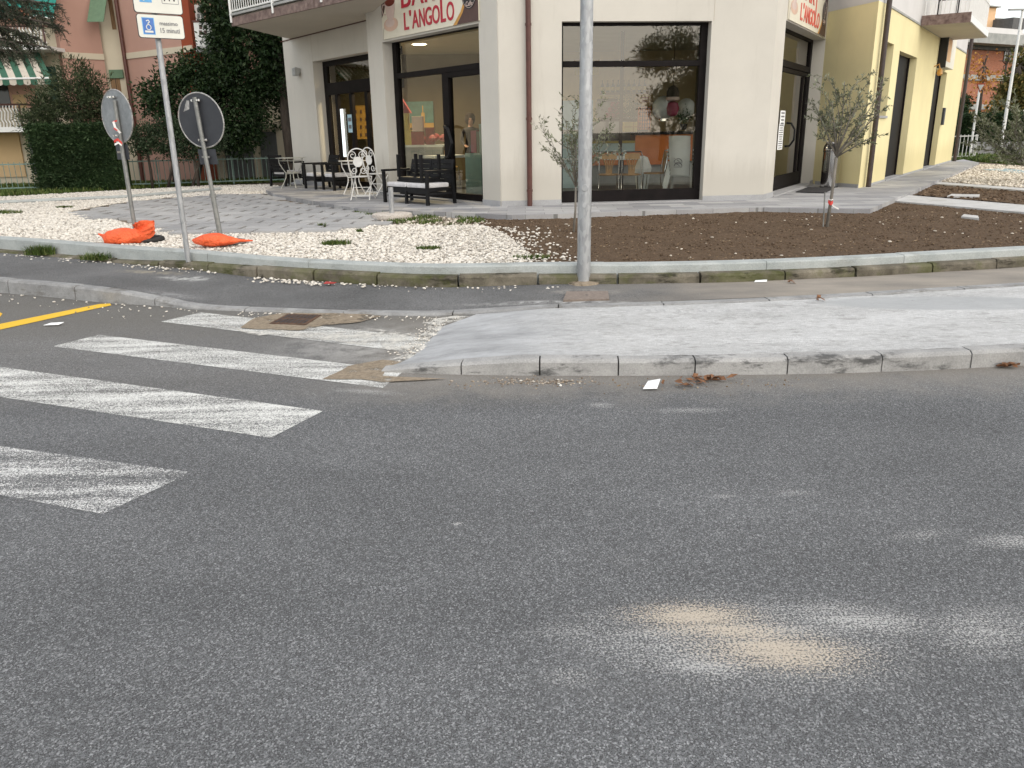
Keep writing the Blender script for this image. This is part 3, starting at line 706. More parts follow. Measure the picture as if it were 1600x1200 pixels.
# ---- slab terrace (running bond, stepped ends) and building pavement
def slab_field(name, P, w, h, z, m, rot=0, gap=.012, th=.05, origin=(0, 0), keep=.5, jz=.002):
    mb = MB(); c, s = math.cos(rot), math.sin(rot)
    loc = [((x - origin[0]) * c + (y - origin[1]) * s, -(x - origin[0]) * s + (y - origin[1]) * c) for x, y in P]
    xs = [p[0] for p in loc]; ys = [p[1] for p in loc]
    for j in range(int(math.floor(min(ys) / h)), int(max(ys) / h) + 1):
        o = [0, .5][j % 2] * w
        for i in range(int(math.floor((min(xs) - o) / w)) - 1, int(max(xs) / w) + 2):
            x0, y0 = i * w + o, j * h
            if inpoly(x0 + w / 2, y0 + h / 2, loc):
                zz = z + rnd.uniform(-jz, jz); g = gap / 2; e0, e1 = (g, g) if gap < .02 else (rnd.uniform(.01, .055), rnd.uniform(.01, .055))
                q = [(x0 + e0, y0 + g), (x0 + w - e1, y0 + g), (x0 + w - e1, y0 + h - g), (x0 + e0, y0 + h - g)]
                mb.prism([(a * c - b * s + origin[0], a * s + b * c + origin[1]) for a, b in q], z - th, zz)
    return struct(name, mb, m)
TERR = W([(110, 331), (172, 341.5), (200, 350), (265, 355), (294, 361), (440, 361), (486, 360), (560, 355), (612, 349.5), (612, 340), (585, 332), (550, 329), (500, 322), (440, 314), (425, 304), (400, 301.5), (259, 309)], ZT)
slab_field('slab_terrace', TERR, .62, .40, ZT, M['grey_slab'], rot=-.01, origin=(TERR[5][0] + .2, TERR[5][1] - .02), gap=.03)
PAV = W([(415, 296.5), (428, 303), (500, 316), (560, 326), (630, 329), (700, 331.5), (800, 336), (870, 334.5), (960, 331), (1190, 324), (1300, 326), (1360, 326.5), (1410, 305.5), (1460, 284), (1530, 254), (1505, 249)], ZP)
A2 = at(782.5, 322.5, ZP); P2 = at(589.4, 303, ZP); B = at(1192, 312, ZP); JR = at(1264.5, 289, ZP); YL = at(1274, 288, ZP); YC = at(1341, 293.8, ZP); Y1 = at(1354.5, 291, ZP); FAR = at(1486, 252, ZP)
mb = MB(); PV = PAV + [(FAR.x, FAR.y), (Y1.x + .5, Y1.y + 1.5), (3, 17.5), (-3, 19), (-6.2, 24.5)]
mb.prism(PV, .2, ZP); struct('pavement', mb, M['paving'])
# concrete strips crossing the beds on the right
PATH = W([(1396, 313.5), (1416, 304.5), (1600, 320), (1800, 337), (1800, 352), (1600, 331.5)], .30)
mb = MB(); mb.prism(PATH, .2, .30); struct('garden_path', mb, M['path_concrete'])
pe = W([(1456, 286.5), (1460, 283.5), (1600, 294), (1750, 305), (1750, 308.5), (1600, 297.3)], .30)
mb = MB(); mb.prism(pe, .2, .301); struct('garden_path', mb, M['path_concrete'])
GR = W([(1464, 283), (1478, 274), (1508, 262), (1530, 256.5), (1600, 260), (1760, 266), (1760, 305), (1600, 293)], ZG)
mb = MB(); mb.poly([(x, y, .263) for x, y in GR]); struct('gravel_bed', mb, M['gravelbase'])
pebbles('gravel', pts_in(GR, int(area(GR) * 420)), .268, .02, .05, M['tanpebble'], ico=False)
LR = W([(1488, 251), (1530, 253), (1600, 258), (1800, 262)], .27) + [(90, 60), (60, 120), (14, 120)]
mb = MB(); mb.poly([(x, y, .260) for x, y in LR]); struct('lawn', mb, M['lawn'])
mb = MB(); q = W([(1536, 264), (1570, 262.5), (1620, 267), (1600, 270)], .3); mb.prism(q, .25, .29); struct('path_slab', mb, M['paleblue'])

# ---- grass
def blades(name, xy, z, h0, h1, m, w=.004, lean=.5, **k):
    n = len(xy); h = h0 + (h1 - h0) * nrg.random(n); a = nrg.random(n) * 6.283; ln = lean * (.3 + nrg.random(n)) * h
    dx, dy = np.cos(a), np.sin(a); b = np.stack([xy[:, 0], xy[:, 1], np.full(n, z)], 1)
    px, py = -dy * w, dx * w
    v = np.zeros((n, 5, 3)); v[:, 0] = b; v[:, 0, 0] -= px; v[:, 0, 1] -= py; v[:, 1] = b; v[:, 1, 0] += px; v[:, 1, 1] += py
    mid = b + np.stack([dx * ln * .3, dy * ln * .3, h * .6], 1)
    v[:, 2] = mid; v[:, 2, 0] += px * .8; v[:, 2, 1] += py * .8; v[:, 3] = mid; v[:, 3, 0] -= px * .8; v[:, 3, 1] -= py * .8
    v[:, 4] = b + np.stack([dx * ln, dy * ln, h], 1)
    f = np.array([(0, 1, 2), (0, 2, 3), (3, 2, 4)])
    f = (f[None] + (np.arange(n) * 5)[:, None, None]).reshape(-1, 3)
    return raw_mesh(name, v.reshape(-1, 3), f, m, **k)
def tuft(px, rx, ry, n, h, label, z=ZG, group='weeds growing through the gravel and kerbs', w=.005):
    p = at(*px, z); rr_ = nrg.random(n) ** .8 * 1.5; aa_ = nrg.random(n) * 6.283; q = np.stack([rx * rr_ * np.cos(aa_), ry * rr_ * np.sin(aa_)], 1)
    o = blades('grass_tuft', q, 0, h * .4, h, M['grass'], w, .9)
    o.location = p; return tag(o, label, 'weed', group)
tuft((525, 382), .13, .06, 420, .075, 'bright green grass tuft in the white gravel in front of the slab terrace')
tuft((670, 389), .10, .05, 300, .05, 'flat dark weed in the white gravel, furthest right of the gravel weeds')
tuft((503, 355), .04, .03, 90, .08, 'small pale grass tuft against the front edge of the slab terrace')
tuft((562, 362.5), .04, .03, 80, .06, 'tiny weed just below the tip of the slab terrace')
tuft((101, 325), .12, .05, 260, .06, 'low grass tuft in white gravel beside the left tip of the slabs')
tuft((8, 334), .22, .14, 420, .09, 'broad patch of grass in the gravel at the left edge of the view')
tuft((62, 398), .14, .05, 420, .15, 'leafy green weed growing over the kerb at far left', .14)
tuft((152, 406), .14, .05, 280, .11, 'thin weed growing from the kerb foot left of the parking sign pole', .14)
tuft((830, 404.5), .14, .05, 200, .06, 'low grass at the kerb where gravel meets brown soil', .27)
GP = W([(545, 331), (575, 327), (640, 331.5), (745, 337), (770, 350), (700, 352), (640, 350), (606, 348), (580, 341)], ZG)
g = pts_in(GP, 9000); keep = np.array([mnoise.noise(Vector((x * 2.6, y * 2.6, 4))) > .0 for x, y in g])
blades('grass', g[keep], ZG - .01, .02, .07, M['grass'], .006, .8, kind='stuff')
pebbles('gravel', pts_in(GP, int(area(GP) * 500)), .262, .012, .03, M['tanpebble'], ico=False)
g = pts_in(W([(445, 284.5), (330, 289), (0, 307.5), (-80, 312), (-80, 300), (0, 290), (200, 287), (440, 278)], .26), 16000)
blades('grass', g, .255, .05, .14, M['grass'], .012, .8, kind='stuff')
g = pts_in(W([(1488, 251), (1530, 253), (1600, 258), (1700, 260), (1700, 246), (1500, 243)], .27), 12000)
blades('grass', g, .255, .06, .2, M['grass'], .02, .8, kind='stuff')
# ================================================================== BAR BUILDING
class Fr:
    def __init__(s, O, T, out):
        s.O = Vector((O[0], O[1], 0)); d = Vector((T[0] - O[0], T[1] - O[1], 0)); s.len = d.length; s.u = d.normalized()
        n = Vector((-s.u.y, s.u.x, 0)); s.n = n if n.dot(Vector((out[0], out[1], 0))) > 0 else -n
    def P(s, a, t, z): q = s.O + s.u * a + s.n * t; q.z = z; return q
    def hit(s, x, y, t=0):
        d = ray(x, y); n = s.n; k = ((s.O + n * t) - CAM).dot(n) / d.dot(n); p = CAM + d * k
        return (p - s.O).dot(s.u), p.z
    def box(s, mb, a0, a1, t0, t1, z0, z1):
        q = [s.P(a0, t0, 0), s.P(a1, t0, 0), s.P(a1, t1, 0), s.P(a0, t1, 0)]
        mb.hexa([Vector((p.x, p.y, z0)) for p in q] + [Vector((p.x, p.y, z1)) for p in q])
    def strip(s, mb, pts, w, t0, t1):
        """flat ribbon of width w along (a,z) points, thickness t0..t1"""
        for (a0, z0), (a1, z1) in zip(pts, pts[1:]):
            d = Vector((a1 - a0, z1 - z0)); 
            if d.length < 1e-6: continue
            d.normalize(); e = Vector((-d.y, d.x)) * w / 2
            c = [(a0 + e.x, z0 + e.y), (a0 - e.x, z0 - e.y), (a1 - e.x, z1 - e.y), (a1 + e.x, z1 + e.y)]
            s.plate(mb, c, t0, t1)
    def plate(s, mb, c, t0, t1):
        n = len(c); lo = [s.P(a, t0, z) for a, z in c]; hi = [s.P(a, t1, z) for a, z in c]
        mb.add(lo + hi, [tuple(range(n)), tuple(reversed(range(n, 2 * n)))] + [(i, n + i, n + (i + 1) % n, (i + 1) % n) for i in range(n)])
    def text(s, name, body, m, parent, a, z, t, hgt, width=None, shear=0, bold=0.0, sign=1):
        cu = bpy.data.curves.new('lettering', 'FONT'); cu.body = body; cu.extrude = .004; cu.size = 1; cu.offset = bold
        o = bpy.data.objects.new('lettering', cu); COL.objects.link(o); dg = bpy.context.evaluated_depsgraph_get(); dg.update()
        me = bpy.data.meshes.new_from_object(o.evaluated_get(dg)); bpy.data.objects.remove(o)
        xs = [v.co.x for v in me.vertices]; ys = [v.co.y for v in me.vertices]
        x0, x1, y0, y1 = min(xs), max(xs), min(ys), max(ys)
        ky = hgt / (y1 - y0); kx = ky if width is None else width / (x1 - x0)
        off = WL.get(parent.name, Vector((0, 0, 0))) if parent else Vector((0, 0, 0))
        # frame u may run right-to-left as seen from outside: sign = -1 mirrors it back
        for v in me.vertices:
            q = s.P(a + sign * ((v.co.x - x0) * kx + shear * (v.co.y - y0) * ky), t + v.co.z, z + (v.co.y - y0) * ky); v.co = q - off
        if sign < 0: me.flip_normals()
        q = bpy.data.objects.new(name, me); COL.objects.link(q); me.materials.append(m)
        if parent: q.parent = parent; WL[q.name] = off
        return q
LF = Fr(A2, P2, (-1, -.6)); CF = Fr(A2, B, (0, -1)); RF = Fr(B, JR, (1, -.6)); YF = Fr(Y1, FAR, (1, -.6)); SF = Fr(YL, YC, (-1, -.3))
bar = thing('bar_building', 'cream corner building with dark framed shop windows and a long yellow wing', 'building', (A2.x, A2.y, ZP))
CREAM = M['cream_plaster']; SOF = 4.02; TOPZ = 7.6
l1 = LF.hit(752, 200)[0]; l2 = LF.hit(605, 200)[0]; l3 = LF.P(0, 0, 0) and (P2 - A2).length
ztL = LF.hit(680, 48)[1] - .02
rec = .5; lA = LF.hit(497, 200, -rec)[0]; lE = LF.hit(454, 200, -rec)[0]
ztD = LF.hit(560, 83, -rec)[1]
c1 = CF.hit(877.5, 200)[0]; c2 = CF.hit(1105, 170)[0]; ztC = CF.hit(995, 33)[1]; CL = CF.len
r1 = RF.hit(1219, 150)[0]; r2 = RF.hit(1266, 150, -.22)[0]; ztR = RF.hit(1262, 48)[1]; RL = RF.len
print('facade', l1, l2, l3, ztL, 'door', lA, lE, ztD, 'C', c1, c2, ztC, CL, 'R', r1, r2, ztR, RL)
zb = .30
# --- walls: one continuous plastered skin made of piers and lintels
w = MB()
LF.box(w, -.0, l1, -.32, 0, zb, TOPZ)                      # corner pier, left face
LF.box(w, l1, l2, -.32, 0, ztL, TOPZ)                      # lintel
LF.box(w, l2, l3, -.34, 0, zb, TOPZ); LF.box(w, l3 - .12, l3, -.62, -.341, zb, TOPZ)                       # pier 2
LF.box(w, l3, lA, -rec - .3, -rec, ztD, SOF + .6)          # lintel over the recessed door
LF.box(w, lA, lE, -rec - .45, -rec, zb, SOF + .6)          # end pier
LF.box(w, lE - .35, lE - .003, -rec - 7, -rec - .451, zb, SOF + .6)
CF.box(w, .012, c1, -.30, .0, zb, TOPZ)
CF.box(w, c1, c2, -.30, 0, ztC, TOPZ)
CF.box(w, c2, CL, -.30, 0, zb, TOPZ)
RF.box(w, .004, r1, -.30, 0, zb, TOPZ)
RF.box(w, r1, r2, -.30, 0, ztR, TOPZ)
RF.box(w, r2, RL + .35, -.55, 0, zb, TOPZ)
w.build('wall', CREAM, bar)
for f, b in ((LF, (lA - .02, lA - .008, -rec - .02, -rec + .003, ztD, SOF)), (CF, (c2 + .03, c2 + .04, -.02, .003, ztC, 5))):
    g = MB(); f.box(g, *b); g.build('wall_joint', M['soffit_plaster'], bar)      # expansion joints
# --- soffit and first-floor balcony over the left bay
bz = SOF
bo = at(368, 40.5, bz); bi = at(501, 11, bz); bu = (bi - bo).normalized(); bn = Vector((-bu.y, bu.x, 0)); bn = bn if bn.x < 0 else -bn
wall_far = LF.P(lE + .02, -rec - .6, bz); BLN = (bi - bo).length + 2.6
balc = [bo, bo + bu * BLN, LF.P(l3 - .02, -.1, bz), LF.P(l3, -rec - .2, bz), wall_far]
s = MB(); s.prism([(p.x, p.y) for p in balc], bz, bz + .20); s.build('balcony_slab', M['soffit_plaster'], bar)
s = MB(); q = [bo - bu * .03 + bn * .02, bo + bu * BLN + bn * .02, bo + bu * BLN + bn * .075, bo - bu * .03 + bn * .075]
s.prism([(p.x, p.y) for p in q], bz - .012, bz + .16); s.build('balcony_edge', M['browntrim'], bar)
q2 = [bo - bu * .05 - bn * .2, bo + bu * BLN - bn * .2, bo + bu * BLN + bn * .10, bo - bu * .05 + bn * .10]
s = MB(); s.prism([(p.x, p.y) for p in q2], bz + .202, bz + .25); s.build('balcony_coping', M['cement'], bar)
rl = MB(); rb = MB()
for k in range(int(BLN / .105)):
    p = bo + bu * (.06 + k * .105) + bn * .05; z0 = bz + .30
    pts = [p + Vector((0, 0, .30)), p + Vector((0, 0, .62)), p + bn * .05 + Vector((0, 0, .75)), p + bn * .02 + Vector((0, 0, .9)), p + Vector((0, 0, 1.0)), p + Vector((0, 0, 1.25))]
    rb.tube(pts, .011, 5)
for zz in (.30, 1.25): rl.tube([bo + bn * .05 + Vector((0, 0, zz)), bo + bu * BLN + bn * .05 + Vector((0, 0, zz))], .022, 6)
for k in (0, 1.9, 3.8): 
    p = bo + bu * (k + .0) + bn * .085; rl.tube([p + Vector((0, 0, .06)), p + Vector((0, 0, 1.3))], .03, 6)
rr = rl.build('balcony_railing', M['whitemetal'], bar); rb.build('baluster', M['whitemetal'], rr)
g = MB(); e0 = LF.P(l3, -rec + .012, bz - .012); LF.box(g, l3 + .002, lE + .1, -rec - .02, -rec + .02, bz - .022, bz - .003); g.build('soffit_joint', M['brownpipe'], bar)
# --- plinth
H0, H1 = ZP - .05, ZP + .095
def part_box(name, m, f, *b, **k): mb = MB(); f.box(mb, *b); return mb.build(name, m, k.get('parent', bar))
for f, a, b, t in ((LF, .0, l1, 0), (LF, l2, l3, 0), (LF, lA, lE, -rec), (CF, .012, c1, 0), (CF, c2, CL + .012, 0), (RF, .004, r1, 0), (RF, r2, RL, 0)): part_box('plinth', M['stone_plinth'], f, a, b, t + .001, t + .014, H0, H1)
# --- shop fronts
def frame_bars(f, name, bars, m=M['framedark'], parent=bar):
    mb = MB()
    for b in bars: f.box(mb, *b)
    return mb.build(name, m, parent, bevel=.006)
def pane(f, parent, a0, a1, z0, z1, t):
    mb = MB(); q = [f.P(a0, t, z0), f.P(a1, t, z0), f.P(a1, t, z1), f.P(a0, t, z1)]; 
    if (q[1] - q[0]).cross(q[3] - q[0]).dot(f.n) < 0: q.reverse()
    mb.poly(q); return mb.build('pane', M['glass'], parent, recalc=False)
# centre window
T0, T1 = -.27, -.17; zs0 = CF.hit(990, 296, -.2)[1]; ztr = CF.hit(990, 104, -.2)[1]; ztr2 = CF.hit(990, 95, -.2)[1]; ztop = CF.hit(990, 40, -.2)[1]
a0, a1 = c1 + .002, c2 - .002
fm = frame_bars(CF, 'window_frame', [(a0, a1, T0, T1, ZP - .02, zs0), (a0, a1, T0, T1, ztop, ztC + .05), (a0, a0 + .05, T0, T1, zs0 + .001, ztop - .001), (a1 - .12, a1, T0, T1, zs0 + .001, ztop - .001), (a0 + .051, a1 - .121, T0, T1 + .01, ztr, ztr2)])
pane(CF, fm, a0 + .05, a1 - .12, zs0, ztr, -.215); pane(CF, fm, a0 + .05, a1 - .12, ztr2, ztop, -.218)
sl = MB(); CF.box(sl, c1 - .0, c2 + .0, -.3, .06, ZP - .02, ZP + .022); sl.build('window_sill', M['stone_tile'], bar)
sj = MB()
# left shop window with door
T0, T1 = -.32, -.22; b0, b1 = l1 + .002, l2 - .002
xd = LF.hit(706, 220, -.25)[0]; xd2 = LF.hit(699, 220, -.25)[0] + .03
zL0 = LF.hit(700, 300, -.25)[1]; zLt = LF.hit(690, 115, -.25)[1]; zLt2 = LF.hit(690, 106, -.25)[1]; zLtop = LF.hit(690, 54, -.25)[1]
fm = frame_bars(LF, 'window_frame', [(b0, b1, T0, T1, ZP - .02, zL0), (b0, b1, T0, T1, zLtop, ztL + .06), (b0, b0 + .05, T0, T1, zL0 + .001, zLtop - .001), (b1 - .16, b1, T0, T1, zL0 + .001, zLtop - .001),
      (b0 + .051, b1 - .161, T0, T1 + .01, zLt, zLt2), (xd, xd2 + .03, T0, T1 + .008, zL0 + .001, zLt - .001), (b0 + .052, xd - .001, T0 + .01, T1 + .006, zLt - .09, zLt - .002)])
pane(LF, fm, xd2, b1 - .16, zL0, zLt, -.27); pane(LF, fm, b0 + .05, xd, zL0, zLt - .08, -.268); pane(LF, fm, b0 + .05, b1 - .16, zLt2, zLtop, -.272)
sl = MB(); LF.box(sl, l1, l2, -.34, .03, ZP - .02, ZP + .02); sl.build('door_sill', M['stone_tile'], bar)
h = MB(); hz = LF.hit(710, 200, -.2)[1]; ha = xd + .06
dh = [LF.P(ha, -.20, hz + .02), LF.P(ha - .02, -.12, hz + .03), LF.P(ha - .16, -.10, hz - .0), LF.P(ha - .30, -.10, hz - .28), LF.P(ha - .17, -.10, hz - .52), LF.P(ha - .02, -.12, hz - .55), LF.P(ha, -.20, hz - .54)]
h.tube(dh, .03, 8); h.build('door_handle', M['frameblack'], bar)
# recessed bay with folding door
T = -rec - .26; o1, o0 = lA - .002, l3 + .002
zf = [LF.hit(530, y, T)[1] for y in (104, 128, 147)]
xs_ = [LF.hit(x, 200, T)[0] for x in (529, 551, 575)]
zD0 = ZP + .15
bars = [(o0, o1, T - .08, T, ZP - .02, zD0), (o0, o1, T - .08, T, ztD - .12, ztD + .05), (o1 - .22, o1, T - .08, T, zD0 + .001, ztD - .121), (o0, o1 - .221, T - .08, T + .01, zf[2], zf[1])]
for x in xs_: bars.append((x - .07, x + .07, T - .08, T + .006, zD0 + .001, zf[2] - .001))
fm = frame_bars(LF, 'window_frame', bars)
pane(LF, fm, o0, o1 - .22, zD0, zf[2], T - .04); pane(LF, fm, o0, o1 - .22, zf[1], ztD - .12, T - .042)
# right-hand door
T = -.26; q1, q0 = r2 - .002, r1 + .002
zq = [RF.hit(1248, y, T)[1] for y in (100, 110)]; zqt = RF.hit(1250, 58, T)[1]
bars = [(q0, q1, T - .08, T, ZP - .02, ZP + .05), (q0, q1, T - .08, T, zqt, ztR + .05), (q0, q0 + .06, T - .08, T, ZP + .051, zqt - .001), (q1 - .16, q1, T - .08, T, ZP + .051, zqt - .001), (q0 + .061, q1 - .161, T - .08, T + .01, zq[1], zq[0])]
fm = frame_bars(RF, 'window_frame', bars); pane(RF, fm, q0 + .06, q1 - .16, zq[0], zqt, T - .042)
dr = MB(); d0, d1 = q0 + .065, q1 - .165
for b in ((d0, d0 + .09, ZP + .055, zq[1] - .005), (d1 - .5, d1 - .4, ZP + .3, zq[1] - .1), (d1 - .09, d1, ZP + .055, zq[1] - .005)): RF.box(dr, b[0], b[1], T - .07, T - .01, b[2], b[3])
RF.box(dr, d0 + .091, d1 - .091, T - .07, T - .01, ZP + .055, ZP + .30); RF.box(dr, d0 + .091, d1 - .091, T - .07, T - .01, zq[1] - .09, zq[1] - .005)
dr = dr.build('door', M['framedark'], bar, bevel=.005); pane(RF, dr, d0 + .09, d1 - .09, ZP + .30, zq[1] - .09, T - .04)
h = MB(); ha, hz = RF.hit(1228, 192, T + .06); hb, hz2 = RF.hit(1228, 229, T + .06); ha = RF.hit(1228, 210, T)[0]
h.tube([RF.P(ha, T - .01, hz), RF.P(ha, T + .09, hz - .01), RF.P(ha, T + .17, hz - .13), RF.P(ha, T + .17, hz2 + .13), RF.P(ha, T + .09, hz2 + .01), RF.P(ha, T - .01, hz2)], .021, 8); h.build('door_handle', M['frameblack'], dr)
sl = MB(); RF.box(sl, r1, r2, -.3, .04, ZP - .02, ZP + .02); sl.build('door_sill', M['stone_tile'], bar)
def notice(f, x, y, t, wd, hg, m, label, lines=0, lm=None, sgn=1, name='door_notice'):
    a, z = f.hit(x, y, t); n = thing(name, label, 'notice', f.P(a, t, z - hg / 2))
    mb = MB(); f.box(mb, a - wd / 2, a + wd / 2, t, t + .004, z - hg / 2, z + hg / 2); mb.build('sheet', m, n)
    if lines:
        mb = MB()
        for k in range(lines):
            zz = z + hg / 2 - hg * (k + .7) / (lines + .5); ww = wd * rnd.uniform(.55, .8) / 2
            f.box(mb, a - ww, a + ww, t + .004, t + .0055, zz - hg * .16 / lines * 1.3, zz + hg * .16 / lines * 1.3)
        mb.build('print', lm or M['signgreytext'], n)
    return n
notice(RF, 1222.5, 185, T + .002, .44, .30, M['paper'], 'upper white notice with dark lines on the right hand glass door', 4)
notice(RF, 1219.5, 214, T + .002, .44, .50, M['paper'], 'long white notice hung under a shorter one on the right hand glass door', 11)
# --- downpipes, wall light
d = MB(); a, _ = CF.hit(826, 200); d.tube([CF.P(a, .07, ZP + .0), CF.P(a, .07, TOPZ)], .045, 12)
d = d.build('downpipe', M['brownpipe'], bar, smooth=True)
for z in (ZP + .25, 1.8, 3.3): e = MB(); e.tube([CF.P(a, .07, z), CF.P(a, .07, z + .04)], .054, 12); e.build('pipe_clip', M['brownpipe'], d)
a, z = LF.hit(468, 111, -rec); li = MB(); LF.box(li, a - .08, a + .08, -rec, -rec + .05, z - .06, z + .06); li.lathe([(.075, 0), (.085, .03), (.07, .09), (.02, .11)], LF.P(a, -rec + .10, z - .02), 14)
LF.box(li, a - .10, a + .10, -rec + .05, -rec + .17, z - .12, z + .07); li.build('wall_light', M['cement'], bar, bevel=.015)

# --- yellow wing
yw = MB(); YEL = M['yellow_plaster']; yz = YF.hit(1470, 58)[1]; YLN = YF.len
ops = []
for (xa, xb, ytop, ybot, base) in ((1364, 1390, 66, 182, False), (1403, 1432, 78, 277, True), (1461, 1476, 104, 262, True)):
    pass
def ypx(x, y): return YF.hit(x, y)
w0, w1 = ypx(1366, 130)[0], ypx(1390, 130)[0]; d0, d1 = ypx(1394, 180)[0], ypx(1422, 180)[0]; e0, e1 = ypx(1453, 180)[0], ypx(1471, 180)[0]
w0 = max(w0, .42); zw1, zw0 = ypx(1391, 67)[1], ypx(1380, 181)[1]; zd = ypx(1430, 89)[1]; ze = ypx(1475, 112)[1]
print('yellow', w0, w1, d0, d1, e0, e1, zw0, zw1, zd, ze, yz, YLN)
yd = -.26
for a, b, z0, z1 in ((0, w0, zb, yz), (w0, w1, zb, zw0), (w0, w1, zw1, yz), (w1, d0, zb, yz), (d0, d1, zd, yz), (d1, e0, zb, yz), (e0, e1, ze, yz), (e1, YLN, zb, yz)):
    YF.box(yw, a, b, yd, 0, z0, z1)
cdir = YF.P(0, -.005, 0)
SL = SF.len
q = [SF.P(-.5, 0, 0), YC, Y1, YF.P(.0, -.3, 0), SF.P(-.5, -.6, 0)]
yw.prism([(p.x, p.y) for p in q], zb, yz); yw.build('yellow_wall', YEL, bar)
up = MB(); YF.box(up, .001, YLN, yd, .004, yz + .0, TOPZ); up.prism([(p.x, p.y) for p in [SF.P(-.5, .004, 0), SF.P(SL, .004, 0), YF.P(0, .0035, 0), YF.P(.0, -.3, 0), SF.P(-.5, -.6, 0)]], yz, TOPZ); up.build('upper_wall', M['pale_grey_plaster'], bar)
st = MB(); YF.box(st, .0, YLN, .0045, .02, yz - .03, yz + .012); st.build('string_course', M['cement'], bar)
rt = MB(); RF_end = YF.P(YLN, -8, 0); YFb = YF
YF.box(rt, YLN - .3, YLN, -9, yd - .002, zb, TOPZ); YF.box(rt, .4, YLN - .302, -9, -8.8, zb, TOPZ); rt.build('rear_wall', M['pale_grey_plaster'], bar)
part_box('plinth', M['stone_plinth'], SF, -.0, SL, .001, .015, H0, H1 - .02)
for a, b in ((.12, d0), (d1, e0), (e1, YLN)): part_box('plinth', M['stone_plinth'], YF, a, b, .001, .013, H0, H1 - .05)
for nm, a, b, z0, z1 in (('window', w0, w1, zw0, zw1), ('side_door', d0, d1, ZP, zd), ('side_door', e0, e1, ZP, ze)):
    mb = MB(); YF.box(mb, a + .002, b - .002, yd + .0, yd + .07, z0 - .01, z1 + .02)
    for q in ((a + .01, a + .10, z0, z1), (b - .12, b - .03, z0, z1)): YF.box(mb, q[0], q[1], yd + .071, yd + .10, q[2], q[3])
    o = mb.build(nm, M['framedark'], bar, bevel=.004)
    if nm == 'window':
        sl = MB(); YF.box(sl, a - .04, b + .04, yd + .1, .035, z0 - .05, z0); sl.build('window_sill', M['stone_plinth'], o)
    else:
        sl = MB(); YF.box(sl, a, b, yd, .03, ZP - .02, ZP + .03); sl.build('door_sill', M['stone_plinth'], o)
        kn = MB(); p = YF.P(a + .30, yd + .13, ZP + 1.05); kn.tube([YF.P(a + .30, yd + .09, ZP + 1.05), p], .03, 8); kn.build('door_knob', M['chrome'], o)
pp = MB(); c = YC.lerp(Y1, .62); c = Vector((c.x + .075, c.y - .06, 0)); pp.tube([c + Vector((0, 0, ZP)), c + Vector((0, 0, TOPZ))], .055, 10); pp.build('downpipe', M['darkpipe'], bar, smooth=True)
pp = MB(); c = YF.P(YLN + .05, .10, 0); pp.tube([c + Vector((0, 0, ZP)), c + Vector((0, 0, TOPZ))], .06, 10); pp.build('downpipe', M['darkpipe'], bar, smooth=True)
lb = MB(); a, z = ypx(1472, 182); YF.box(lb, a - .14, a + .14, .0, .07, z - .26, z + .26); lb.build('letter_box', M['platedark'], bar, bevel=.01)
# lit fascia sign box over the far door
sg = thing('shop_sign', 'small pale square sign box over the far dark door of the yellow wing', 'sign', YF.P(e0, 0, ze))
a0_, z1_ = ypx(1473, 70); a1_, z0_ = ypx(1484, 108)
mb = MB(); YF.box(mb, e0 + .05, e0 + 1.9, .01, .22, ze + .05, ze + .95); mb.build('sign_box', M['signcream'], sg, bevel=.01)
mb = MB(); YF.box(mb, e0 + .15, e0 + .9, .221, .226, ze + .2, ze + .8); mb.build('faded_print', M['peach'], sg)
mb = MB(); YF.box(mb, e0 + .0, e0 + .049, .012, .23, ze + .02, ze + 1.0); mb.build('side_panel', M['signblack'], sg)
ln = MB(); a, z = ypx(1459, 110); ln.tube([YF.P(a, 0, z + .1), YF.P(a, .12, z + .16), YF.P(a, .16, z)], .018, 6); ln.lathe([(.02, .1), (.07, .04), (.075, -.06), (.03, -.10)], YF.P(a, .16, z - .05), 12); ln.build('wall_lantern', M['gold'], bar, smooth=True)
# far balcony
bzz = .0
s0 = YF.hit(1437.5, 40)[0]; bzz = YF.hit(1437.5, 40)[1]; s1 = YF.hit(1465.6, 61)[0]; pfr = at(1516, 35.6, bzz); dep = (pfr - YF.O).dot(YF.n); bzz2 = bzz
print('far balcony', s0, s1, bzz, dep)
s1 = max(s1, (at(1535.6, 59.4, bzz) - YF.O).dot(YF.u)); s0 = min(s0, (pfr - YF.O).dot(YF.u) + .0)
mb = MB(); YF.box(mb, s0, s1, .021, dep, bzz, bzz + .16); fb = mb.build('balcony_slab', M['soffit_plaster'], bar)
mb = MB(); YF.box(mb, s0 - .03, s0 - .001, .021, dep + .03, bzz - .01, bzz + .22); mb.build('balcony_edge', M['browntrim'], fb)
mb = MB(); YF.box(mb, s0, s1, dep + .001, dep + .03, bzz + .01, bzz + .16); mb.build('balcony_face', M['whitemetal'], fb)
mb = MB(); ra = MB()
for k in range(int((dep) / .11)): p = YF.P(s0 + .03, .08 + k * .11, 0); mb.tube([p + Vector((0, 0, bzz + .2)), p + Vector((0, 0, bzz + 1.2))], .012, 5)
for k in range(int((s1 - s0) / .11)): p = YF.P(s0 + .05 + k * .11, dep - .04, 0); mb.tube([p + Vector((0, 0, bzz + .2)), p + Vector((0, 0, bzz + 1.2))], .012, 5)
for z in (.2, .85, 1.2): ra.tube([YF.P(s0 + .03, .05, bzz + z), YF.P(s0 + .03, dep - .04, bzz + z), YF.P(s1 - .03, dep - .04, bzz + z)], .02, 6)
ra = ra.build('balcony_railing', M['whitemetal'], bar); mb.build('baluster', M['whitemetal'], ra)
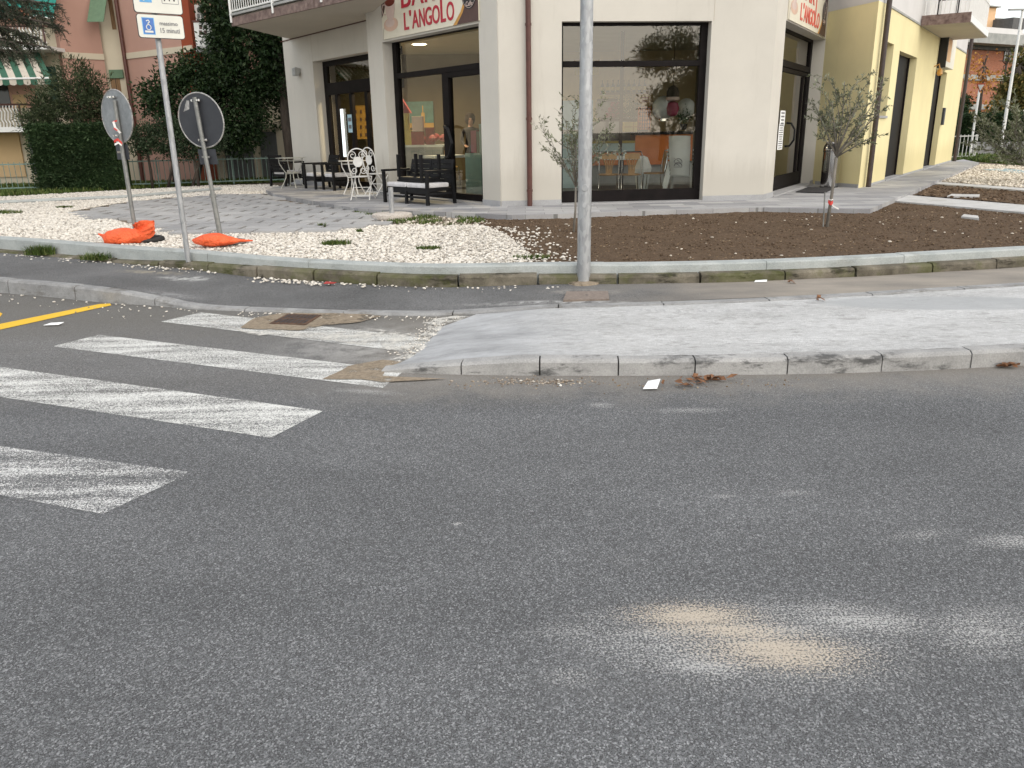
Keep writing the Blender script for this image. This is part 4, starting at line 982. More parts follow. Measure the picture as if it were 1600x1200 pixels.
# things kept on the far balcony
dk = thing('balcony_chair', 'dark garden chair behind the white bars of the far balcony', 'chair', YF.P(s0 + .7, .5, bzz + .16))
mb = MB(); p = YF.P(s0 + .45, .5, bzz + .17)
for d in (-.2, .2): q = p + YF.n * d; mb.tube([q, q + Vector((0, 0, .45)), q + YF.u * .1 + Vector((0, 0, .95))], .02, 6); mb.tube([q + YF.u * .4, q + YF.u * .38 + Vector((0, 0, .45)), q + Vector((0, 0, .45))], .02, 6)
mb.build('frame', M['signblack'], dk)
mb = MB(); mb.box(p + YF.u * .19 + Vector((0, 0, .47)), (.40, .42, .03), Matrix.Rotation(math.atan2(YF.u.y, YF.u.x), 3, 'Z')); mb.box(p + YF.u * .06 + Vector((0, 0, .80)), (.03, .40, .26), Matrix.Rotation(math.atan2(YF.u.y, YF.u.x), 3, 'Z')); mb.build('seat_cloth', M['signblack'], dk)
# --- interior shell
BY = 23.0
fl_ = [LF.P(.1, -.33, 0), CF.P(CL - .3, -.31, 0), RF.P(RL, -.56, 0), Vector((8.9, BY, 0)), Vector((-5.0, BY, 0)), LF.P(lA, -rec - .3, 0)]
mb = MB(); mb.prism([(p.x, p.y) for p in fl_], .22, .352); mb.build('interior_floor', M['infloor'], bar)
mb = MB(); mb.prism([(p.x, p.y) for p in fl_], 3.62, 3.70); mb.build('interior_ceiling', M['inceil'], bar)
mb = MB(); mb.box((4.9, BY + .06, 2.0), (8.0, .1, 3.5)); mb.build('interior_wall', M['inwall'], bar); mb = MB(); mb.box((-2.05, BY + .06, 2.0), (5.9, .1, 3.5)); mb.build('interior_wall', M['dimbrownwall'], bar)
mb = MB()
pI = at(975, 96, 1); 
q = atY(971, 150, 18.4); mb.box((q.x, 18.4, 1.98), (.07, .07, 3.25)); mb.build('interior_column', M['framedark'], bar)
mb = MB(); q0, q1 = atY(1090, 150, 17.2), atY(1200, 150, 17.2); mb.box(((q0.x + 4.7) / 2, 17.4, 1.98), (4.7 - q0.x, .1, 3.25)); mb.build('interior_partition', M['dimbrownwall'], bar)
roof = MB(); q = [LF.P(0, .0, 0), CF.P(CL, .0, 0), RF.P(RL + .3, 0, 0), Vector((9, BY + 3, 0)), Vector((-8, BY + 3, 0)), LF.P(l3, -.2, 0)]
roof.prism([(p.x, p.y) for p in q], TOPZ - .2, TOPZ + .02); roof.build('roof', M['roofgrey'], bar)

# --- fascia signs: BAR L'ANGOLO
def bar_sign(f, a_left, a_right, z0, hgt, sgn, label, red, proud):
    """a_left/a_right = frame positions of the sign's left/right edge as seen"""
    W_ = abs(a_right - a_left); X = lambda u: a_left + sgn * u * W_; Zz = lambda v: z0 + v * hgt
    s = thing('shop_sign', label, 'sign', f.P(a_left, proud, z0))
    uu = lambda px: (LF.hit(px, 40, .03)[0] - SGA) / (SGB - SGA)
    t = proud
    mb = MB(); f.box(mb, min(a_left, a_right), max(a_left, a_right), 0.004, t, z0, z0 + hgt); mb.build('panel', M['signcream'], s)
    pl = lambda m, c, k, nm: (lambda b: (f.plate(b, [(X(u), Zz(v)) for u, v in c], t + .001 * k, t + .001 * k + .001), b.build(nm, m, s)))(MB())
    pl(M['signbrown'], [(0, .40), (.03, .5), (.05, .62), (.05, 1.0), (0, 1.0)], 1, 'brown_field')
    pl(M['signbrown'], [(.80, 0), (1, 0), (1, 1), (.93, 1), (.90, .4), (.86, .18)], 1, 'brown_field')
    pl(M['gold'], [(.765, 0), (.80, 0), (.86, .18), (.90, .4), (.885, .42), (.84, .2)], 2, 'gold_stripe')
    ell = lambda cx, cy, rx, ry, n=28: [(cx + rx * math.cos(2 * math.pi * k / n), cy + ry * math.sin(2 * math.pi * k / n)) for k in range(n)]
    pl(M['saucer'], ell(uu(611), .25, .085, .125), 3, 'saucer'); pl(M['cupwhite'], ell(uu(610), .28, .055, .075), 4, 'saucer_well')
    k0 = uu(611) 
    cup = lambda pts: [(k0 + (u - .105) * 1.0, .32 + (v - .42) * .70) for u, v in pts]
    pl(M['cupwhite'], cup([(.045, .92), (.165, .92), (.160, .70), (.145, .50), (.125, .42), (.085, .42), (.066, .52), (.052, .72)]), 5, 'cup')
    hb = MB(); f.strip(hb, [(X(u), Zz(v)) for u, v in cup([(.055, .60), (.02, .62), (.008, .75), (.02, .87), (.05, .86)])], .022, t + .004, t + .006); hb.build('cup_handle', M['cupwhite'], s)
    pl(M['coffee'], ell(k0 + .003, .665, .058, .085), 6, 'coffee')
    sb = MB(); f.strip(sb, [(X(u), Zz(v)) for u, v in ((.03, .26), (.012, .16), (.005, 0))], .008, t + .002, t + .003); sb.build('outline', M['signbrown'], s)
    tx = lambda b, p0, p1, v, h: f.text('lettering', b, red, s, X(uu(p0)), Zz(v), t + .006, h * hgt, (uu(p1) - uu(p0)) * W_, 0, .012, sgn)
    tx('B', 629, 644, .49, .38); tx('A', 645, 664, .49, .38); tx('R', 666, 682, .49, .38)
    tx('L', 632, 639.5, .09, .31); tx("'", 640.5, 643.5, .32, .10); tx('A', 644.5, 655, .09, .31); tx('N', 656, 664.5, .09, .31); tx('G', 665.5, 675.5, .09, .31)
    tx('O', 676.5, 688, .09, .31); tx('O', 699, 710.5, .09, .31)
    tl = MB(); u0, u1 = uu(689.5), uu(697.5); f.plate(tl, [(X(u0), Zz(.09)), (X(u1), Zz(.09)), (X(u1), Zz(.145)), (X(u0 + .018), Zz(.145)), (X(u0 + .018), Zz(1.0)), (X(u0), Zz(1.0))], t + .003, t + .010); tl.build('lettering', red, s)
    pl(M['signblack'], ell(uu(734.5), .46, .067, .25, 32), 8, 'badge')
    rg = MB(); e = ell(uu(734.5), .46, .060, .228, 32); f.strip(rg, [(X(u), Zz(v)) for u, v in e + e[:1]], .006, t + .009, t + .0105); rg.build('badge_ring', M['cupwhite'], s)
    cp_ = MB(); bu_ = uu(734.5) - .905
    f.strip(cp_, [(X(u + bu_), Zz(v - .34)) for u, v in ((.885, 1.0), (.882, .85), (.890, .73), (.905, .70), (.918, .74), (.925, .86), (.928, 1.0))], .014, t + .009, t + .0105)
    f.strip(cp_, [(X(u + bu_), Zz(v - .34)) for u, v in ((.926, .92), (.94, .94), (.938, .84), (.922, .80))], .012, t + .009, t + .0105); cp_.build('badge_cup', M['cupwhite'], s)
    f.text('badge_lettering', 'Caffe', M['cupwhite'], s, X(.876 + bu_), Zz(.26), t + .009, .075 * hgt, .06 * W_, 0, 0, sgn)
    return s
aL, zL = LF.hit(598.5, 57.5, .03); aR, zR = LF.hit(748, 37.5, .03); SGA, SGB = aL, aR
print('sign', aL, zL, aR, zR)
bar_sign(LF, aL, aR, (zL + zR) / 2, 1.0, -1 if aR < aL else 1, "cream shop sign with coffee cup reading BAR L'ANGOLO over the left shop window", M['signred'], .03)
aL, zL = RF.hit(1232, 36, .03); aR, zR = RF.hit(1289, 53, .03)
print('sign2', aL, zL, aR, zR)
bar_sign(RF, aL, aR, (zL + zR) / 2, .95, 1, "sunlit cream shop sign reading BAR L'ANGOLO over the glass door by the yellow wall", M['glarered'], .03)
# ================================================================== INSIDE THE BAR
FZ = .352
def atz(x, y, Y): return atY(x, y, Y)
# ceiling lamps
for i, (px, lab) in enumerate((((655, 69), 'round recessed ceiling lamp glowing behind the left shop window, the higher one'), ((676, 87.5), 'round recessed ceiling lamp glowing behind the left shop window, the lower one'))):
    p = at(*px, 3.612); t = thing('ceiling_lamp', lab, 'ceiling lamp', p, 'lit lamps in the bar ceiling')
    mb = MB(); mb.lathe([(.17, 0), (.20, -.012), (.20, .008), (.17, .008)], p, 24); mb.build('rim', M['whitemetal'], t, smooth=True)
    mb = MB(); mb.lathe([(.02, -.004), (.165, -.004), (.165, .003), (.02, .003)], p, 24); mb.build('diffuser', M['lampon'], t)
    ld = bpy.data.lights.new('ceiling_lamp_light', 'SPOT'); ld.energy = 150; ld.color = (1, .80, .50); ld.shadow_soft_size = .15; ld.spot_size = R(165); ld.spot_blend = .5
    lo = bpy.data.objects.new('lamp_light', ld); COL.objects.link(lo); lo.location = (0, 0, -.03); lo.parent = t
def on_back(px, Y=22.9): return atY(px[0], px[1], Y)
# counter with the orange panel
t0, t1 = atY(993, 207, 19.6), atY(1092, 207, 19.6); zt = 1.50
ct = thing('bar_counter', 'orange fronted bar counter with a black top seen through the centre window', 'counter', ((t0.x + t1.x) / 2, 19.9, FZ))
zc0 = atY(1030, 257, 19.6).z
xl = atY(925, 207, 19.6).x
mb = MB(); mb.box(((t0.x + t1.x) / 2, 19.95, (zc0 + zt) / 2), (t1.x - t0.x, .7, zt - zc0)); mb.build('orange_panel', M['orangepanel'], ct)
mb = MB(); mb.box(((t0.x + t1.x) / 2, 19.93, zt + .035), (t1.x - t0.x + .06, .8, .07)); mb.build('counter_top', M['blacktop'], ct)
mb = MB(); mb.box(((xl + t1.x) / 2, 20.0, (FZ + zc0) / 2), (t1.x - xl, .5, zc0 - FZ)); mb.build('toe_kick', M['cement'], ct)
dc = thing('display_case', 'pale blue glass pastry case beside the orange counter', 'display case', ((xl + t0.x) / 2, 19.9, zc0))
zd0 = atY(960, 238, 19.6).z; zd1 = atY(960, 224, 19.6).z
mb = MB(); mb.box(((xl - 1.2 + t0.x) / 2, 19.95, (zc0 + zd0) / 2 - .002), (t0.x - xl + 1.19, .68, zd0 - zc0 - .004)); mb.build('base', M['orangepanel'], dc)
mb = MB(); mb.box(((xl - 1.2 + t0.x) / 2, 19.95, (zd1 + zd0) / 2), (t0.x - xl + 1.19, .72, zd1 - zd0)); mb.build('front_glass', M['paleblue'], dc)
mb = MB(); mb.box(((xl + t0.x) / 2 - .6, 19.95, zd1 + .03), (t0.x - xl + 1.19, .76, .05)); mb.build('top_shelf', M['yellow'], dc)
mb = MB(); mb.box(((xl + t0.x) / 2 - .4, 19.98, zd1 + .28), (t0.x - xl + .6, .6, .42)); mb.build('upper_case', M['darkglass'], dc)
# back bar shelves and objects standing on the counter
def small(name, label, cat, px, Y, build, group=None):
    p = atY(px[0], px[1], Y); t = thing(name, label, cat, p, group); build(t, p); return t
def globe(r):
    def b(t, p):
        mb = MB(); mb.lathe([(.02, 0)] + [(r * math.sin(a), r - r * math.cos(a)) for a in [k * math.pi / 14 for k in range(1, 14)]] + [(.02, 2 * r)], p, 24); mb.build('globe', M['whiteplastic'], t, smooth='all')
        mb = MB(); mb.lathe([(r * .4, -.03), (r * .4, .03)], p, 16); mb.build('stand', M['chrome'], t)
    return b
small('globe_lamp', 'large white globe standing on the black counter top', 'globe', (1036, 187), 19.5, globe(.26))
small('globe_lamp', 'smaller dim white globe behind the larger one on the bar', 'globe', (1071, 184), 20.2, globe(.22))
def rack(t, p):
    mb = MB(); mb.box(p + Vector((0, 0, .25)), (.27, .2, .5)); mb.build('rack_body', M['orangerack'], t)
    mb = MB(); 
    for k in range(6): mb.box(p + Vector((0, -.105, .04 + k * .085)), (.27, .014, .012))
    for k in range(5): mb.box(p + Vector((-.11 + k * .055, -.106, .25)), (.010, .013, .5))
    mb.build('wire_grid', M['signblack'], t)
    mb = MB(); mb.lathe([(.02, -.02), (.135, -.02), (.135, .02), (.02, .02)], p + Vector((0, 0, .66)), 10, Matrix.Rotation(R(90), 3, 'X')); mb.build('round_topper', M['ochre'], t)
    mb = MB(); 
    for z in (.70, .65, .61): mb.box(p + Vector((0, -.026, z)), (.15, .01, .018))
    mb.build('topper_mark', M['redbox'], t)
small('sweets_rack', 'orange sweets rack with a yellow round topper on the counter', 'sweets rack', (1006, 202.5), 19.55, rack)
def cups(t, p):
    mb = MB()
    for r_, n, z in ((0, 4, 0), (.06, 3, .13), (.12, 2, .26)):
        for k in range(n): mb.lathe([(.045, 0), (.065, .02), (.07, .10), (.05, .125)], p + Vector((-.21 + r_ + k * .135, 0, z)), 10)
    mb.build('cups', M['pinkcard'], t, smooth=True)
small('cup_pyramid', 'pyramid of dark pink cups on the back bar shelf', 'cups', (963, 184), 21.5, cups)
def crate(m, d):
    def b(t, p):
        mb = MB(); mb.box(p + Vector((0, 0, d[2] / 2)), d); mb.build('box', m, t, bevel=.01)
        mb = MB(); mb.box(p + Vector((0, -d[1] / 2 - .003, d[2] * .5)), (d[0] * .96, .006, .02)); mb.box(p + Vector((d[0] * .2, -d[1] / 2 - .004, d[2] * .5)), (.02, .008, d[2])); mb.build('band', M['ochre'], t)
    return b
small('cake_box', 'pale yellow cake box on the glass case left of the counter', 'box', (984, 206), 19.4, crate(M['yellow'], (.30, .3, .22)))
def plant(r, n, m=None):
    def b(t, p):
        mb = MB(); mb.lathe([(.06, 0), (.09, .14)], p, 12); mb.build('pot', M['framedark'], t)
        q = np.array([(rnd.gauss(0, r * .5), rnd.gauss(0, r * .4), .2 + abs(rnd.gauss(0, r * .55))) for _ in range(n)]) + np.array(p)
        leaves('foliage', q, .05, .11, .4, M['greenplant'], t)
    return b
def leaves(name, pts, l0, l1, wr, m, parent=None, kind=None, droop=.0, dirs=None):
    """many small folded leaves at the given points"""
    n = len(pts); L_ = l0 + (l1 - l0) * nrg.random(n)
    d = nrg.normal(size=(n, 3)) if dirs is None else dirs + .55 * nrg.normal(size=(n, 3)); d[:, 2] -= droop
    d /= np.linalg.norm(d, axis=1)[:, None]
    s = np.cross(d, nrg.normal(size=(n, 3))); s /= np.linalg.norm(s, axis=1)[:, None] + 1e-9
    u = np.cross(d, s); w = (L_ * wr * .5)[:, None]; l = L_[:, None]
    off = np.array(WL.get(parent.name, (0, 0, 0))) if parent is not None else 0
    b = pts - off; v = np.zeros((n, 4, 3)); v[:, 0] = b; v[:, 1] = b + d * l * .5 + s * w + u * w * .25; v[:, 2] = b + d * l; v[:, 3] = b + d * l * .5 - s * w + u * w * .25
    f = (np.array([(0, 1, 2, 3)])[None] + (np.arange(n) * 4)[:, None, None]).reshape(-1, 4)
    return raw_mesh(name, v.reshape(-1, 3), f, m, parent, kind)
bb0, bb1 = atY(938, 200, 21.9), atY(1012, 200, 21.9); bbz = atY(975, 185, 21.9).z
bk_ = thing('back_bar', 'dark back bar cupboard behind the pastry case in the centre window', 'cupboard', ((bb0.x + bb1.x) / 2, 21.9, FZ))
mb = MB(); mb.box(((bb0.x + bb1.x) / 2, 22.1, (FZ + bbz) / 2), (bb1.x - bb0.x, .5, bbz - FZ)); mb.build('cupboard', M['framedark'], bk_)
mb = MB(); mb.box(((bb0.x + bb1.x) / 2, 22.05, bbz + .02), (bb1.x - bb0.x + .06, .56, .04)); mb.build('shelf_top', M['whiteplastic'], bk_)
mb = MB(); mb.box(((bb0.x + bb1.x) / 2, 22.2, bbz + .62), (bb1.x - bb0.x, .24, .03)); mb.build('upper_shelf', M['signbrown'], bk_)
bl0 = None
for k in range(9):
    p = Vector((lerp(bb0.x, bb1.x, (k + .5) / 9), 22.18, bbz + .637)); lab = 'bottle standing on the upper shelf of the back bar'
    if bl0 is None:
        bl0 = thing('bottle', lab, 'bottle', (0, 0, 0), 'bottles on the back bar shelf'); mb = MB(); mb.lathe([(.03, 0), (.042, .01), (.042, .19), (.016, .25), (.016, .32), (.008, .32)], (0, 0, 0), 12); mb.build('glass_body', M['darkgreen'], bl0, local=True, smooth=True)
        mb = MB(); mb.lathe([(.0435, .06), (.0435, .15)], (0, 0, 0), 12); mb.build('paper_label', M['yellow'], bl0, local=True); bl0.location = p
    else: dup(bl0, None, p)
def machine(t, p):
    mb = MB(); mb.box(p + Vector((0, 0, .2)), (.55, .4, .40)); mb.build('body', M['plategrey'], t, bevel=.02); mb = MB(); mb.box(p + Vector((0, -.03, .43)), (.50, .36, .05)); mb.build('cup_tray', M['framedark'], t)
    for dx in (-.14, .14): mb = MB(); mb.tube([p + Vector((dx, -.2, .20)), p + Vector((dx, -.36, .18))], .02, 8); mb.build('handle', M['blacktop'], t)
small('coffee_machine', 'steel coffee machine on the back bar behind the pastry case', 'coffee machine', (948, 184), 21.75, machine)
small('potted_plant', 'dark green potted plant behind the counter in the centre window', 'plant', (986, 196), 20.6, plant(.38, 420))
small('potted_plant', 'low green plant in a glass tray at the right end of the counter', 'plant', (1068, 203), 19.7, plant(.2, 160))
def hang(t, p):
    mb = MB(); mb.tube([p, p + Vector((0, 0, 1.3))], .006, 5); mb.build('cord', M['signblack'], t)
    mb = MB(); mb.lathe([(.02, -.02), (.08, .0), (.15, .1), (.14, .2), (.11, .28), (.04, .33), (.01, .34)], p, 14); mb.build('cap', M['bark'], t, smooth=True)
    mb = MB(); mb.lathe([(.02, -.34), (.11, -.30), (.16, -.16), (.12, -.04), (.03, .0)], p, 14); mb.build('lower_body', M['pinkcard'], t, smooth=True)
    mb = MB(); mb.lathe([(.11, .0), (.155, .03), (.158, .08), (.12, .10)], p, 14); mb.build('trim', M['cupwhite'], t, smooth=True)
small('hanging_ornament', 'brown and red festive ornament hanging over the counter', 'ornament', (1051, 158), 19.3, hang)
cb = thing('side_cabinet', 'pale cabinet edge with blue sign panel at the left of the centre window', 'cabinet', atY(890, 200, 19.2))
p = atY(890, 133, 19.0); mb = MB(); mb.box((p.x, 19.0, 1.95), (1.05, .1, .62)); mb.build('sign_panel', M['bluepaper'], cb)
mb = MB(); mb.box((p.x, 19.35, .95), (1.05, .6, 1.2)); mb.build('cabinet_body', M['paleblue'], cb)
mb = MB()
for z in (1.0, 1.25): mb.box((p.x, 19.03, z), (1.0, .04, .04))
mb.build('shelf', M['whiteplastic'], cb)
fr_ = thing('menu_board', 'pale yellow menu board over the back bar in the centre window', 'menu board', atY(915, 110, 22))  # plain yellow board without emission
p0, p1 = atY(898, 98, 22), atY(935, 117, 22); mb = MB(); mb.box(((p0.x + p1.x) / 2, 22, (p0.z + p1.z) / 2), (p1.x - p0.x, .08, p0.z - p1.z)); mb.build('board', M['yellow'], fr_)
mb = MB(); mb.box(((p0.x + p1.x) / 2, 22.0, p0.z + .04), (p1.x - p0.x + .04, .1, .04)); mb.build('board_frame', M['ochre'], fr_)
# interior wall colour field (door leaf in ochre)
od = thing('interior_door', 'ochre interior door in the back wall of the bar', 'door', atY(1006, 190, 22.9))
p0, p1 = atY(993, 134, 22.9), atY(1018, 200, 22.9); mb = MB(); mb.box(((p0.x + p1.x) / 2, 22.92, (p0.z + FZ) / 2), (p1.x - p0.x, .05, p0.z - FZ)); mb.build('leaf', M['ochre'], od)
kb = MB(); kb.tube([Vector((p1.x - .08, 22.9, 1.4)), Vector((p1.x - .08, 22.84, 1.4)), Vector((p1.x - .2, 22.84, 1.4))], .012, 6); kb.build('handle', M['chrome'], od)

# --- chairs and tables
def cafe_chair():
    t = thing('cafe_chair', '', 'chair', (0, 0, 0), 'chrome and wood chairs inside the bar')
    B_ = lambda mb, n, m, **k: mb.build(n, m, t, local=True, **k)
    mb = MB(); mb.lathe([(.02, .435), (.19, .435), (.205, .45), (.19, .465), (.02, .465)], (0, 0, 0), 20); B_(mb, 'seat', M['oak'], smooth=True)
    for sx in (-1, 1):
        mb = MB(); mb.tube([(sx * .19, -.19, 0), (sx * .17, -.16, .43)], .011, 7); B_(mb, 'leg', M['chrome'], smooth=True)
    mb = MB(); pts = [(-.20, .22, 0), (-.185, .17, .43), (-.19, .23, .80), (-.16, .245, .87), (.16, .245, .87), (.19, .23, .80), (.185, .17, .43), (.20, .22, 0)]; mb.tube(pts, .012, 7); B_(mb, 'back_frame', M['chrome'], smooth=True)
    mb = MB()
    for k in range(5):
        x = (k - 2); mb.tube([(x * .022, .185, .46), (x * .028, .20, .60), (x * .055, .225, .76)], [.012, .010, .014], 6)
    mb.box((0, .232, .79), (.28, .018, .10)); mb.box((0, .185, .50), (.12, .018, .10)); B_(mb, 'backrest', M['oak'])
    return t
def cafe_table():
    t = thing('cafe_table', '', 'table', (0, 0, 0), 'white tables inside the bar')
    B_ = lambda mb, n, m, **k: mb.build(n, m, t, local=True, **k)
    mb = MB(); mb.box((0, 0, .735), (.8, .7, .06)); B_(mb, 'tabletop', M['whiteplastic'], bevel=.006)
    mb = MB(); mb.tube([(0, 0, 0.02), (0, 0, .70)], .035, 10); B_(mb, 'column', M['frameblack'], smooth=True)
    mb = MB(); mb.lathe([(.02, 0), (.24, 0), (.22, .02), (.02, .03)], (0, 0, 0), 20); B_(mb, 'foot', M['frameblack'])
    return t
def place(root, first, loc, rz, label):
    if first: root.location = loc; root.rotation_euler = (0, 0, rz); root['label'] = label; return root
    return dup(root, None, loc, rz, label)
def gx(x, Y): return Vector((atY(x, 250, Y).x, Y, FZ))
ch = cafe_chair(); tb = cafe_table()
place(ch, 1, gx(985, 15.75), R(180), 'chrome and wood slat chair with its back to the centre window')
place(ch, 0, gx(951, 15.85), R(176), 'chair partly behind the lamp post at the left side of the white window table')
place(ch, 0, gx(1022, 16.1), R(-88), 'chair seen side on between the white table and the stacked plastic chairs')
place(tb, 1, gx(972, 16.55), R(0), 'white cafe table standing just inside the centre window')
LX = lambda x, t: LF.P(LF.hit(x, 245, t)[0], t, FZ)
place(tb, 0, LX(694, -2.0), R(30), 'white cafe table just inside the left shop door')
place(ch, 0, LX(702, -2.7), R(30), 'chair with a pale curved back next to the table inside the left shop door')
place(ch, 0, LX(672, -2.5), R(10), 'second chair at the table inside the left shop door')
place(ch, 0, LX(645, -1.7), R(-60), 'chair nearest the left frame inside the left shop window')
for x, y0 in ((1, 0), ):
    for k in range(2):
        c = thing('water_glass', 'small glass standing on the white table inside the centre window', 'glass', gx(960 + k * 16, 16.45) + Vector((0, 0, .766)), 'glasses on the window table')
        mb = MB(); p = gx(960 + k * 16, 16.45) + Vector((0, 0, .766)); mb.lathe([(.03, 0), (.036, .11), (.034, .11), (.028, .005)], p, 12); mb.build('glass_body', M['whiteplastic'], c, smooth=True)
        mb = MB(); mb.lathe([(.026, .01), (.03, .08)], p, 10); mb.build('content', M['ochre'] if k else M['paleblue'], c)
# stacked white plastic armchairs
def plastic_chair():
    t = thing('plastic_chair', '', 'chair', (0, 0, 0), 'stacked white plastic chairs in the bar')
    B_ = lambda mb, n, m, **k: mb.build(n, m, t, local=True, **k)
    mb = MB(); mb.hexa([(-.22, -.24, .42), (.22, -.24, .42), (.19, .20, .40), (-.19, .20, .40), (-.22, -.24, .45), (.22, -.24, .45), (.19, .20, .43), (-.19, .20, .43)]); B_(mb, 'seat', M['whiteplastic'], bevel=.01)
    mb = MB(); n = 9; vs = []
    for j in range(5):
        for i in range(n):
            a = (i / (n - 1) - .5) * 1.5; r = .30; z = .43 + j * .115; vs.append((r * math.sin(a) * (.85 + .04 * j), .02 + r * math.cos(a) * .75 + j * .028, z + (.03 * math.cos(a) if j == 4 else 0)))
    m = len(vs); vs += [(x, y + .014, z) for x, y, z in vs]
    fs = [(j * n + i, j * n + i + 1, (j + 1) * n + i + 1, (j + 1) * n + i) for j in range(4) for i in range(n - 1)]; fs += [tuple(m + q for q in reversed(f)) for f in fs]
    mb.add(vs, fs); B_(mb, 'backrest', M['whiteplastic'], smooth='all')
    for sx in (-1, 1):
        mb = MB(); mb.tube([(sx * .27, -.25, .64), (sx * .29, -.05, .65), (sx * .25, .18, .66)], .024, 6); B_(mb, 'armrest', M['whiteplastic'], smooth=True)
        mb = MB(); mb.tube([(sx * .30, -.28, 0), (sx * .26, -.25, .64)], [.03, .024], 6); B_(mb, 'leg', M['whiteplastic'], smooth=True)
        mb = MB(); mb.tube([(sx * .27, .30, 0), (sx * .21, .20, .43)], [.03, .024], 6); B_(mb, 'leg', M['whiteplastic'], smooth=True)
    return t
pc = plastic_chair()
em = MB(); ea = [(.075 * math.cos(a), .075 * math.sin(a)) for a in [math.pi * k / 8 for k in range(9)]]
for q0_, q1_ in zip(ea, ea[1:]): em.tube([(q0_[0], .345, .60 + q0_[1] * .8), (q1_[0], .345, .60 + q1_[1] * .8)], .007, 4)
em.tube([(-.08, .345, .585), (.08, .345, .585)], .005, 4); em.tube([(-.03, .345, .60), (.02, .347, .64)], .006, 4); em.build('back_emblem', M['signgreytext'], pc, local=True)
for k in range(4):
    p = gx(1068, 15.75) + Vector((.0, k * .012, k * .075))
    place(pc, k == 0, p, R(152), ['lowest of the stacked white plastic chairs inside the centre window', 'second from the bottom in the stack of white plastic chairs', 'third from the bottom in the stack of white plastic chairs', 'topmost of the stacked white plastic chairs inside the centre window'][k])
mk = MB(); p = gx(1083, 15.40) + Vector((0, 0, .70))
small('waste_bin', 'white waste bin under the window table with a white liner', 'bin', (1003, 296), 17.0, lambda t, p: (lambda mb: (mb.lathe([(.10, 0), (.16, .42), (.17, .44), (.15, .44)], Vector((p.x, p.y, FZ)), 14), mb.build('bin_body', M['whiteplastic'], t, smooth=True)))(MB()) and (lambda mb: (mb.lathe([(.165, .40), (.19, .5), (.10, .72), (.03, .75)], Vector((p.x, p.y, FZ)), 12), mb.build('liner', M['paper'], t)))(MB()))
# --- behind the left windows
pt = thing('wall_painting', 'teal painting with an ochre tower on the back wall of the left shop room', 'painting', atY(655, 190, 22.8))
p0, p1 = atY(628, 159, 22.8), atY(678, 198, 22.8)
def rect(mb, xa, ya, xb, yb, Y, th=.03): a, b = atY(xa, ya, Y), atY(xb, yb, Y); mb.box(((a.x + b.x) / 2, Y, (a.z + b.z) / 2), (abs(b.x - a.x), th, abs(a.z - b.z)))
mb = MB(); rect(mb, 628, 159, 678, 192, 22.85); mb.build('canvas', M['teal'], pt); mb = MB(); rect(mb, 628, 192.5, 678, 199, 22.85); mb.build('lower_band', M['ochre'], pt); mb = MB(); rect(mb, 658, 176, 664, 192, 22.82); rect(mb, 659.5, 165, 661.5, 176, 22.82); mb.build('tower', M['ochre'], pt)
pt = thing('wall_painting', 'orange painting of a building with small dark windows behind the folding door', 'painting', atY(560, 195, 21.5))
Yp = 22.6
mb = MB(); rect(mb, 551, 165, 583, 217, Yp); mb.build('canvas', M['ochre'], pt)
mb = MB()
for i in range(4):
    for j in range(4): rect(mb, 555 + i * 8, 172 + j * 12, 557.4 + i * 8, 177 + j * 12, Yp - .02)
mb.build('painted_windows', M['signbrown'], pt)
notice(LF, 547, 193, -rec - .25, .22, .42, M['bluepaper'], 'pale blue notice on the folding door of the recessed bay', 2)
notice(LF, 536.5, 208, -rec - .27, .16, 1.15, M['glowposter'], 'tall white poster with a faint added glow in the folding door of the recessed bay', 0)
def stack(t, p):
    for dx, dz, d, m, n in ((-.2, 0, (.36, .3, .34), 'yellow', 'yellow_box'), (-.22, .345, (.30, .28, .42), 'yellow', 'yellow_box'), (.12, .0, (.3, .28, .30), 'redbox', 'red_box'), (.14, .305, (.26, .26, .34), 'cupwhite', 'white_box'), (.42, 0, (.2, .2, .38), 'redbox', 'red_box')):
        mb = MB(); mb.box(p + Vector((dx, 0, d[2] / 2 + dz)), d); mb.build(n, M[m], t, bevel=.006)
    mb = MB(); mb.hexa([p + Vector(q) for q in ((-.32, -.16, .72), (.0, -.16, .72), (.0, .12, .72), (-.32, .12, .72), (-.34, -.16, .98), (-.2, -.16, 1.05), (-.2, .12, 1.05), (-.34, .12, .98))]); mb.build('red_packet', M['redbox'], t)
cn = thing('side_counter', 'low white counter under the boxes inside the left shop window', 'counter', gx(650, 20.0))
k0, k1 = atY(626, 222, 19.8).x, atY(690, 222, 19.8).x
mb = MB(); mb.box(((k0 + k1) / 2, 20.1, FZ + .475), (k1 - k0, .6, .95)); mb.build('body', M['cement'], cn); mb = MB(); mb.box(((k0 + k1) / 2, 20.1, FZ + .976), (k1 - k0 + .08, .7, .05)); mb.build('top', M['whiteplastic'], cn)
p = Vector((atY(645, 215, 20.0).x, 20.0, FZ + 1.002)); t = thing('gift_boxes', 'yellow and red packed boxes piled on the low counter in the left window', 'boxes', p); stack(t, p)
p = Vector((atY(674, 220, 20.0).x, 20.0, FZ + 1.002)); t = thing('red_bundle', 'crumpled red wrapped bundle beside the piled boxes in the left window', 'bundle', p)
mb = MB()
for k in range(9): mb.lathe([(.02, 0), (.09, .03), (.11, .09), (.06, .15), (.01, .17)], p + Vector((rnd.uniform(-.35, .3), rnd.uniform(-.15, .15), rnd.uniform(0, .1))), 7)
mb.build('wrapping', M['redbox'], t)
mt_ = thing('glass_panel_unit', 'mint green glass fronted unit just inside the left shop door', 'cabinet', LF.P(LF.hit(738, 270, -.9)[0], -1.1, FZ))
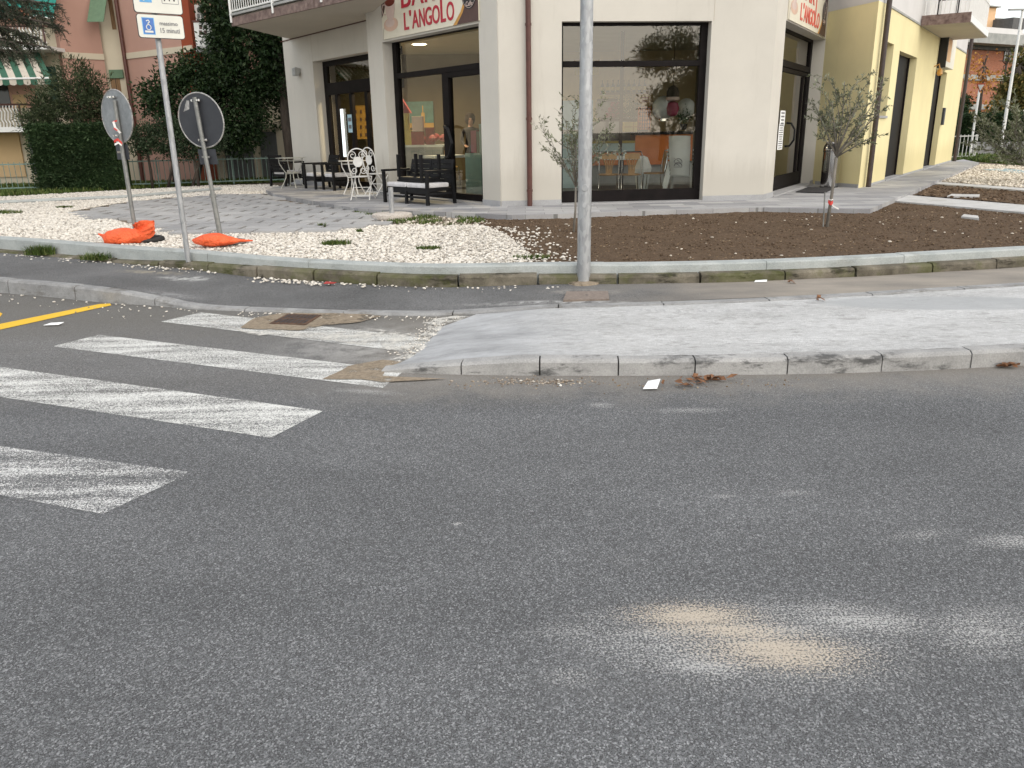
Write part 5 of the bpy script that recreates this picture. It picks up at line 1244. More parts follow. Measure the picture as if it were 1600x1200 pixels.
m0, m1 = LF.hit(752, 270, -.9)[0], LF.hit(727.5, 270, -.9)[0]; mk_ = lambda u: m0 + (m1 - m0) * u
mb = MB(); LF.box(mb, m0, m1, -1.4, -.9, FZ, FZ + .86); mb.build('lower_panel', M['mint'], mt_); mb = MB(); LF.box(mb, mk_(.52), mk_(.86), -1.1, -1.0, FZ + .865, FZ + 1.30); mb.build('pink_board', M['pinkcard'], mt_)
mb = MB(); LF.box(mb, mk_(.16), mk_(.50), -1.1, -1.0, FZ + .865, FZ + 1.28); mb.build('dark_board', M['darkgreen'], mt_); mb = MB(); LF.box(mb, mk_(.02), mk_(.12), -1.35, -.92, FZ + .865, FZ + 1.42); mb.build('side_glass', M['mint'], mt_)

# --- the person behind the door glass
def person(loc, rz):
    t = thing('person', 'person with dark hair and black top standing inside behind the left glass door', 'person', loc)
    J = {'pelvis': (0, 0, .92, .13, .10), 'belly': (0, 0, 1.05, .125, .095), 'chest': (0, .0, 1.25, .15, .11), 'neck0': (0, .01, 1.38, .065, .06), 'neck': (0, 0, 1.43, .05, .05), 'head0': (0, -.015, 1.49, .065, .075), 'head1': (0, -.01, 1.57, .078, .095), 'head2': (0, .0, 1.63, .06, .07)}
    for sd, x in (('l', 1), ('r', -1)):
        J['hip' + sd] = (x * .09, 0, .86, .085, .085); J['knee' + sd] = (x * .10, -.02, .48, .055, .055); J['ank' + sd] = (x * .10, .02, .09, .038, .04); J['toe' + sd] = (x * .12, -.13, .035, .04, .03)
        J['sho' + sd] = (x * .175, .0, 1.33, .06, .06); J['elb' + sd] = (x * .23, -.02, 1.06, .042, .042); J['wri' + sd] = (x * .17, -.20, .96, .028, .03); J['palm' + sd] = (x * .15, -.26, .955, .03, .018)
        for k, (dx, ln) in enumerate(((-.03, .07), (-.012, .085), (.006, .08), (.024, .065))):
            J['f%d%s' % (k, sd)] = (x * .15 + dx, -.26 - ln * .6, .945, .009, .009); J['g%d%s' % (k, sd)] = (x * .15 + dx, -.26 - ln, .925, .008, .008)
        J['th' + sd] = (x * .11, -.255, .95, .010, .010); J['ti' + sd] = (x * .095, -.29, .94, .009, .009)
    E = [('pelvis', 'belly'), ('belly', 'chest'), ('chest', 'neck0'), ('neck0', 'neck'), ('neck', 'head0'), ('head0', 'head1'), ('head1', 'head2')]
    for sd in 'lr':
        E += [('pelvis', 'hip' + sd), ('hip' + sd, 'knee' + sd), ('knee' + sd, 'ank' + sd), ('ank' + sd, 'toe' + sd), ('chest', 'sho' + sd), ('sho' + sd, 'elb' + sd), ('elb' + sd, 'wri' + sd), ('wri' + sd, 'palm' + sd), ('palm' + sd, 'th' + sd), ('th' + sd, 'ti' + sd)]
        for k in range(4): E += [('palm' + sd, 'f%d%s' % (k, sd)), ('f%d%s' % (k, sd), 'g%d%s' % (k, sd))]
    names = list(J); me = bpy.data.meshes.new('body'); me.from_pydata([J[n][:3] for n in names], [(names.index(a), names.index(b)) for a, b in E], [])
    o = bpy.data.objects.new('body', me); COL.objects.link(o)
    sk = o.modifiers.new('skin', 'SKIN'); 
    if not me.skin_vertices: 
        bm = bmesh.new(); bm.from_mesh(me); bm.verts.layers.skin.verify(); bm.to_mesh(me); bm.free()
    for i, n in enumerate(names): me.skin_vertices[0].data[i].radius = J[n][3:5]; me.skin_vertices[0].data[i].use_root = n == 'pelvis'
    sb = o.modifiers.new('sub', 'SUBSURF'); sb.levels = 2; sb.render_levels = 2
    dg = bpy.context.evaluated_depsgraph_get(); dg.update(); m2 = bpy.data.meshes.new_from_object(o.evaluated_get(dg)); bpy.data.objects.remove(o)
    b = bpy.data.objects.new('body', m2); COL.objects.link(b); b.parent = t; m2.materials.clear()
    for m in (M['skin'], M['cloth']): m2.materials.append(m)
    for p in m2.polygons:
        z = p.center.z; p.material_index = 0 if z > 1.40 or (p.center.y < -.21 and z > .85) else 1; p.use_smooth = True
    mb = MB(); mb.lathe([(.04, 1.44), (.10, 1.47), (.128, 1.56), (.125, 1.64), (.09, 1.70), (.02, 1.725)], (0, .045, 0), 16); mb.build('hair', M['hair'], t, local=True, smooth='all')
    fc = MB()
    for x in (-1, 1): fc.lathe([(.004, -.006), (.011, -.004), (.011, .004), (.004, .006)], (x * .03, -.098, 1.565), 8, Matrix.Rotation(R(90), 3, 'X'))
    fc.build('eye', M['signblack'], t, local=True)
    fc = MB(); fc.hexa([(-.012, -.10, 1.52), (.012, -.10, 1.52), (.008, -.085, 1.56), (-.008, -.085, 1.56), (-.006, -.118, 1.525), (.006, -.118, 1.525), (.004, -.10, 1.56), (-.004, -.10, 1.56)]); fc.box((0, -.094, 1.495), (.04, .01, .008)); fc.build('nose_and_mouth', M['skin'], t, local=True)
    t.rotation_euler = (0, 0, rz); return t
pp_ = atY(735, 195, 20.4); person((pp_.x, 20.4, FZ), R(10))

# ================================================================== OUTDOOR FURNITURE
def lounge_chair(name, wdt, label, group):
    t = thing(name, label, 'armchair' if wdt < 1 else 'bench', (0, 0, 0), group); h = wdt / 2
    B_ = lambda mb, n, m, **k: mb.build(n, m, t, local=True, **k)
    mb = MB(); mb.box((0, -.0, .27), (wdt - .13, .56, .06)); mb.box((0, -.285, .25), (wdt - .13, .025, .10)); B_(mb, 'seat_frame', M['resin'], bevel=.004)
    n = 1 if wdt < 1 else 2
    for k in range(n):
        w_ = (wdt - .14) / n; x = (k - (n - 1) / 2) * w_; mb = MB(); mb.box((x, -.03, .345), (w_ - .01, .54, .085)); B_(mb, 'seat_cushion', M['cushion'], bevel=.03)
    mb = MB(); M_ = Matrix.Rotation(R(-14), 3, 'X')
    for k in range(n):
        w_ = (wdt - .10) / n; x = (k - (n - 1) / 2) * w_
        for j in range(5): mb.box((x, .27 + .022 * j, .40 + .088 * j), (w_ - .02, .022, .080), M_)
        mb.box((x - w_ / 2 + .03, .315, .57), (.045, .03, .46), M_); mb.box((x + w_ / 2 - .03, .315, .57), (.045, .03, .46), M_)
    B_(mb, 'backrest', M['resin'], bevel=.003)
    for sx in (-1, 1):
        mb = MB(); mb.box((sx * (h - .03), -.32, .29), (.055, .055, .58)); B_(mb, 'leg', M['resin'], bevel=.004)
        mb = MB(); mb.hexa([(sx * (h - .03) - .025, .30, 0), (sx * (h - .03) + .025, .30, 0), (sx * (h - .03) + .025, .35, 0), (sx * (h - .03) - .025, .35, 0), (sx * (h - .03) - .025, .25, .575), (sx * (h - .03) + .025, .25, .575), (sx * (h - .03) + .025, .30, .575), (sx * (h - .03) - .025, .30, .575)]); B_(mb, 'leg', M['resin'])
        mb = MB(); mb.box((sx * (h - .03), -.03, .602), (.062, .66, .04)); B_(mb, 'armrest', M['resin'], bevel=.006)
        mb = MB(); mb.box((sx * (h - .03), -.02, .20), (.03, .54, .035)); B_(mb, 'side_rail', M['resin'])
    if wdt > 1:
        mb = MB(); mb.box((0, -.30, .12), (.05, .05, .24)); B_(mb, 'leg', M['resin'], bevel=.004)
        mb = MB(); mb.box((0, -.27, .13), (wdt - .13, .03, .04)); B_(mb, 'front_rail', M['resin'])
    return t
rzL = math.atan2(LF.n.y, LF.n.x) + math.pi / 2       # local -Y looks out of the left facade
ca, cb2 = at(474, 295, ZP), at(497, 296, ZP); cc, cd = at(502, 296.2, ZP), at(526, 298.5, ZP)
lc = lounge_chair('garden_armchair', .66, 'black slatted armchair with white cushion nearest the left end pier of the bar', 'black garden armchairs by the left pier')
def seat_at(a, b): m = (a + b) / 2; q = m - LF.n * .33; return Vector((q.x, q.y, ZP))
lc.location = seat_at(ca, cb2); lc.rotation_euler = (0, 0, rzL)
dup(lc, None, seat_at(cc, cd), rzL, 'black slatted armchair with white cushion beside the white bistro set')
la, lb_ = at(602, 316, ZP), at(669, 321.5, ZP); ls = lounge_chair('garden_bench', (lb_ - la).length + .05, 'black two seat garden bench with white cushions in front of the left shop door', None)
lm = (la + lb_) / 2; d_ = (lb_ - la).normalized(); rb_ = math.atan2(d_.y, d_.x); nb = Vector((-d_.y, d_.x, 0)); ls.location = lm + nb * .32; ls.location.z = ZP; ls.rotation_euler = (0, 0, rb_)
tt = thing('coffee_table', 'black low table turned upside down on the garden bench', 'table', lm + nb * .34 + Vector((0, 0, .392))); tt.location.z = ZP + .392
B_ = lambda mb, n, m, **k: mb.build(n, m, tt, local=True, **k)
mb = MB(); mb.box((0, 0, .02), (.84, .46, .036)); mb.box((0, 0, .065), (.80, .42, .05)); B_(mb, 'tabletop', M['resin'], bevel=.004)
for sx in (-1, 1):
    for sy in (-1, 1): mb = MB(); mb.box((sx * .385, sy * .20, .295), (.052, .052, .41)); B_(mb, 'leg', M['resin'], bevel=.004)
tt.rotation_euler = (0, 0, rb_ + R(-4))

def bistro_chair():
    t = thing('bistro_chair', 'white metal bistro chair with a round disc in its scrolled back, beside the pier', 'chair', (0, 0, 0), 'white scrolled bistro chairs')
    B_ = lambda mb, n, m, **k: mb.build(n, m, t, local=True, **k)
    r = .012
    mb = MB(); mb.lathe([(.02, .445), (.19, .445), (.20, .455), (.19, .465), (.02, .465)], (0, 0, 0), 24); B_(mb, 'seat', M['bistro'], smooth=True)
    mb = MB(); arc = [(.20 * math.cos(a), .23 + .02 * math.sin(a), .80 + .20 * math.sin(a)) for a in [math.pi * k / 14 for k in range(15)]]
    mb.tube([(.17, .15, .45), (.19, .20, .62)] + arc + [(-.19, .20, .62), (-.17, .15, .45)], r, 7)
    for sx in (-1, 1):
        sp_ = []
        for k in range(18): a = k * .52; rr = .085 * (1 - k / 22); sp_.append((sx * (.095 + rr * math.cos(a)), .235, .87 + rr * math.sin(a)))
        mb.tube(sp_, .008, 5)
        sp_ = [(sx * (.09 + .07 * (1 - k / 22) * math.cos(-k * .52)), .20, .58 + .07 * (1 - k / 22) * math.sin(-k * .52)) for k in range(16)]
        mb.tube(sp_, .008, 5)
    B_(mb, 'back_frame', M['bistro'], smooth=True)
    mb = MB(); mb.lathe([(.01, -.006), (.095, -.006), (.10, 0), (.095, .006), (.01, .006)], (0, .222, .745), 24, Matrix.Rotation(R(86), 3, 'X')); B_(mb, 'back_disc', M['bistro'])
    for sx in (-1, 1):
        mb = MB(); mb.tube([(sx * .17, .15, .45), (sx * .18, -.02, .22), (sx * .20, -.22, 0)], r, 6); B_(mb, 'leg', M['bistro'], smooth=True)
        mb = MB(); mb.tube([(sx * .165, -.17, .45), (sx * .175, .05, .22), (sx * .19, .25, 0)], r, 6); B_(mb, 'leg', M['bistro'], smooth=True)
    mb = MB(); mb.tube([(-.19, -.17, .07), (.19, -.17, .07)], .009, 6); mb.tube([(-.185, .2, .08), (.185, .2, .08)], .009, 6); mb.tube([(-.16, .0, .24), (.16, .03, .24)], .008, 6); B_(mb, 'stretcher', M['bistro'])
    return t
bc = bistro_chair(); p = at(567.5, 311.5, ZP); bc.location = p; bc.rotation_euler = (0, 0, R(176))
p2 = at(588, 306.5, ZP); dup(bc, None, p2 + Vector((.02, .25, 0)), R(140), 'white metal bistro chair half hidden behind the second pier')
bt = thing('bistro_table', 'white metal bistro table with curved legs behind the free standing bistro chair', 'table', (0, 0, 0))
def curved_table(t, m, r, hgt):
    B_ = lambda mb, n, m, **k: mb.build(n, m, t, local=True, **k)
    mb = MB(); mb.lathe([(.02, hgt - .012), (r, hgt - .012), (r + .006, hgt - .004), (r, hgt), (.02, hgt)], (0, 0, 0), 28); B_(mb, 'tabletop', m, smooth=True)
    for k in range(4):
        a = k * math.pi / 2 + .5; c, s = math.cos(a), math.sin(a)
        pts = [(r * .82, hgt - .02), (r * .80, hgt * .82), (r * .62, hgt * .66), (r * .40, hgt * .50), (r * .42, hgt * .36), (r * .62, hgt * .16), (r * .84, 0)]
        mb = MB(); mb.tube([(q * c, q * s, z) for q, z in pts], .012, 6); B_(mb, 'leg', m, smooth=True)
    mb = MB(); mb.tube([(r * .42 * math.cos(k * .4), r * .42 * math.sin(k * .4), hgt * .5) for k in range(16)], .008, 5, closed=True); mb.tube([(r * .8 * math.cos(k * .4), r * .8 * math.sin(k * .4), hgt - .07) for k in range(16)], .006, 5, closed=True); B_(mb, 'ring_brace', m)
curved_table(bt, M['bistro'], .30, .72); p = at(554, 303, ZP); bt.location = p
ot = thing('garden_table', 'weathered grey metal table with curved legs at the far left corner of the bar', 'table', (0, 0, 0)); curved_table(ot, M['oldenamel'], .36, .74); ot.location = at(458, 293.5, ZP)
oc = lounge_chair('garden_armchair', .62, 'dark armchair tucked behind the weathered grey table at the bar corner', 'black garden armchairs by the left pier'); oc.location = at(450, 290, ZP); oc.rotation_euler = (0, 0, rzL + R(200))
# parasol foot
pb = thing('parasol_base', 'round pebbled concrete foot with a short galvanised tube by the slab terrace', 'parasol base', at(613, 341, ZG)); p = at(613, 341, ZG)
mb = MB(); mb.lathe([(.05, 0), (.325, 0), (.335, .03), (.325, .075), (.29, .085), (.05, .09)], p, 40); mb.build('concrete_foot', M['stone'], pb, smooth=True)
mb = MB(); mb.tube([p + Vector((0, 0, .08)), p + Vector((.0, 0, .50))], .042, 14); mb.build('tube', M['galv'], pb, smooth=True)
# doormat, steel bin
mb = MB(); q = [at(x, y, ZP) for x, y in ((1243, 300.8), (1262, 293.4), (1304, 294.5), (1288, 302.5))]; mb.prism([(a.x, a.y) for a in q], ZP + .003, ZP + .018); tag(mb.build('doormat', M['blackmat'], bevel=.004), 'black doormat lying before the glass door beside the steel bin', 'doormat')
sb = at(1295, 292.5, ZP); bn_ = thing('steel_bin', 'tall polished steel bullet bin between the glass door and the yellow wall', 'bin', sb)
mb = MB(); mb.lathe([(.05, .02), (.185, .02), (.185, .74)], sb, 40); mb.build('drum', M['steel'], bn_, smooth=True)
mb = MB(); mb.lathe([(.187, .741), (.19, .76)] + [(.19 * math.cos(a), .80 + .19 * math.sin(a)) for a in [k * math.pi / 20 for k in range(10)]] + [(.01, .992)], sb, 40); dome = mb.build('dome', M['steel'], bn_, smooth='all')
mb = MB(); mb.lathe([(.05, .0), (.19, .0), (.19, .02), (.05, .02)], sb, 32); mb.build('foot_ring', M['rubber'], bn_)
mb = MB(); dd = (Vector((0, 0, 0)) - sb); dd.z = 0; dd.normalize(); an = math.atan2(dd.y, dd.x); mb.box(sb + dd * .186 + Vector((0, 0, .865)), (.03, .19, .13), Matrix.Rotation(an, 3, 'Z')); mb.build('flap', M['blacktop'], bn_, bevel=.02)
# ================================================================== STREET OBJECTS
# galvanised lamp post
p = at(912, 442, .12); lp = thing('lamp_post', 'thick galvanised steel lamp post standing on the sidewalk in front of the bar', 'lamp post', p)
mb = MB(); mb.tube([p + Vector((0, 0, -.02)), p + Vector((0, 0, 1.62))], .068, 28); mb.tube([p + Vector((0, 0, 1.58)), p + Vector((.0, 0, 1.72)), p + Vector((0, 0, 6.5))], [.0665, .0615, .055], 28); mb.lathe([(.02, 6.49), (.057, 6.49), (.05, 6.53), (.01, 6.54)], p, 20); mb.build('pole', M['galv'], lp, smooth=True)
mb = MB(); dv = -p.copy(); dv.z = 0; dv.normalize(); an = math.atan2(dv.y, dv.x); q = p + dv * .064
mb.lathe([(.004, -.012), (.034, -.010), (.034, .008), (.03, .012), (.004, .012)], q + Vector((0, 0, .95)), 18, Matrix.Rotation(an, 3, 'Z') @ Matrix.Rotation(R(90), 3, 'Y')); mb.lathe([(.004, -.012), (.022, -.010), (.022, .012), (.004, .012)], q + Vector((0, 0, .78)), 16, Matrix.Rotation(an, 3, 'Z') @ Matrix.Rotation(R(90), 3, 'Y'))
mb.build('inspection_cap', M['galv'], lp, smooth=True)
mb = MB(); n = 26; mb.lathe([(.07, -.01), (.16, -.008), (.15, .012), (.07, .026)], p, n); mb.v = [(x + .012 * math.sin(9 * math.atan2(y - p.y, x - p.x)), y + .01 * math.cos(7 * x * 20), z) for x, y, z in mb.v]; mb.build('mortar_collar', M['silt'], lp)
# parking sign
p = at(296, 419, .108); ps = thing('parking_sign', 'white parking sign plates with blue symbols on a slim galvanised pole', 'road sign', p)
mb = MB(); mb.tube([p, p + Vector((0, 0, 3.1))], .031, 18); mb.build('pole', M['galv'], ps, smooth=True)
mb = MB(); mb.lathe([(.03, -.004), (.11, -.002), (.07, .012), (.03, .018)], p, 14); mb.build('mortar_foot', M['silt'], ps)
Yp = p.y - .045; pc_ = atY(251, 42, Yp); ya = R(34); pu = Vector((math.cos(ya), math.sin(ya), 0)); pn = Vector((math.sin(ya), -math.cos(ya), 0))
pf = Fr(pc_ - pu * .2, pc_ + pu * .2, (pn.x, pn.y)); 
def plate_sign(name, z0, z1, w0, w1, m, rim):
    def rr(a0, a1, b0, b1, r): return [(a1 - r + r * math.cos(t), b1 - r + r * math.sin(t)) for t in (0, .5, 1.05, 1.57)] + [(a0 + r - r * math.sin(t), b1 - r + r * math.cos(t)) for t in (0, .5, 1.05, 1.57)] + [(a0 + r - r * math.cos(t), b0 + r - r * math.sin(t)) for t in (0, .5, 1.05, 1.57)] + [(a1 - r + r * math.sin(t), b0 + r - r * math.cos(t)) for t in (0, .5, 1.05, 1.57)]
    mb = MB(); pf.plate(mb, rr(w0 - .006, w1 + .006, z0 - .006, z1 + .006, .03), .0, .018); o = mb.build(name, M['signblack'], ps)
    mb = MB(); pf.plate(mb, rr(w0, w1, z0, z1, .026), .0182, .020); mb.build('face', m, o); return o
zc = pc_.z; hw = .235
lowp = plate_sign('lower_plate', zc - .115, zc + .115, .2 - hw, .2 + hw, M['signwhite'], 1)
upp = plate_sign('upper_plate', zc + .135, zc + .66, .2 - hw - .01, .2 + hw + .01, M['signwhite'], 1)
mb = MB(); pf.box(mb, .2 - hw + .045, .2 - hw + .17, .0205, .0215, zc - .085, zc + .085); mb.build('disc_frame', M['signlight'], lowp)
mb = MB(); pf.box(mb, .2 - hw + .053, .2 - hw + .162, .0216, .0222, zc - .077, zc + .077); mb.build('disc_panel', M['signblue'], lowp)
mb = MB(); cx = .2 - hw + .107
pf.strip(mb, [(cx - .02, zc + .05), (cx + .005, zc + .06), (cx + .015, zc + .04), (cx - .005, zc + .025), (cx + .01, zc + .01)], .009, .0223, .0232)
pf.strip(mb, [(cx + .024 * math.cos(a), zc - .012 + .026 * math.sin(a)) for a in [k * .5 for k in range(14)]], .008, .0223, .0232)
pf.box(mb, cx - .042, cx + .042, .0223, .0232, zc - .066, zc - .046); mb.build('disc_symbol', M['signwhite'], lowp)
pf.text('lettering', 'massimo', M['signgreytext'], lowp, .2 - hw + .225, zc + .015, .021, .038, .185)
pf.text('lettering', '15 minuti', M['signgreytext'], lowp, .2 - hw + .225, zc - .06, .021, .048, .20)
mb = MB(); pf.box(mb, .2 - hw + .05, .2 - hw + .175, .0205, .0215, zc + .235, zc + .37); mb.build('blue_symbol', M['signlight'], upp)
pf.text('lettering', 'P', M['signwhite'], upp, .2 - hw + .085, zc + .25, .0216, .10)
mb = MB(); pf.strip(mb, [(.27, zc + .26), (.285, zc + .30), (.30, zc + .36), (.31, zc + .31), (.325, zc + .262)], .012, .0205, .0215); pf.strip(mb, [(.345, zc + .34), (.375, zc + .30), (.37, zc + .262)], .016, .0205, .0215); pf.strip(mb, [(.36, zc + .33), (.40, zc + .35)], .014, .0205, .0215); mb.build('person_symbol', M['signblack'], upp)
mb = MB(); pf.strip(mb, [(.245, zc + .40), (.245, zc + .235), (.415, zc + .235), (.415, zc + .40)], .005, .0205, .0213); mb.build('symbol_box', M['signgreytext'], upp)
mb = MB()
for z in (zc, zc + .26, zc + .5): mb = MB(); mb.tube([p.xy.to_3d() + Vector((0, 0, z - .02)), p.xy.to_3d() + Vector((0, 0, z + .02))], .037, 14); mb.build('clamp', M['steel'], ps)
# temporary round signs seen from behind
def temp_sign(base, top_px, c_px, rad, yaw, mat, label, bracket_z):
    b = at(*base, ZG); t = thing('round_sign', label, 'road sign', b); tp = atY(*top_px, b.y + .02)
    mb = MB(); mb.tube([b + Vector((0, 0, .02)), tp], .027, 14); mb.build('post', M['greypost'], t, smooth=True)
    if bracket_z: 
        q = b.lerp(tp, .33); mb = MB(); mb.tube([b.lerp(tp, .0), q], .033, 14); mb.tube([q - Vector((.0, 0, .02)), q + Vector((0, 0, .025))], .042, 12); mb.build('lower_tube', M['greypost'], t, smooth=True)
    c = atY(*c_px, b.y + .06); n = Vector((math.sin(yaw), -math.cos(yaw), 0)); u = Vector((math.cos(yaw), math.sin(yaw), 0)); up_ = (tp - b).normalized()
    def disc(r, d0, d1, nn=40, jag=0):
        mb = MB(); A_ = []
        for d in (d0, d1):
            for k in range(nn):
                a = 2 * math.pi * k / nn; rr = r + (jag * mnoise.noise(Vector((math.cos(a) * 3, math.sin(a) * 3, 1)))); A_.append(c + u * rr * math.cos(a) + up_ * rr * math.sin(a) - n * d)
        mb.add(A_, [tuple(range(nn)), tuple(reversed(range(nn, 2 * nn)))] + [(k, (k + 1) % nn, nn + (k + 1) % nn, nn + k) for k in range(nn)]); return mb
    o = disc(rad, .0, .006).build('disc', mat, t)
    mb = MB(); mb.tube([c + (u * math.cos(a) + up_ * math.sin(a)) * rad * 1.0 - n * .003 for a in [2 * math.pi * k / 48 for k in range(48)]], .009, 6, closed=True); mb.build('rim', M['platerim'], o)
    disc(rad * .98, .0075, .011).build('front_face', M['tapered'], o)
    mb = MB()
    for dz in (rad * .72, -rad * .72): q = c + up_ * dz + n * .03; mb.box(q, (.13, .02, .03), Matrix.Rotation(yaw, 3, 'Z')); mb.tube([q - u * .04 - n * .03, q - u * .04 + n * .035], .013, 6); mb.tube([q + u * .04 - n * .03, q + u * .04 + n * .035], .013, 6); mb.build('clamp', M['steel'], t); mb = MB()
    s = MB(); q = c - up_ * (rad + .115); w = .135
    vs = [q + u * a * w + up_ * z * .095 - n * d for d in (0, .005) for a, z in ((-1, -1), (1, -1), (1, 1), (-1, 1))]; s.hexa(vs); s.build('supplementary_plate', M['platedark'], t)
    mb = MB(); mb.box(q + n * .03, (.12, .02, .025), Matrix.Rotation(yaw, 3, 'Z')); mb.build('clamp', M['steel'], t)
    return t, b, tp, c, n, u
s1, b1, tp1, cc1, n1, u1 = temp_sign((214, 377), (179, 157), (182.5, 182), .33, R(-33), M['plategrey'], 'back of a pale scratched round sign on a post with red and white tape', False)
s2, b2, tp2, cc2, n2, u2 = temp_sign((346, 378), (304, 152), (314, 188), .335, R(-18), M['platedark'], 'back of a dark grey round sign with a peeling rim on a leaning post', True)
mb = MB(); q = cc2 + u2 * (-.2) + Vector((0, 0, .17)) + n2 * .004; vs = [q + u2 * a + Vector((0, 0, z)) for a, z in ((-.045, -.06), (.05, -.03), (.06, .07), (.02, .075))]; mb.poly(vs); mb.build('torn_patch', M['platerim'], s2)
# ring feet
def ring(c, R_, r, m, label, name='ring_foot'):
    mb = MB(); mb.tube([c + Vector((R_ * math.cos(a), R_ * math.sin(a), r * .8)) for a in [2 * math.pi * k / 36 for k in range(36)]], r, 8, closed=True); return tag(mb.build(name, m, smooth=True), label, 'sign foot')
rc = at(229, 377, ZG); mb = MB(); mb.tube([rc + Vector((.2 * math.cos(a), .2 * math.sin(a), .028)) for a in [2 * math.pi * k / 36 for k in range(36)]], .035, 8, closed=True); mb.build('ring_foot', M['rubber'], s1, smooth=True)
rc = at(352, 381, ZG); mb = MB(); mb.lathe([(.05, .005), (.26, .005), (.27, .02), (.25, .045), (.06, .05)], rc, 30); mb.build('round_foot', M['greyrubber'], s2, smooth=True)
# sandbags: seamed bags with folds and a pinched neck
def sandbag(name, label, pts, rad, flat, loc, neck=None):
    mb = MB(); n = 22; path = smooth_line([Vector(q) for q in pts], 2); m = len(path); L_ = [0]
    for a, b in zip(path, path[1:]): L_.append(L_[-1] + (b - a).length)
    rings = []
    for i, q in enumerate(path):
        t = L_[i] / L_[-1]; rr = np.interp(t, [a for a, _ in rad], [b for _, b in rad]); tg = (path[min(i + 1, m - 1)] - path[max(i - 1, 0)]).normalized(); sd = Vector((-tg.y, tg.x, 0)); sd = sd.normalized() if sd.length > 1e-3 else Vector((1, 0, 0)); uu = tg.cross(sd); 
        if uu.z < 0: uu = -uu
        rg = []
        for k in range(n):
            a = 2 * math.pi * k / n; f = 1 + .10 * mnoise.noise(Vector((math.cos(a) * 2.2, math.sin(a) * 2.2, t * 6))) + .045 * math.sin(a * 5 + t * 17)
            f *= 1 - .12 * math.exp(-((t - .62) / .03) ** 2)
            if neck and t > .68: f *= 1 + min(1, (t - .68) / .15) * .24 * math.sin(a * 6 + 2 * math.sin(a * 2))
            rg.append(q + sd * rr * f * math.cos(a) + uu * rr * f * flat * math.sin(a))
        rings.append(rg)
    vs = [Vector((q.x, q.y, max(q.z, .004))) for rg in rings for q in rg]
    mb.add(vs, [(i * n + k, i * n + (k + 1) % n, (i + 1) * n + (k + 1) % n, (i + 1) * n + k) for i in range(m - 1) for k in range(n)] + [tuple(reversed(range(n))), tuple(range((m - 1) * n, m * n))])
    t = thing(name, label, 'sandbag', loc); o = mb.build('bag', M['orange'], t, smooth='all', local=True); return t
pl_ = at(178, 379, ZG + .03); pr_ = at(214, 380, ZG + .03)
sandbag('sandbag', 'orange plastic sandbag with its neck standing up against the pale sign post', [(-.16, 0, .13), (-.02, 0, .065), (.12, .0, .085), (.34, .02, .085), (.42, .04, .11), (.44, .07, .17), (.43, .09, .22), (.42, .10, .26)], [(0, .010), (.10, .03), (.17, .115), (.40, .135), (.58, .135), (.70, .12), (.80, .105), (.90, .115), (1, .125)], .85, at(175, 380.5, ZG), True)
sandbag('sandbag', 'orange plastic sandbag lying flat with a thin tail on the grey round foot', [(-.05, .05, .09), (.04, .0, .085), (.2, -.02, .10), (.36, .0, .09), (.5, .03, .075), (.70, .06, .07)], [(0, .02), (.1, .07), (.25, .125), (.45, .135), (.62, .10), (.78, .035), (1, .015)], .62, at(307, 387, ZG))
# warning tape
def ribbon(pts, w, side, m): mb = MB(); pts = [Vector(q) for q in pts]; s = Vector(side).normalized() * w / 2; mb.add([q + e for q in pts for e in (s, -s)], [(2 * i, 2 * i + 1, 2 * i + 3, 2 * i + 2) for i in range(len(pts) - 1)]); return mb
def tape(label, segs, base):
    t = thing('warning_tape', label, 'tape', base)
    for pts, w, side, m in segs: ribbon(pts, w, side, m).build('red_strip' if m is M['tapered'] else 'white_strip', m, t)
A_ = lambda x, y, Y: atY(x, y, Y)
yb = b1.y - .10
tape('red and white tape scrap hanging on the back of the pale round sign', [([A_(176, 191, yb), A_(181, 189, yb), A_(183, 188.5, yb)], .02, (0, 0, 1), M['tapered']), ([A_(177, 190, yb - .01), A_(180, 199, yb - .02), A_(188, 208, yb - .01)], .03, (1, 0, .3), M['tapewhite']), ([A_(178, 200, yb - .022), A_(183, 204, yb - .03)], .02, (1, 0, .4), M['tapered'])], A_(180, 195, yb))
tape('red and white tape knotted round the pale sign post under its disc', [([A_(178, 221, yb), A_(184, 218, yb - .02), A_(191, 224, yb)], .035, (0, 0, 1), M['tapered']), ([A_(179, 226, yb - .01), A_(185, 223, yb - .03), A_(190, 227, yb - .01)], .025, (0, .2, 1), M['tapewhite'])], A_(184, 222, yb))
# covers
mb = MB(); gx0, gz = [at(x, y, .004) for x, y in ((421, 507), (478, 509), (503, 493.5), (450, 492))], .006
gr = thing('drain_grate', 'rusty slotted iron drain grate beside the low kerb of the crossing', 'drain', (gx0[0] + gx0[2]) / 2)
mb = MB(); mb.prism([(q.x, q.y) for q in gx0], .0105, .016); mb.build('frame', M['rust'], gr)
cuv = lambda u, v: gx0[0].lerp(gx0[1], u).lerp(gx0[3].lerp(gx0[2], u), v)
mb = MB()
for k in range(7):
    for v0, v1 in ((.10, .46), (.54, .9)):
        u0 = .09 + k * .123; q = [cuv(u0, v0), cuv(u0 + .065, v0), cuv(u0 + .065, v1), cuv(u0, v1)]; mb.prism([(a.x, a.y) for a in q], .0162, .0172)
mb.build('slots', M['signblack'], gr)
cv = [at(x, y, .118) for x, y in ((880, 469), (952, 468), (950, 455.5), (885, 456))]
mb = MB(); mb.prism([(q.x, q.y) for q in cv], .10, .1245); o = tag(mb.build('utility_cover', M['coverconc'], bevel=.003), 'reddish square utility cover in the sidewalk at the foot of the lamp post', 'utility cover')
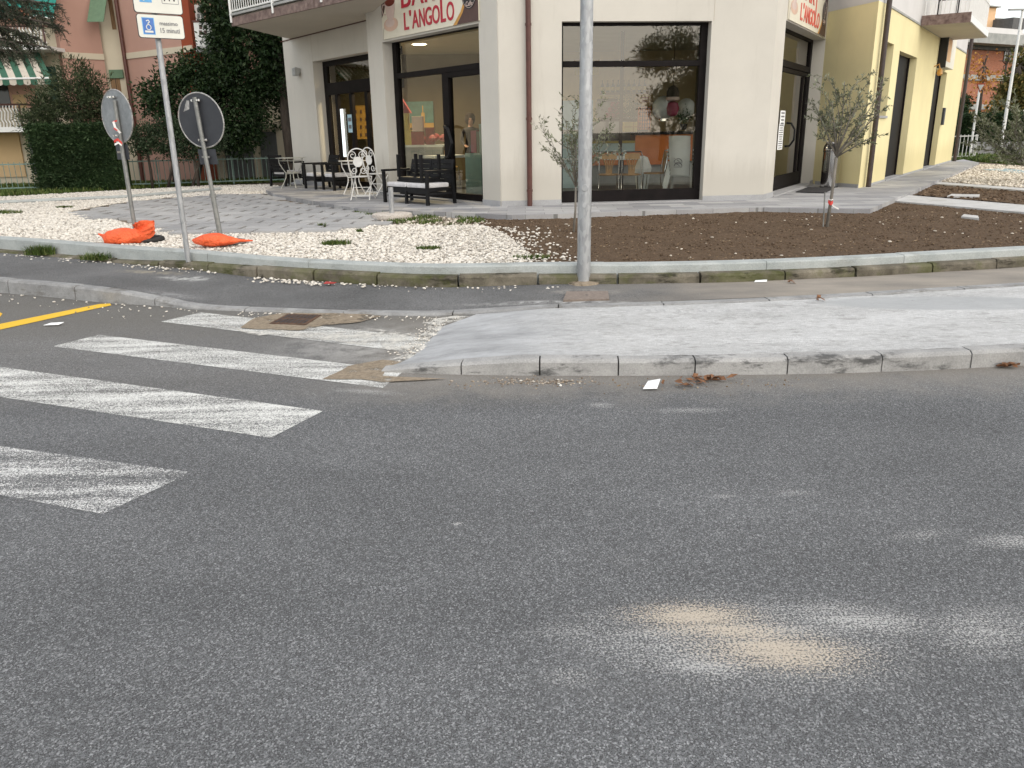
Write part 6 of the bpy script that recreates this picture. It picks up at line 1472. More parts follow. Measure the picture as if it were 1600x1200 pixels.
mb = MB(); q = (cv[0] + cv[1] + cv[2] + cv[3]) / 4; mb.lathe([(.004, .1248), (.016, .1248), (.014, .1255), (.004, .1255)], Vector((q.x, q.y, 0)), 10); mb.build('lift_hole', M['signblack'], o)
for pxs, lab in ((((1480, 306), (1530, 307), (1531, 303.8), (1487, 303)), 'flat concrete cover in the small soil bed between the two garden strips'), (((1502, 338), (1530, 341), (1528, 337), (1506, 334.5)), 'half buried concrete cover in the brown soil near the right edge')):
    q = [at(x, y, .30) for x, y in pxs]; mb = MB(); mb.prism([(a.x, a.y) for a in q], .26, .302); o = tag(mb.build('concrete_cover', M['path_concrete'], bevel=.004), lab, 'utility cover')
# litter
p = at(1017, 604, .012); mb = MB(); q = [(-.06, -.05, 0), (.03, -.055, .002), (.07, .05, .035), (-.01, .055, .02)]; q2 = [(x, y, z + .002) for x, y, z in q]; mb.hexa([Vector(a) + p for a in q + q2]); tag(mb.build('paper_scrap', M['paper']), 'folded white paper scrap lying at the foot of the new kerb', 'paper')
def leafpile(px, n, sx, sy, z, label):
    p = at(*px, z); mb = MB()
    for _ in range(n):
        c = p + Vector((rnd.gauss(0, sx), rnd.gauss(0, sy), rnd.uniform(.004, .03))); a = rnd.uniform(0, 6.28); l = rnd.uniform(.02, .045); d = Vector((math.cos(a), math.sin(a), rnd.uniform(-.4, .5))) * l; s = Vector((-math.sin(a), math.cos(a), rnd.uniform(-.5, .5))) * l * .5
        mb.add([c - d, c + s, c + d, c - s + Vector((0, 0, .008))], [(0, 1, 2), (0, 2, 3)])
    tag(mb.build('dead_leaves', M['deadleaf']), label, 'dead leaves')
leafpile((1098, 594), 26, .10, .025, .006, 'clump of brown dead leaves at the kerb right of the paper scrap')
leafpile((1067, 602), 9, .08, .02, .006, 'few scattered dead leaves beside the white paper scrap')
leafpile((1576, 573), 16, .04, .02, .006, 'small clump of brown leaves at the kerb at the right edge')
leafpile((1284, 469), 4, .03, .015, .125, 'single curled leaf on the fresh concrete')
leafpile((1240, 442), 4, .03, .015, .125, 'brown leaf lying at the foot of the mossy kerb')
leafpile((853, 441), 5, .05, .02, .13, 'reddish leaf scraps by the mossy kerb left of the lamp post')
mb = MB(); 
for (x, y) in ((515, 443),): p = at(x, y, .113); mb.hexa([p + Vector(q) for q in ((-.06, -.015, 0), (.05, -.02, 0), (.07, .012, .006), (-.04, .02, .004), (-.06, -.015, .004), (.05, -.02, .014), (.07, .012, .01), (-.04, .02, .02))])
tag(mb.build('red_wrapper', M['redpaper']), 'torn red wrapper among stray white stones at the mossy kerb', 'wrapper')
for px, lab in (((83, 507), 'flat crumpled paper scrap on the road by the yellow line'), ((1188, 440), 'white paper scrap on the sidewalk before the mossy kerb')):
    p = at(*px, .012 if px[0] < 500 else .125); mb = MB(); mb.hexa([p + Vector(q) for q in ((-.07, -.03, 0), (.06, -.02, 0), (.08, .04, .01), (-.04, .04, .005), (-.07, -.03, .003), (.06, -.02, .003), (.08, .04, .013), (-.04, .04, .008))]); tag(mb.build('paper_scrap', M['paper']), lab, 'paper')

# ================================================================== TREES AND SHRUBS
def blob_pts(blobs, n, shell=.55):
    """points through a set of ellipsoids (cx,cy,cz,rx,ry,rz), more of them near the surface, clumped"""
    w = np.array([(b[3] * b[4] * b[5]) ** .72 for b in blobs]); k = nrg.choice(len(blobs), n, p=w / w.sum()); b = np.array(blobs)[k]
    d = nrg.normal(size=(n, 3)); d /= np.linalg.norm(d, axis=1)[:, None]; r = (shell + (1 - shell) * nrg.random(n)) * (1 + .16 * nrg.normal(size=n))
    p = b[:, :3] + d * b[:, 3:] * r[:, None]; return p, d
def clump(p, sc, thr):
    keep = np.array([mnoise.noise(Vector(q) * sc) > thr for q in p]); return keep
def blobs_in(c, e, n, r0, r1):
    o = []
    for _ in range(n):
        while True:
            q = np.array([rnd.uniform(-1, 1) for _ in range(3)])
            if (q ** 2).sum() < 1: break
        r = rnd.uniform(r0, r1); o.append((c[0] + q[0] * e[0], c[1] + q[1] * e[1], c[2] + q[2] * e[2], r, r, r * rnd.uniform(.7, 1)))
    return o
def tree(name, label, cat, base, trunk, blobs, n, l0, l1, wr, leafm, bark='bark', sc=1.6, thr=-.12, droop=.15, group=None, limbs=6, shell=.5):
    t = thing(name, label, cat, base, group); mb = MB()
    for pts, r0, r1 in trunk: mb.tube([Vector(q) for q in pts], [lerp(r0, r1, i / (len(pts) - 1)) for i in range(len(pts))], 9)
    tops = [Vector(tr[0][-1]) for tr in trunk]
    for i in range(limbs):
        b = blobs[rnd.randrange(len(blobs))]; s = tops[i % len(tops)]; e = Vector(b[:3]); mid = s.lerp(e, .5) + Vector((rnd.uniform(-.15, .15), rnd.uniform(-.15, .15), .1)); r = trunk[0][2]
        mb.tube([s, mid, e], [r * .7, r * .4, r * .12], 6)
    mb.build('trunk', M[bark], t, smooth='all')
    p, d = blob_pts(blobs, n, shell); k = clump(p, sc, thr); k &= p[:, 2] > .3; leaves('crown', p[k], l0, l1, wr, M[leafm], t, None, droop, d[k] * .6)
    return t
def px3(x, y, Y): return atY(x, y, Y)
def blobs_px(L_):   # (x, y, Y, radius px, flat)
    o = []
    for x, y, Y, r, fl in L_: c = px3(x, y, Y); rr = r * Y / F; o.append((c.x, c.y, c.z, rr, rr * .9, rr * fl))
    return o
# big dark evergreen behind the left end of the bar
g0 = Vector((atY(456, 285, 25).x, 25, .26)); c0 = atY(449, 210, 25)
tree('evergreen_tree', 'tall dark broadleaf evergreen tree rising behind the left end of the bar', 'tree', g0, [([g0, Vector((atY(455, 250, 25).x, 25, 1.0)), Vector((atY(447, 200, 25).x, 25, 2.1)), Vector((atY(440, 120, 25).x, 25.2, 3.6)), Vector((atY(430, 20, 25).x, 25.3, 5.6))], .19, .08)],
     blobs_px([(400, 60, 25, 62, 1), (440, 90, 25.4, 60, 1), (360, 30, 25, 44, 1), (345, -20, 25, 42, 1), (420, -30, 25.5, 80, 1), (470, 20, 26, 80, 1), (410, 125, 25, 42, .9), (450, 150, 25.5, 36, 1), (380, 118, 25, 40, .8), (350, 85, 25.2, 40, .8), (330, 10, 25.2, 18, 1), (445, 185, 25.2, 22, 1), (480, 90, 26.5, 50, 1.2), (388, 85, 25.8, 50, 1), (370, 50, 25.8, 46, 1), (400, 110, 25.9, 44, 1), (345, 60, 25.8, 34, 1)]), 42000, .09, .17, .45, 'magnolia_leaf', sc=1.5, thr=-.2, limbs=9, shell=.35)
g0 = Vector((atY(275, 285, 24.5).x, 24.5, .26))
tree('evergreen_tree', 'lower spreading dark evergreen behind the two round sign backs', 'tree', g0, [([g0, Vector((g0.x + .05, 24.5, 1.1)), Vector((g0.x + .25, 24.6, 2.0))], .10, .06), ([Vector((atY(305, 285, 24.6).x, 24.6, .26)), Vector((atY(318, 240, 24.6).x, 24.6, 1.2)), Vector((atY(330, 190, 24.7).x, 24.7, 2.1))], .09, .06)],
     blobs_px([(285, 150, 24.4, 45, .8), (330, 130, 24.6, 55, .8), (250, 160, 24.4, 36, .75), (300, 110, 24.6, 42, .7), (355, 165, 24.6, 55, .9), (385, 190, 24.5, 38, 1), (370, 215, 24.4, 32, .9), (235, 140, 24.6, 24, .7), (330, 190, 24.5, 45, .8), (268, 118, 24.6, 30, .6), (395, 150, 24.8, 30, .8)]), 24000, .08, .15, .45, 'magnolia_leaf', sc=1.7, thr=-.2, limbs=8, shell=.35)
# clipped bush with bare stems
g0 = Vector((atY(270, 287, 23.4).x, 23.4, .26))
stems = []
for x, xt in ((238, 228), (262, 275), (276, 262), (300, 318), (310, 300)): a = atY(x, 288, 23.4); b = atY(xt, 225, 23.3); stems.append(([Vector((a.x, 23.4, .26)), Vector(((a.x * .6 + b.x * .4), 23.4, .75)), b], .045, .03))
tree('clipped_bush', 'clipped grey green bush on bare stems behind the green fence', 'bush', g0, stems, blobs_px([(225, 215, 23.3, 30, .85), (255, 212, 23.3, 34, .8), (285, 214, 23.3, 36, .75), (315, 214, 23.3, 34, .8), (335, 218, 23.3, 24, .8), (240, 232, 23.3, 24, .6), (300, 235, 23.3, 26, .6), (270, 200, 23.4, 28, .6), (210, 222, 23.3, 22, .8)]), 15000, .045, .09, .5, 'bush_leaf', sc=2.5, thr=-.25, limbs=4, shell=.5)
# clipped hedge block
ha, hb_ = atY(50, 292, 22.6), atY(196, 288, 22.9); h = thing('clipped_hedge', 'dense clipped dark green hedge block behind the green fence', 'hedge', Vector(((ha.x + hb_.x) / 2, 23, .26)))
zt = atY(120, 199, 22.7).z; mb = MB(); mb.box(((ha.x + hb_.x) / 2, 23.15, (.26 + zt) / 2 - .05), (hb_.x - ha.x - .2, .75, zt - .36)); mb.build('inner_growth', M['hedge_leaf'], h)
n = 17000; q = nrg.random((n, 3)); q[:, 0] = ha.x + (hb_.x - ha.x) * q[:, 0]; q[:, 2] = .3 + (zt - .3) * q[:, 2]; face = nrg.random(n); q[:, 1] = np.where(face < .65, 22.75 + .12 * nrg.normal(size=n) * .6, 22.7 + .9 * q[:, 1]); q[:, 2] = np.where(face > .65, zt + .04 * nrg.normal(size=n), q[:, 2])
q[:, 1] += .10 * np.array([mnoise.noise(Vector(a) * 1.8) for a in q]); q[:, 2] += .08 * np.array([mnoise.noise(Vector(a) * 1.5 + Vector((9, 0, 0))) for a in q]) 
leaves('foliage', q, .05, .12, .35, M['hedge_leaf'], h, None, .1, np.tile([0, -.7, .35], (n, 1)))
# oleander
g0 = Vector((atY(100, 270, 24.6).x, 24.6, .26))
tree('oleander_shrub', 'tall loose oleander shrub in front of the striped awning balcony', 'shrub', g0, [([g0, g0 + Vector((.1, 0, 1.2)), g0 + Vector((0, 0, 2.2))], .08, .05), ([g0 + Vector((.3, 0, 0)), g0 + Vector((.6, 0, 1.3)), g0 + Vector((.8, 0, 2.3))], .06, .04)],
     blobs_px([(70, 170, 24.5, 36, .9), (110, 150, 24.5, 44, 1.0), (150, 160, 24.6, 34, .9), (110, 118, 24.6, 22, 1.2), (150, 130, 24.6, 22, 1.1), (175, 165, 24.6, 22, 1), (50, 190, 24.4, 26, .7), (90, 190, 24.4, 40, .6), (140, 190, 24.5, 36, .6), (125, 105, 24.6, 12, 1.2)]), 15000, .09, .17, .2, 'oleander_leaf', sc=2.2, thr=-.25, droop=-.35, limbs=10, shell=.3)
# cedar whose boughs hang into the view
cx, cy = -13.6, 16.5; ced = thing('cedar_tree', 'drooping cedar boughs hanging into the view at the top left corner', 'tree', (cx, cy, .26))
mb = MB(); mb.tube([(cx, cy, .2), (cx, cy, 4), (cx + .1, cy, 9)], [.30, .24, .10], 10); nd = []; dd = []
def bough(a, b, sag, n=7):
    P = [a.lerp(b, k / n) + Vector((0, 0, -sag * (k / n) ** 2)) for k in range(n + 1)]; mb.tube(P, [.05 * (1 - k / (n + 1)) + .006 for k in range(n + 1)], 6); L_ = (b - a).length
    for i in range(int(L_ * 15)):
        t = rnd.uniform(.12, 1); k = min(int(t * n), n - 1); q = P[k].lerp(P[k + 1], t * n - k); l = rnd.uniform(.22, .55) * (1.15 - .5 * t)
        d = Vector((rnd.uniform(.1, 1), rnd.gauss(0, .55), rnd.uniform(-.9, -.05))).normalized(); e = q + d * l + Vector((0, 0, -.10)); mb.tube([q, q + d * l * .6, e], [.008, .006, .003], 4)
        for s_ in range(60):
            u = rnd.random(); c = q.lerp(q + d * l * .6, u * 1.6) if u < .6 else (q + d * l * .6).lerp(e, (u - .6) / .4); nd.append(c); dd.append(d * .9 + Vector((rnd.gauss(0, .45), rnd.gauss(0, .45), rnd.gauss(0, .3))))
for (x, y, z0, sag) in ((100, 42, .6, .7), (74, 74, .5, .55), (36, 20, .4, .5), (60, 60, .9, .5), (20, 66, .5, .5), (98, 8, .3, .6), (46, 84, .3, .5), (-10, 40, .4, .3), (10, 5, .3, .4), (30, 48, .6, .5), (2, 80, .3, .5), (56, 2, .3, .5), (80, 20, .3, .5)):
    Yb = rnd.uniform(15.3, 16.6); e = atY(x, y, Yb); bough(Vector((cx + .2, cy, e.z + z0)), e + Vector((0, 0, sag)), sag)
mb.build('trunk', M['bark'], ced); leaves('foliage', np.array([tuple(q) for q in nd]), .05, .10, .16, M['cedar_needle'], ced, None, .1, np.array([tuple(q) for q in dd]))
# young olives
def olive(base, fork, crown, n_br, label, tr=.022, tape_=True, leaf=(.038, .07), dens=1.0, extra=()):
    t = thing('olive_tree', label, 'tree', base, 'young olive trees in the beds'); mb = MB(); mb.tube([base - Vector((0, 0, .05)), base.lerp(fork, .5) + Vector((.012, 0, 0)), fork], [tr * 1.2, tr, tr * .85], 9)
    P_ = []; D_ = []
    def twig(a, b, r, depth):
        m = a.lerp(b, .5) + Vector((rnd.gauss(0, .03), rnd.gauss(0, .03), .03)); mb.tube([a, m, b], [r, r * .75, r * .4], 5); L_ = (b - a).length
        for s in range(int(L_ * 42 * dens * (1 if depth else .5))):
            u = rnd.uniform(.25 if depth == 0 else .05, 1); q = a.lerp(m, u * 2) if u < .5 else m.lerp(b, u * 2 - 1); P_.append(q); d = (b - a).normalized(); D_.append(d * .9 + Vector((rnd.gauss(0, .5), rnd.gauss(0, .5), rnd.gauss(0, .35))))
        if depth < 2:
            for s in range(rnd.choice((3, 4)) if depth == 0 else rnd.choice((1, 2, 3))):
                u = rnd.uniform(.35, .95); q = a.lerp(b, u); d = ((b - a).normalized() + Vector((rnd.gauss(0, .55), rnd.gauss(0, .55), rnd.gauss(.15, .3)))).normalized(); twig(q, q + d * L_ * rnd.uniform(.35, .6), r * .5, depth + 1)
    for e in crown[:]: twig(fork + Vector((0, 0, rnd.uniform(-.02, .05))), Vector(e), tr * .5, 0)
    mb.build('trunk', M['olivebark'], t, smooth='all'); leaves('crown', np.array([tuple(q) for q in P_]), leaf[0], leaf[1], .30, M['olive_leaf'], t, None, 0, np.array([tuple(q) for q in D_])); return t
def ends(pxs, Y, dy=.3): return [atY(x, y, Y + rnd.uniform(-dy, dy)) for x, y in pxs]
b = at(1292, 354, .272); fk = atY(1306, 246, b.y)
olive(b, fk, ends([(1320, 128), (1345, 150), (1300, 160), (1285, 180), (1372, 150), (1352, 190), (1285, 215), (1340, 215), (1362, 215), (1310, 175), (1330, 170), (1276, 170), (1318, 200), (1300, 205), (1375, 175)], b.y), 0, 'young olive tree with red and white tape in the soil before the yellow wing', .021, dens=1.5)
tb = atY(1297, 318, b.y - .03); tape('red and white tape tied round the trunk of the olive tree before the yellow wing', [([tb + Vector((-.03, 0, .03)), tb + Vector((0, -.03, .0)), tb + Vector((.035, -.01, .02))], .05, (0, 0, 1), M['tapered']), ([tb + Vector((-.03, -.005, .06)), tb + Vector((0, -.035, .05)), tb + Vector((.035, -.01, .06))], .014, (0, 0, 1), M['tapewhite']), ([tb + Vector((.03, -.01, -.02)), tb + Vector((.07, -.02, -.05)), tb + Vector((.12, -.02, -.075))], .02, (0, 0, 1), M['tapewhite'])], tb)
mb = MB(); mb.tube([b + Vector((-.045, .01, -.05)), atY(1289, 300, b.y) + Vector((0, .0, 0))], .010, 6); tag(mb.build('plant_stake', M['greypost']), 'thin stake beside the trunk of the olive tree before the yellow wing', 'stake')
b = at(896, 362, .272); fk = atY(899.5, 292, b.y)
olive(b, fk, ends([(850, 212), (870, 240), (885, 190), (895, 170), (905, 185), (925, 180), (940, 215), (935, 245), (900, 225), (880, 260), (920, 255), (955, 225), (890, 215), (912, 215), (900, 250)], b.y, .2), 0, 'slender young olive tree half hidden behind the lamp post', .015, dens=.95)
b = at(1618, 285, .27); fk = atY(1606, 262, b.y)
olive(b, fk, ends([(1515, 200), (1530, 215), (1545, 205), (1565, 205), (1580, 190), (1575, 240), (1560, 230), (1590, 205), (1600, 175), (1620, 180), (1640, 200), (1550, 245), (1585, 250), (1600, 225), (1595, 195), (1660, 190)], b.y, .3), 0, 'olive tree at the right edge with branches reaching into the view', .03, leaf=(.07, .12), dens=1.3)

# ================================================================== FENCES
def rail_fence(name, label, a, b, hgt, m, pitch, post, bar_r, top_over=.06):
    t = thing(name, label, 'fence', a); d = b - a; L_ = d.length; d.normalize(); Z = Vector((0, 0, 1)); mb = MB()
    for z in (.10, hgt): mb = MB(); mb.box((a + b) / 2 + Z * z, (L_, .03, .035), Matrix.Rotation(math.atan2(d.y, d.x), 3, 'Z')); mb.build('rail', m, t)
    mb = MB()
    for k in range(int(L_ / pitch) + 1): q = a + d * (k * pitch); mb.tube([q + Z * .11, q + Z * (hgt + top_over)], bar_r, 4)
    mb.build('bars', m, t); k = .0
    while k < L_: mb = MB(); q = a + d * k; mb.tube([q, q + Z * (hgt + top_over + .02)], bar_r * 2.2, 6); mb.build('post', m, t); k += post
    return t
fa, fb_ = at(-140, 305, .26), at(446, 285.5, .26)
fz = zat(at(105, 297, .26), 255) - .26; print('fence h', fz)
rail_fence('metal_fence', 'low green metal bar fence in front of the hedge on the left', fa, fb_, fz, M['greenpaint'], .135, 2.05, .010)
fa, fb_ = at(1484, 249, .27), at(1523, 247.5, .27); fz = zat(at(1523, 247, .27), 212) - .27
rail_fence('metal_fence', 'short pale metal fence beyond the far end of the yellow wing', fa, fb_, fz, M['greypaint'], .22, 1.4, .018)
# ================================================================== PINK APARTMENT BUILDING (left background)
g = lambda x, Y, y=82: Vector((atY(x, y, Y).x, Y, 0))
PA, PB, PC, PD = g(96, 27.0), g(161, 27.9), g(190, 27.9), g(286, 26.0)
pk = thing('apartment_building', 'pink apartment building with green awnings, balconies and shutters on the left', 'building', (PA.x, PA.y, .26))
W1, W2, W3 = Fr(PA, PB, (0, -1)), Fr(PB, PC, (0, -1)), Fr(PC, PD, (0, -1)); TOP = 12.5; ZB = .15
zbd = W1.hit(100, 86)[1]; zb2 = W3.hit(250, 79)[1]
mb = MB(); W1.box(mb, 0, W1.len, -.4, 0, ZB, TOP); W3.box(mb, 0, W3.len, -.4, 0, ZB, TOP); mb.build('pink_wall', M['pink_plaster'], pk)
mb = MB(); W2.box(mb, -.3, W2.len + .3, -.8, -.12, ZB, TOP); mb.build('ivory_wall', M['ivory_plaster'], pk)
mb = MB(); W1.box(mb, 0, W1.len, .001, .03, zbd - .09, zbd + .09); W3.box(mb, 0, W3.len + .5, .001, .03, zbd - .09, zbd + .09); mb.build('string_course', M['ivory_plaster'], pk)
# windows with shutters in the recess
def pbox(mb, f, x0, y0, x1, y1, t0, t1): a0, z0 = f.hit(x0, y0, t1); a1, z1 = f.hit(x1, y1, t1); f.box(mb, min(a0, a1), max(a0, a1), t0, t1, min(z0, z1), max(z0, z1))
mb = MB(); pbox(mb, W2, 164, -30, 182, 46, -.13, -.11); o = mb.build('window', M['curtain'], pk)
mb = MB(); z1 = W2.hit(170, -12)[1]; z0 = W2.hit(170, 39)[1]; a0 = W2.hit(152, 20)[0]; a1 = W2.hit(177, 20)[0]
mb.hexa([W2.P(a0, .75, z0), W2.P(a1, .75, z0), W2.P(a1, .78, z0), W2.P(a0, .78, z0), W2.P(a0, -.05, z1 + .3), W2.P(a1, -.05, z1 + .3), W2.P(a1, -.02, z1 + .3), W2.P(a0, -.02, z1 + .3)]); mb.build('shutter', M['shutter'], pk)
mb = MB(); pbox(mb, W2, 170, 110, 193, 165, -.13, -.10); o = mb.build('window', M['curtain'], pk); mb = MB(); pbox(mb, W2, 169.5, 109, 193, 122, -.101, -.05); mb.build('roller_shutter', M['shutter'], o)
mb = MB(); pbox(mb, W2, 180, 122, 186, 165, -.099, -.09); mb.build('pane', M['darkglass'], o)
a = W3.hit(188, 60)[0]; mb = MB(); mb.tube([W3.P(.25, .08, ZB), W3.P(.25, .08, TOP)], .06, 8); mb.build('downpipe', M['brownpipe'], pk, smooth=True)
# red pilaster and white balcony to the right
R0_, R1_ = g(286, 25.95), g(304, 25.9); q = Fr(R0_, R1_, (0, -1)); mb = MB(); q.box(mb, .001, q.len, -.5, .02, ZB, TOP); mb.build('red_pilaster', M['brick_red_paint'], pk)
S0, S1 = g(304, 26.4), g(470, 28.5); q = Fr(S0, S1, (0, -1)); mb = MB(); q.box(mb, 0, q.len, -.4, 0, 3.0, TOP); mb.build('salmon_wall', M['salmon_plaster'], pk); mb = MB(); q.box(mb, 0, q.len, -.42, -.01, ZB, 2.999); mb.build('ground_floor_wall', M['ivory_plaster'], pk)
zsl = atY(320, 75, 25.6).z; mb = MB(); a, b = atY(305, 70, 25.4), atY(356, 70, 25.6); mb.box(((a.x + b.x) / 2, 26.0, zsl - .06), (b.x - a.x, 1.2, .14)); bs = mb.build('balcony_slab', M['cement'], pk)
z0, z1 = atY(320, 73, 25.4).z, atY(320, 35, 25.4).z
mb = MB(); mb.box(((a.x + b.x) / 2, 25.42, (z0 + z1) / 2), (b.x - a.x - .05, .03, z1 - z0)); par = mb.build('parapet_panel', M['whitemetal'], bs)
mb = MB()
for i in range(2):
    for j in range(2): c = atY(313.5 + i * 7.5, 42 + j * 9, 25.40); mb.box((c.x, 25.40, c.z), (.085, .012, .12))
mb.build('cut_outs', M['signbrown'], par)
mb = MB(); mb.box(((a.x + b.x) / 2, 25.42, z1 + .03), (b.x - a.x, .06, .05)); mb.build('handrail', M['brownpipe'], bs)
c0, c1 = atY(304.5, 8, 26.3), atY(319, 34, 26.3); mb = MB(); mb.box(((c0.x + c1.x) / 2, 26.25, (c0.z + c1.z) / 2), (c1.x - c0.x, .05, c0.z - c1.z)); dl = mb.build('door_leaf', M['whitemetal'], pk)
mb = MB()
for i in range(2):
    for j in range(3): c = atY(310 + i * 6, 16 + j * 8.5, 26.2); mb.box((c.x, 26.215, c.z), (.08, .012, .12))
mb.build('pane', M['darkglass'], dl)
# garages under it
for x0, x1, y0, y1 in ((404, 436, 206, 262), (350, 398, 226, 264)):
    a0, z1 = q.hit(x0, y0); a1, z0 = q.hit(x1, y1); mb = MB(); q.box(mb, a0, a1, -.009, .03, ZB, z1); o = mb.build('garage_door', M['garage'], pk)
    mb = MB()
    for k in range(7): u = lerp(a0, a1, (k + .5) / 7); q.box(mb, u - .012, u + .012, .031, .04, ZB, z1)
    mb.build('door_ribs', M['garage'], o)
mb = MB(); a0, z1 = q.hit(340, 200); a1, _ = q.hit(441, 200); q.box(mb, a0, a1, .0, .5, z1 - .0, z1 + .12); mb.build('garage_canopy', M['ivory_plaster'], pk)
dv = MB(); pp = [at(330, 276, .272), at(446, 272, .272), at(446, 262.5, .272), at(330, 265, .272)]; dv.poly([(a.x, a.y, .272) for a in pp]); struct('driveway', dv, M['path_concrete'])
# left wing with balconies
VL, VR = g(-1100, 27.2), g(97, 27.2); V = Fr(VL, VR, (0, -1)); mb = MB(); V.box(mb, 0, V.len - .002, -.6, -.01, ZB, TOP); mb.build('ivory_wall', M['ivory_plaster'], pk)
vb = lambda mb, x0, y0, x1, y1, t0, t1: pbox(mb, V, x0, y0, x1, y1, t0, t1)
mb = MB(); vb(mb, -60, 206, 41, 276, -.01, .05); mb.build('lower_wall', M['beige_render'], pk)
mb = MB(); vb(mb, 41.5, 209, 64, 272, -.01, .03); o = mb.build('garage_door', M['garage'], pk)
mb = MB(); vb(mb, -60, 118, 60, 168, -.009, .01); mb.build('balcony_back_wall', M['salmon_plaster'], pk)
mb = MB(); vb(mb, -10, 132, 18, 168, .011, .03); o = mb.build('window', M['darkglass'], pk); mb = MB(); vb(mb, 18.5, 148, 42, 168, .011, .02); mb.build('lower_panel', M['beige_render'], pk)
mb = MB(); vb(mb, -60, 22, 52, 45, -.009, .01); mb.build('balcony_back_wall', M['salmon_plaster'], pk)
mb = MB(); vb(mb, 70, 104, 97, 170, -.009, .02); mb.build('green_panel', M['darkgreen'], pk)
mb = MB(); vb(mb, 70, -20, 83, 36, -.009, .02); mb.build('corner_blind', M['awngreen'], pk)
def balcony(xr, ytop, yslab0, yslab1, t):
    a1, zs1 = V.hit(xr, yslab0, t); _, zs0 = V.hit(xr, yslab1, t); _, zt = V.hit(xr, ytop, t)
    mb = MB(); V.box(mb, a1 - 5, a1, .03, t, zs0, zs1); o = mb.build('balcony_slab', M['whitemetal'], pk)
    mb = MB()
    for k in range(min(48, int(a1 / .10))):
        a = a1 - .05 - k * .10; n = 6; mb.tube([V.P(a + .028 * math.sin(j * 2.1), t - .06, lerp(zs1, zt, j / n)) for j in range(n + 1)], .02, 4)
    rl_ = mb.build('wavy_bars', M['whitemetal'], pk); mb = MB(); mb.tube([V.P(a1 - 5, t - .06, zt), V.P(a1, t - .06, zt), V.P(a1, .03, zt)], .03, 5)
    for a in (a1, a1 - 1.7): mb.tube([V.P(a - .05, t - .05, zs1), V.P(a - .05, t - .05, zt)], .03, 5)
    mb.build('rail', M['signbrown'], rl_); return a1, zs1
balcony(37, 163, 198, 206, 1.15); balcony(73, 40, 71, 77, 1.15)
# striped awning
aw = thing('striped_awning', 'green and white striped awning with scalloped edge over the lower balcony', 'awning', V.P(V.hit(40, 100, 1)[0], .5, 4)); tt0, tt1 = .15, 1.55
zt = V.hit(40, 76, tt0)[1]; aR0 = V.hit(58, 76, tt0)[0]; aR1, zb_ = V.hit(80, 122, tt1); wst = .21
g1, g2 = MB(), MB()
for k in range(22):
    m = g1 if k % 2 == 0 else g2; a = aR0 - k * wst; b = aR1 - k * wst * 1.0; e = .012
    m.hexa([V.P(a - wst, tt0, zt), V.P(a, tt0, zt), V.P(b, tt1, zb_), V.P(b - wst, tt1, zb_), V.P(a - wst, tt0, zt + e), V.P(a, tt0, zt + e), V.P(b, tt1, zb_ + e), V.P(b - wst, tt1, zb_ + e)])
    c = [(b, zb_), (b, zb_ - .13)] + [(b - wst / 2 + wst / 2 * math.cos(x), zb_ - .13 - .06 * math.sin(x)) for x in (.6, 1.2, 1.57, 1.95, 2.55)] + [(b - wst, zb_ - .13), (b - wst, zb_)]
    V.plate(m, c, tt1, tt1 + .012)
g1.build('green_stripes', M['awngreen'], aw); g2.build('white_stripes', M['awnwhite'], aw)
mb = MB(); mb.tube([V.P(aR1, tt1 + .01, zb_), V.P(aR1 - 4.6, tt1 + .01, zb_)], .03, 6); mb.build('front_bar', M['whitemetal'], aw)
ta = thing('teal_awning', 'teal cloth awning with a white hem on the upper balcony', 'awning', V.P(V.hit(50, 10, 1)[0], .5, 6)); mb = MB()
zt = V.hit(50, -45, .1)[1]; a1 = V.hit(83, 20, 1.0)[0]; a0 = V.hit(-30, 20, 1.0)[0]; zz = V.hit(60, 26, 1.0)[1]; n = 14; hem = []
for i in range(n + 1): a = lerp(a0, a1, i / n); hem.append(V.P(a, 1.0 + .03 * math.sin(i * 1.9), zz + .04 * math.sin(i * 1.3)))
vs = [V.P(lerp(a0, a1, i / n), .1, zt) for i in range(n + 1)] + hem; vs += [q_ + Vector((0, 0, .012)) for q_ in vs]; k = n + 1; m2 = 2 * k
mb.add(vs, [(i, i + 1, k + i + 1, k + i) for i in range(n)] + [(m2 + k + i, m2 + k + i + 1, m2 + i + 1, m2 + i) for i in range(n)] + [(k + i, k + i + 1, m2 + k + i + 1, m2 + k + i) for i in range(n)]); mb.build('cloth', M['tealcloth'], ta)
mb = MB(); mb.tube([h_ - Vector((0, 0, .01)) for h_ in hem], .02, 5); mb.build('hem', M['whitemetal'], ta)
for k in range(3):
    a, z = V.hit(20 + k * 13, 32, .9); t = thing('flower_box', 'terracotta flower box under the teal awning on the upper balcony', 'flower box', V.P(a, .9, z), 'terracotta boxes on the upper balcony'); mb = MB(); V.box(mb, a - .13, a + .12, .78, .98, z, z + .26); mb.build('box', M['terracotta'], t, bevel=.01); mb = MB(); V.box(mb, a - .14, a + .13, .77, .99, z + .261, z + .30); mb.build('rim', M['terracotta'], t)

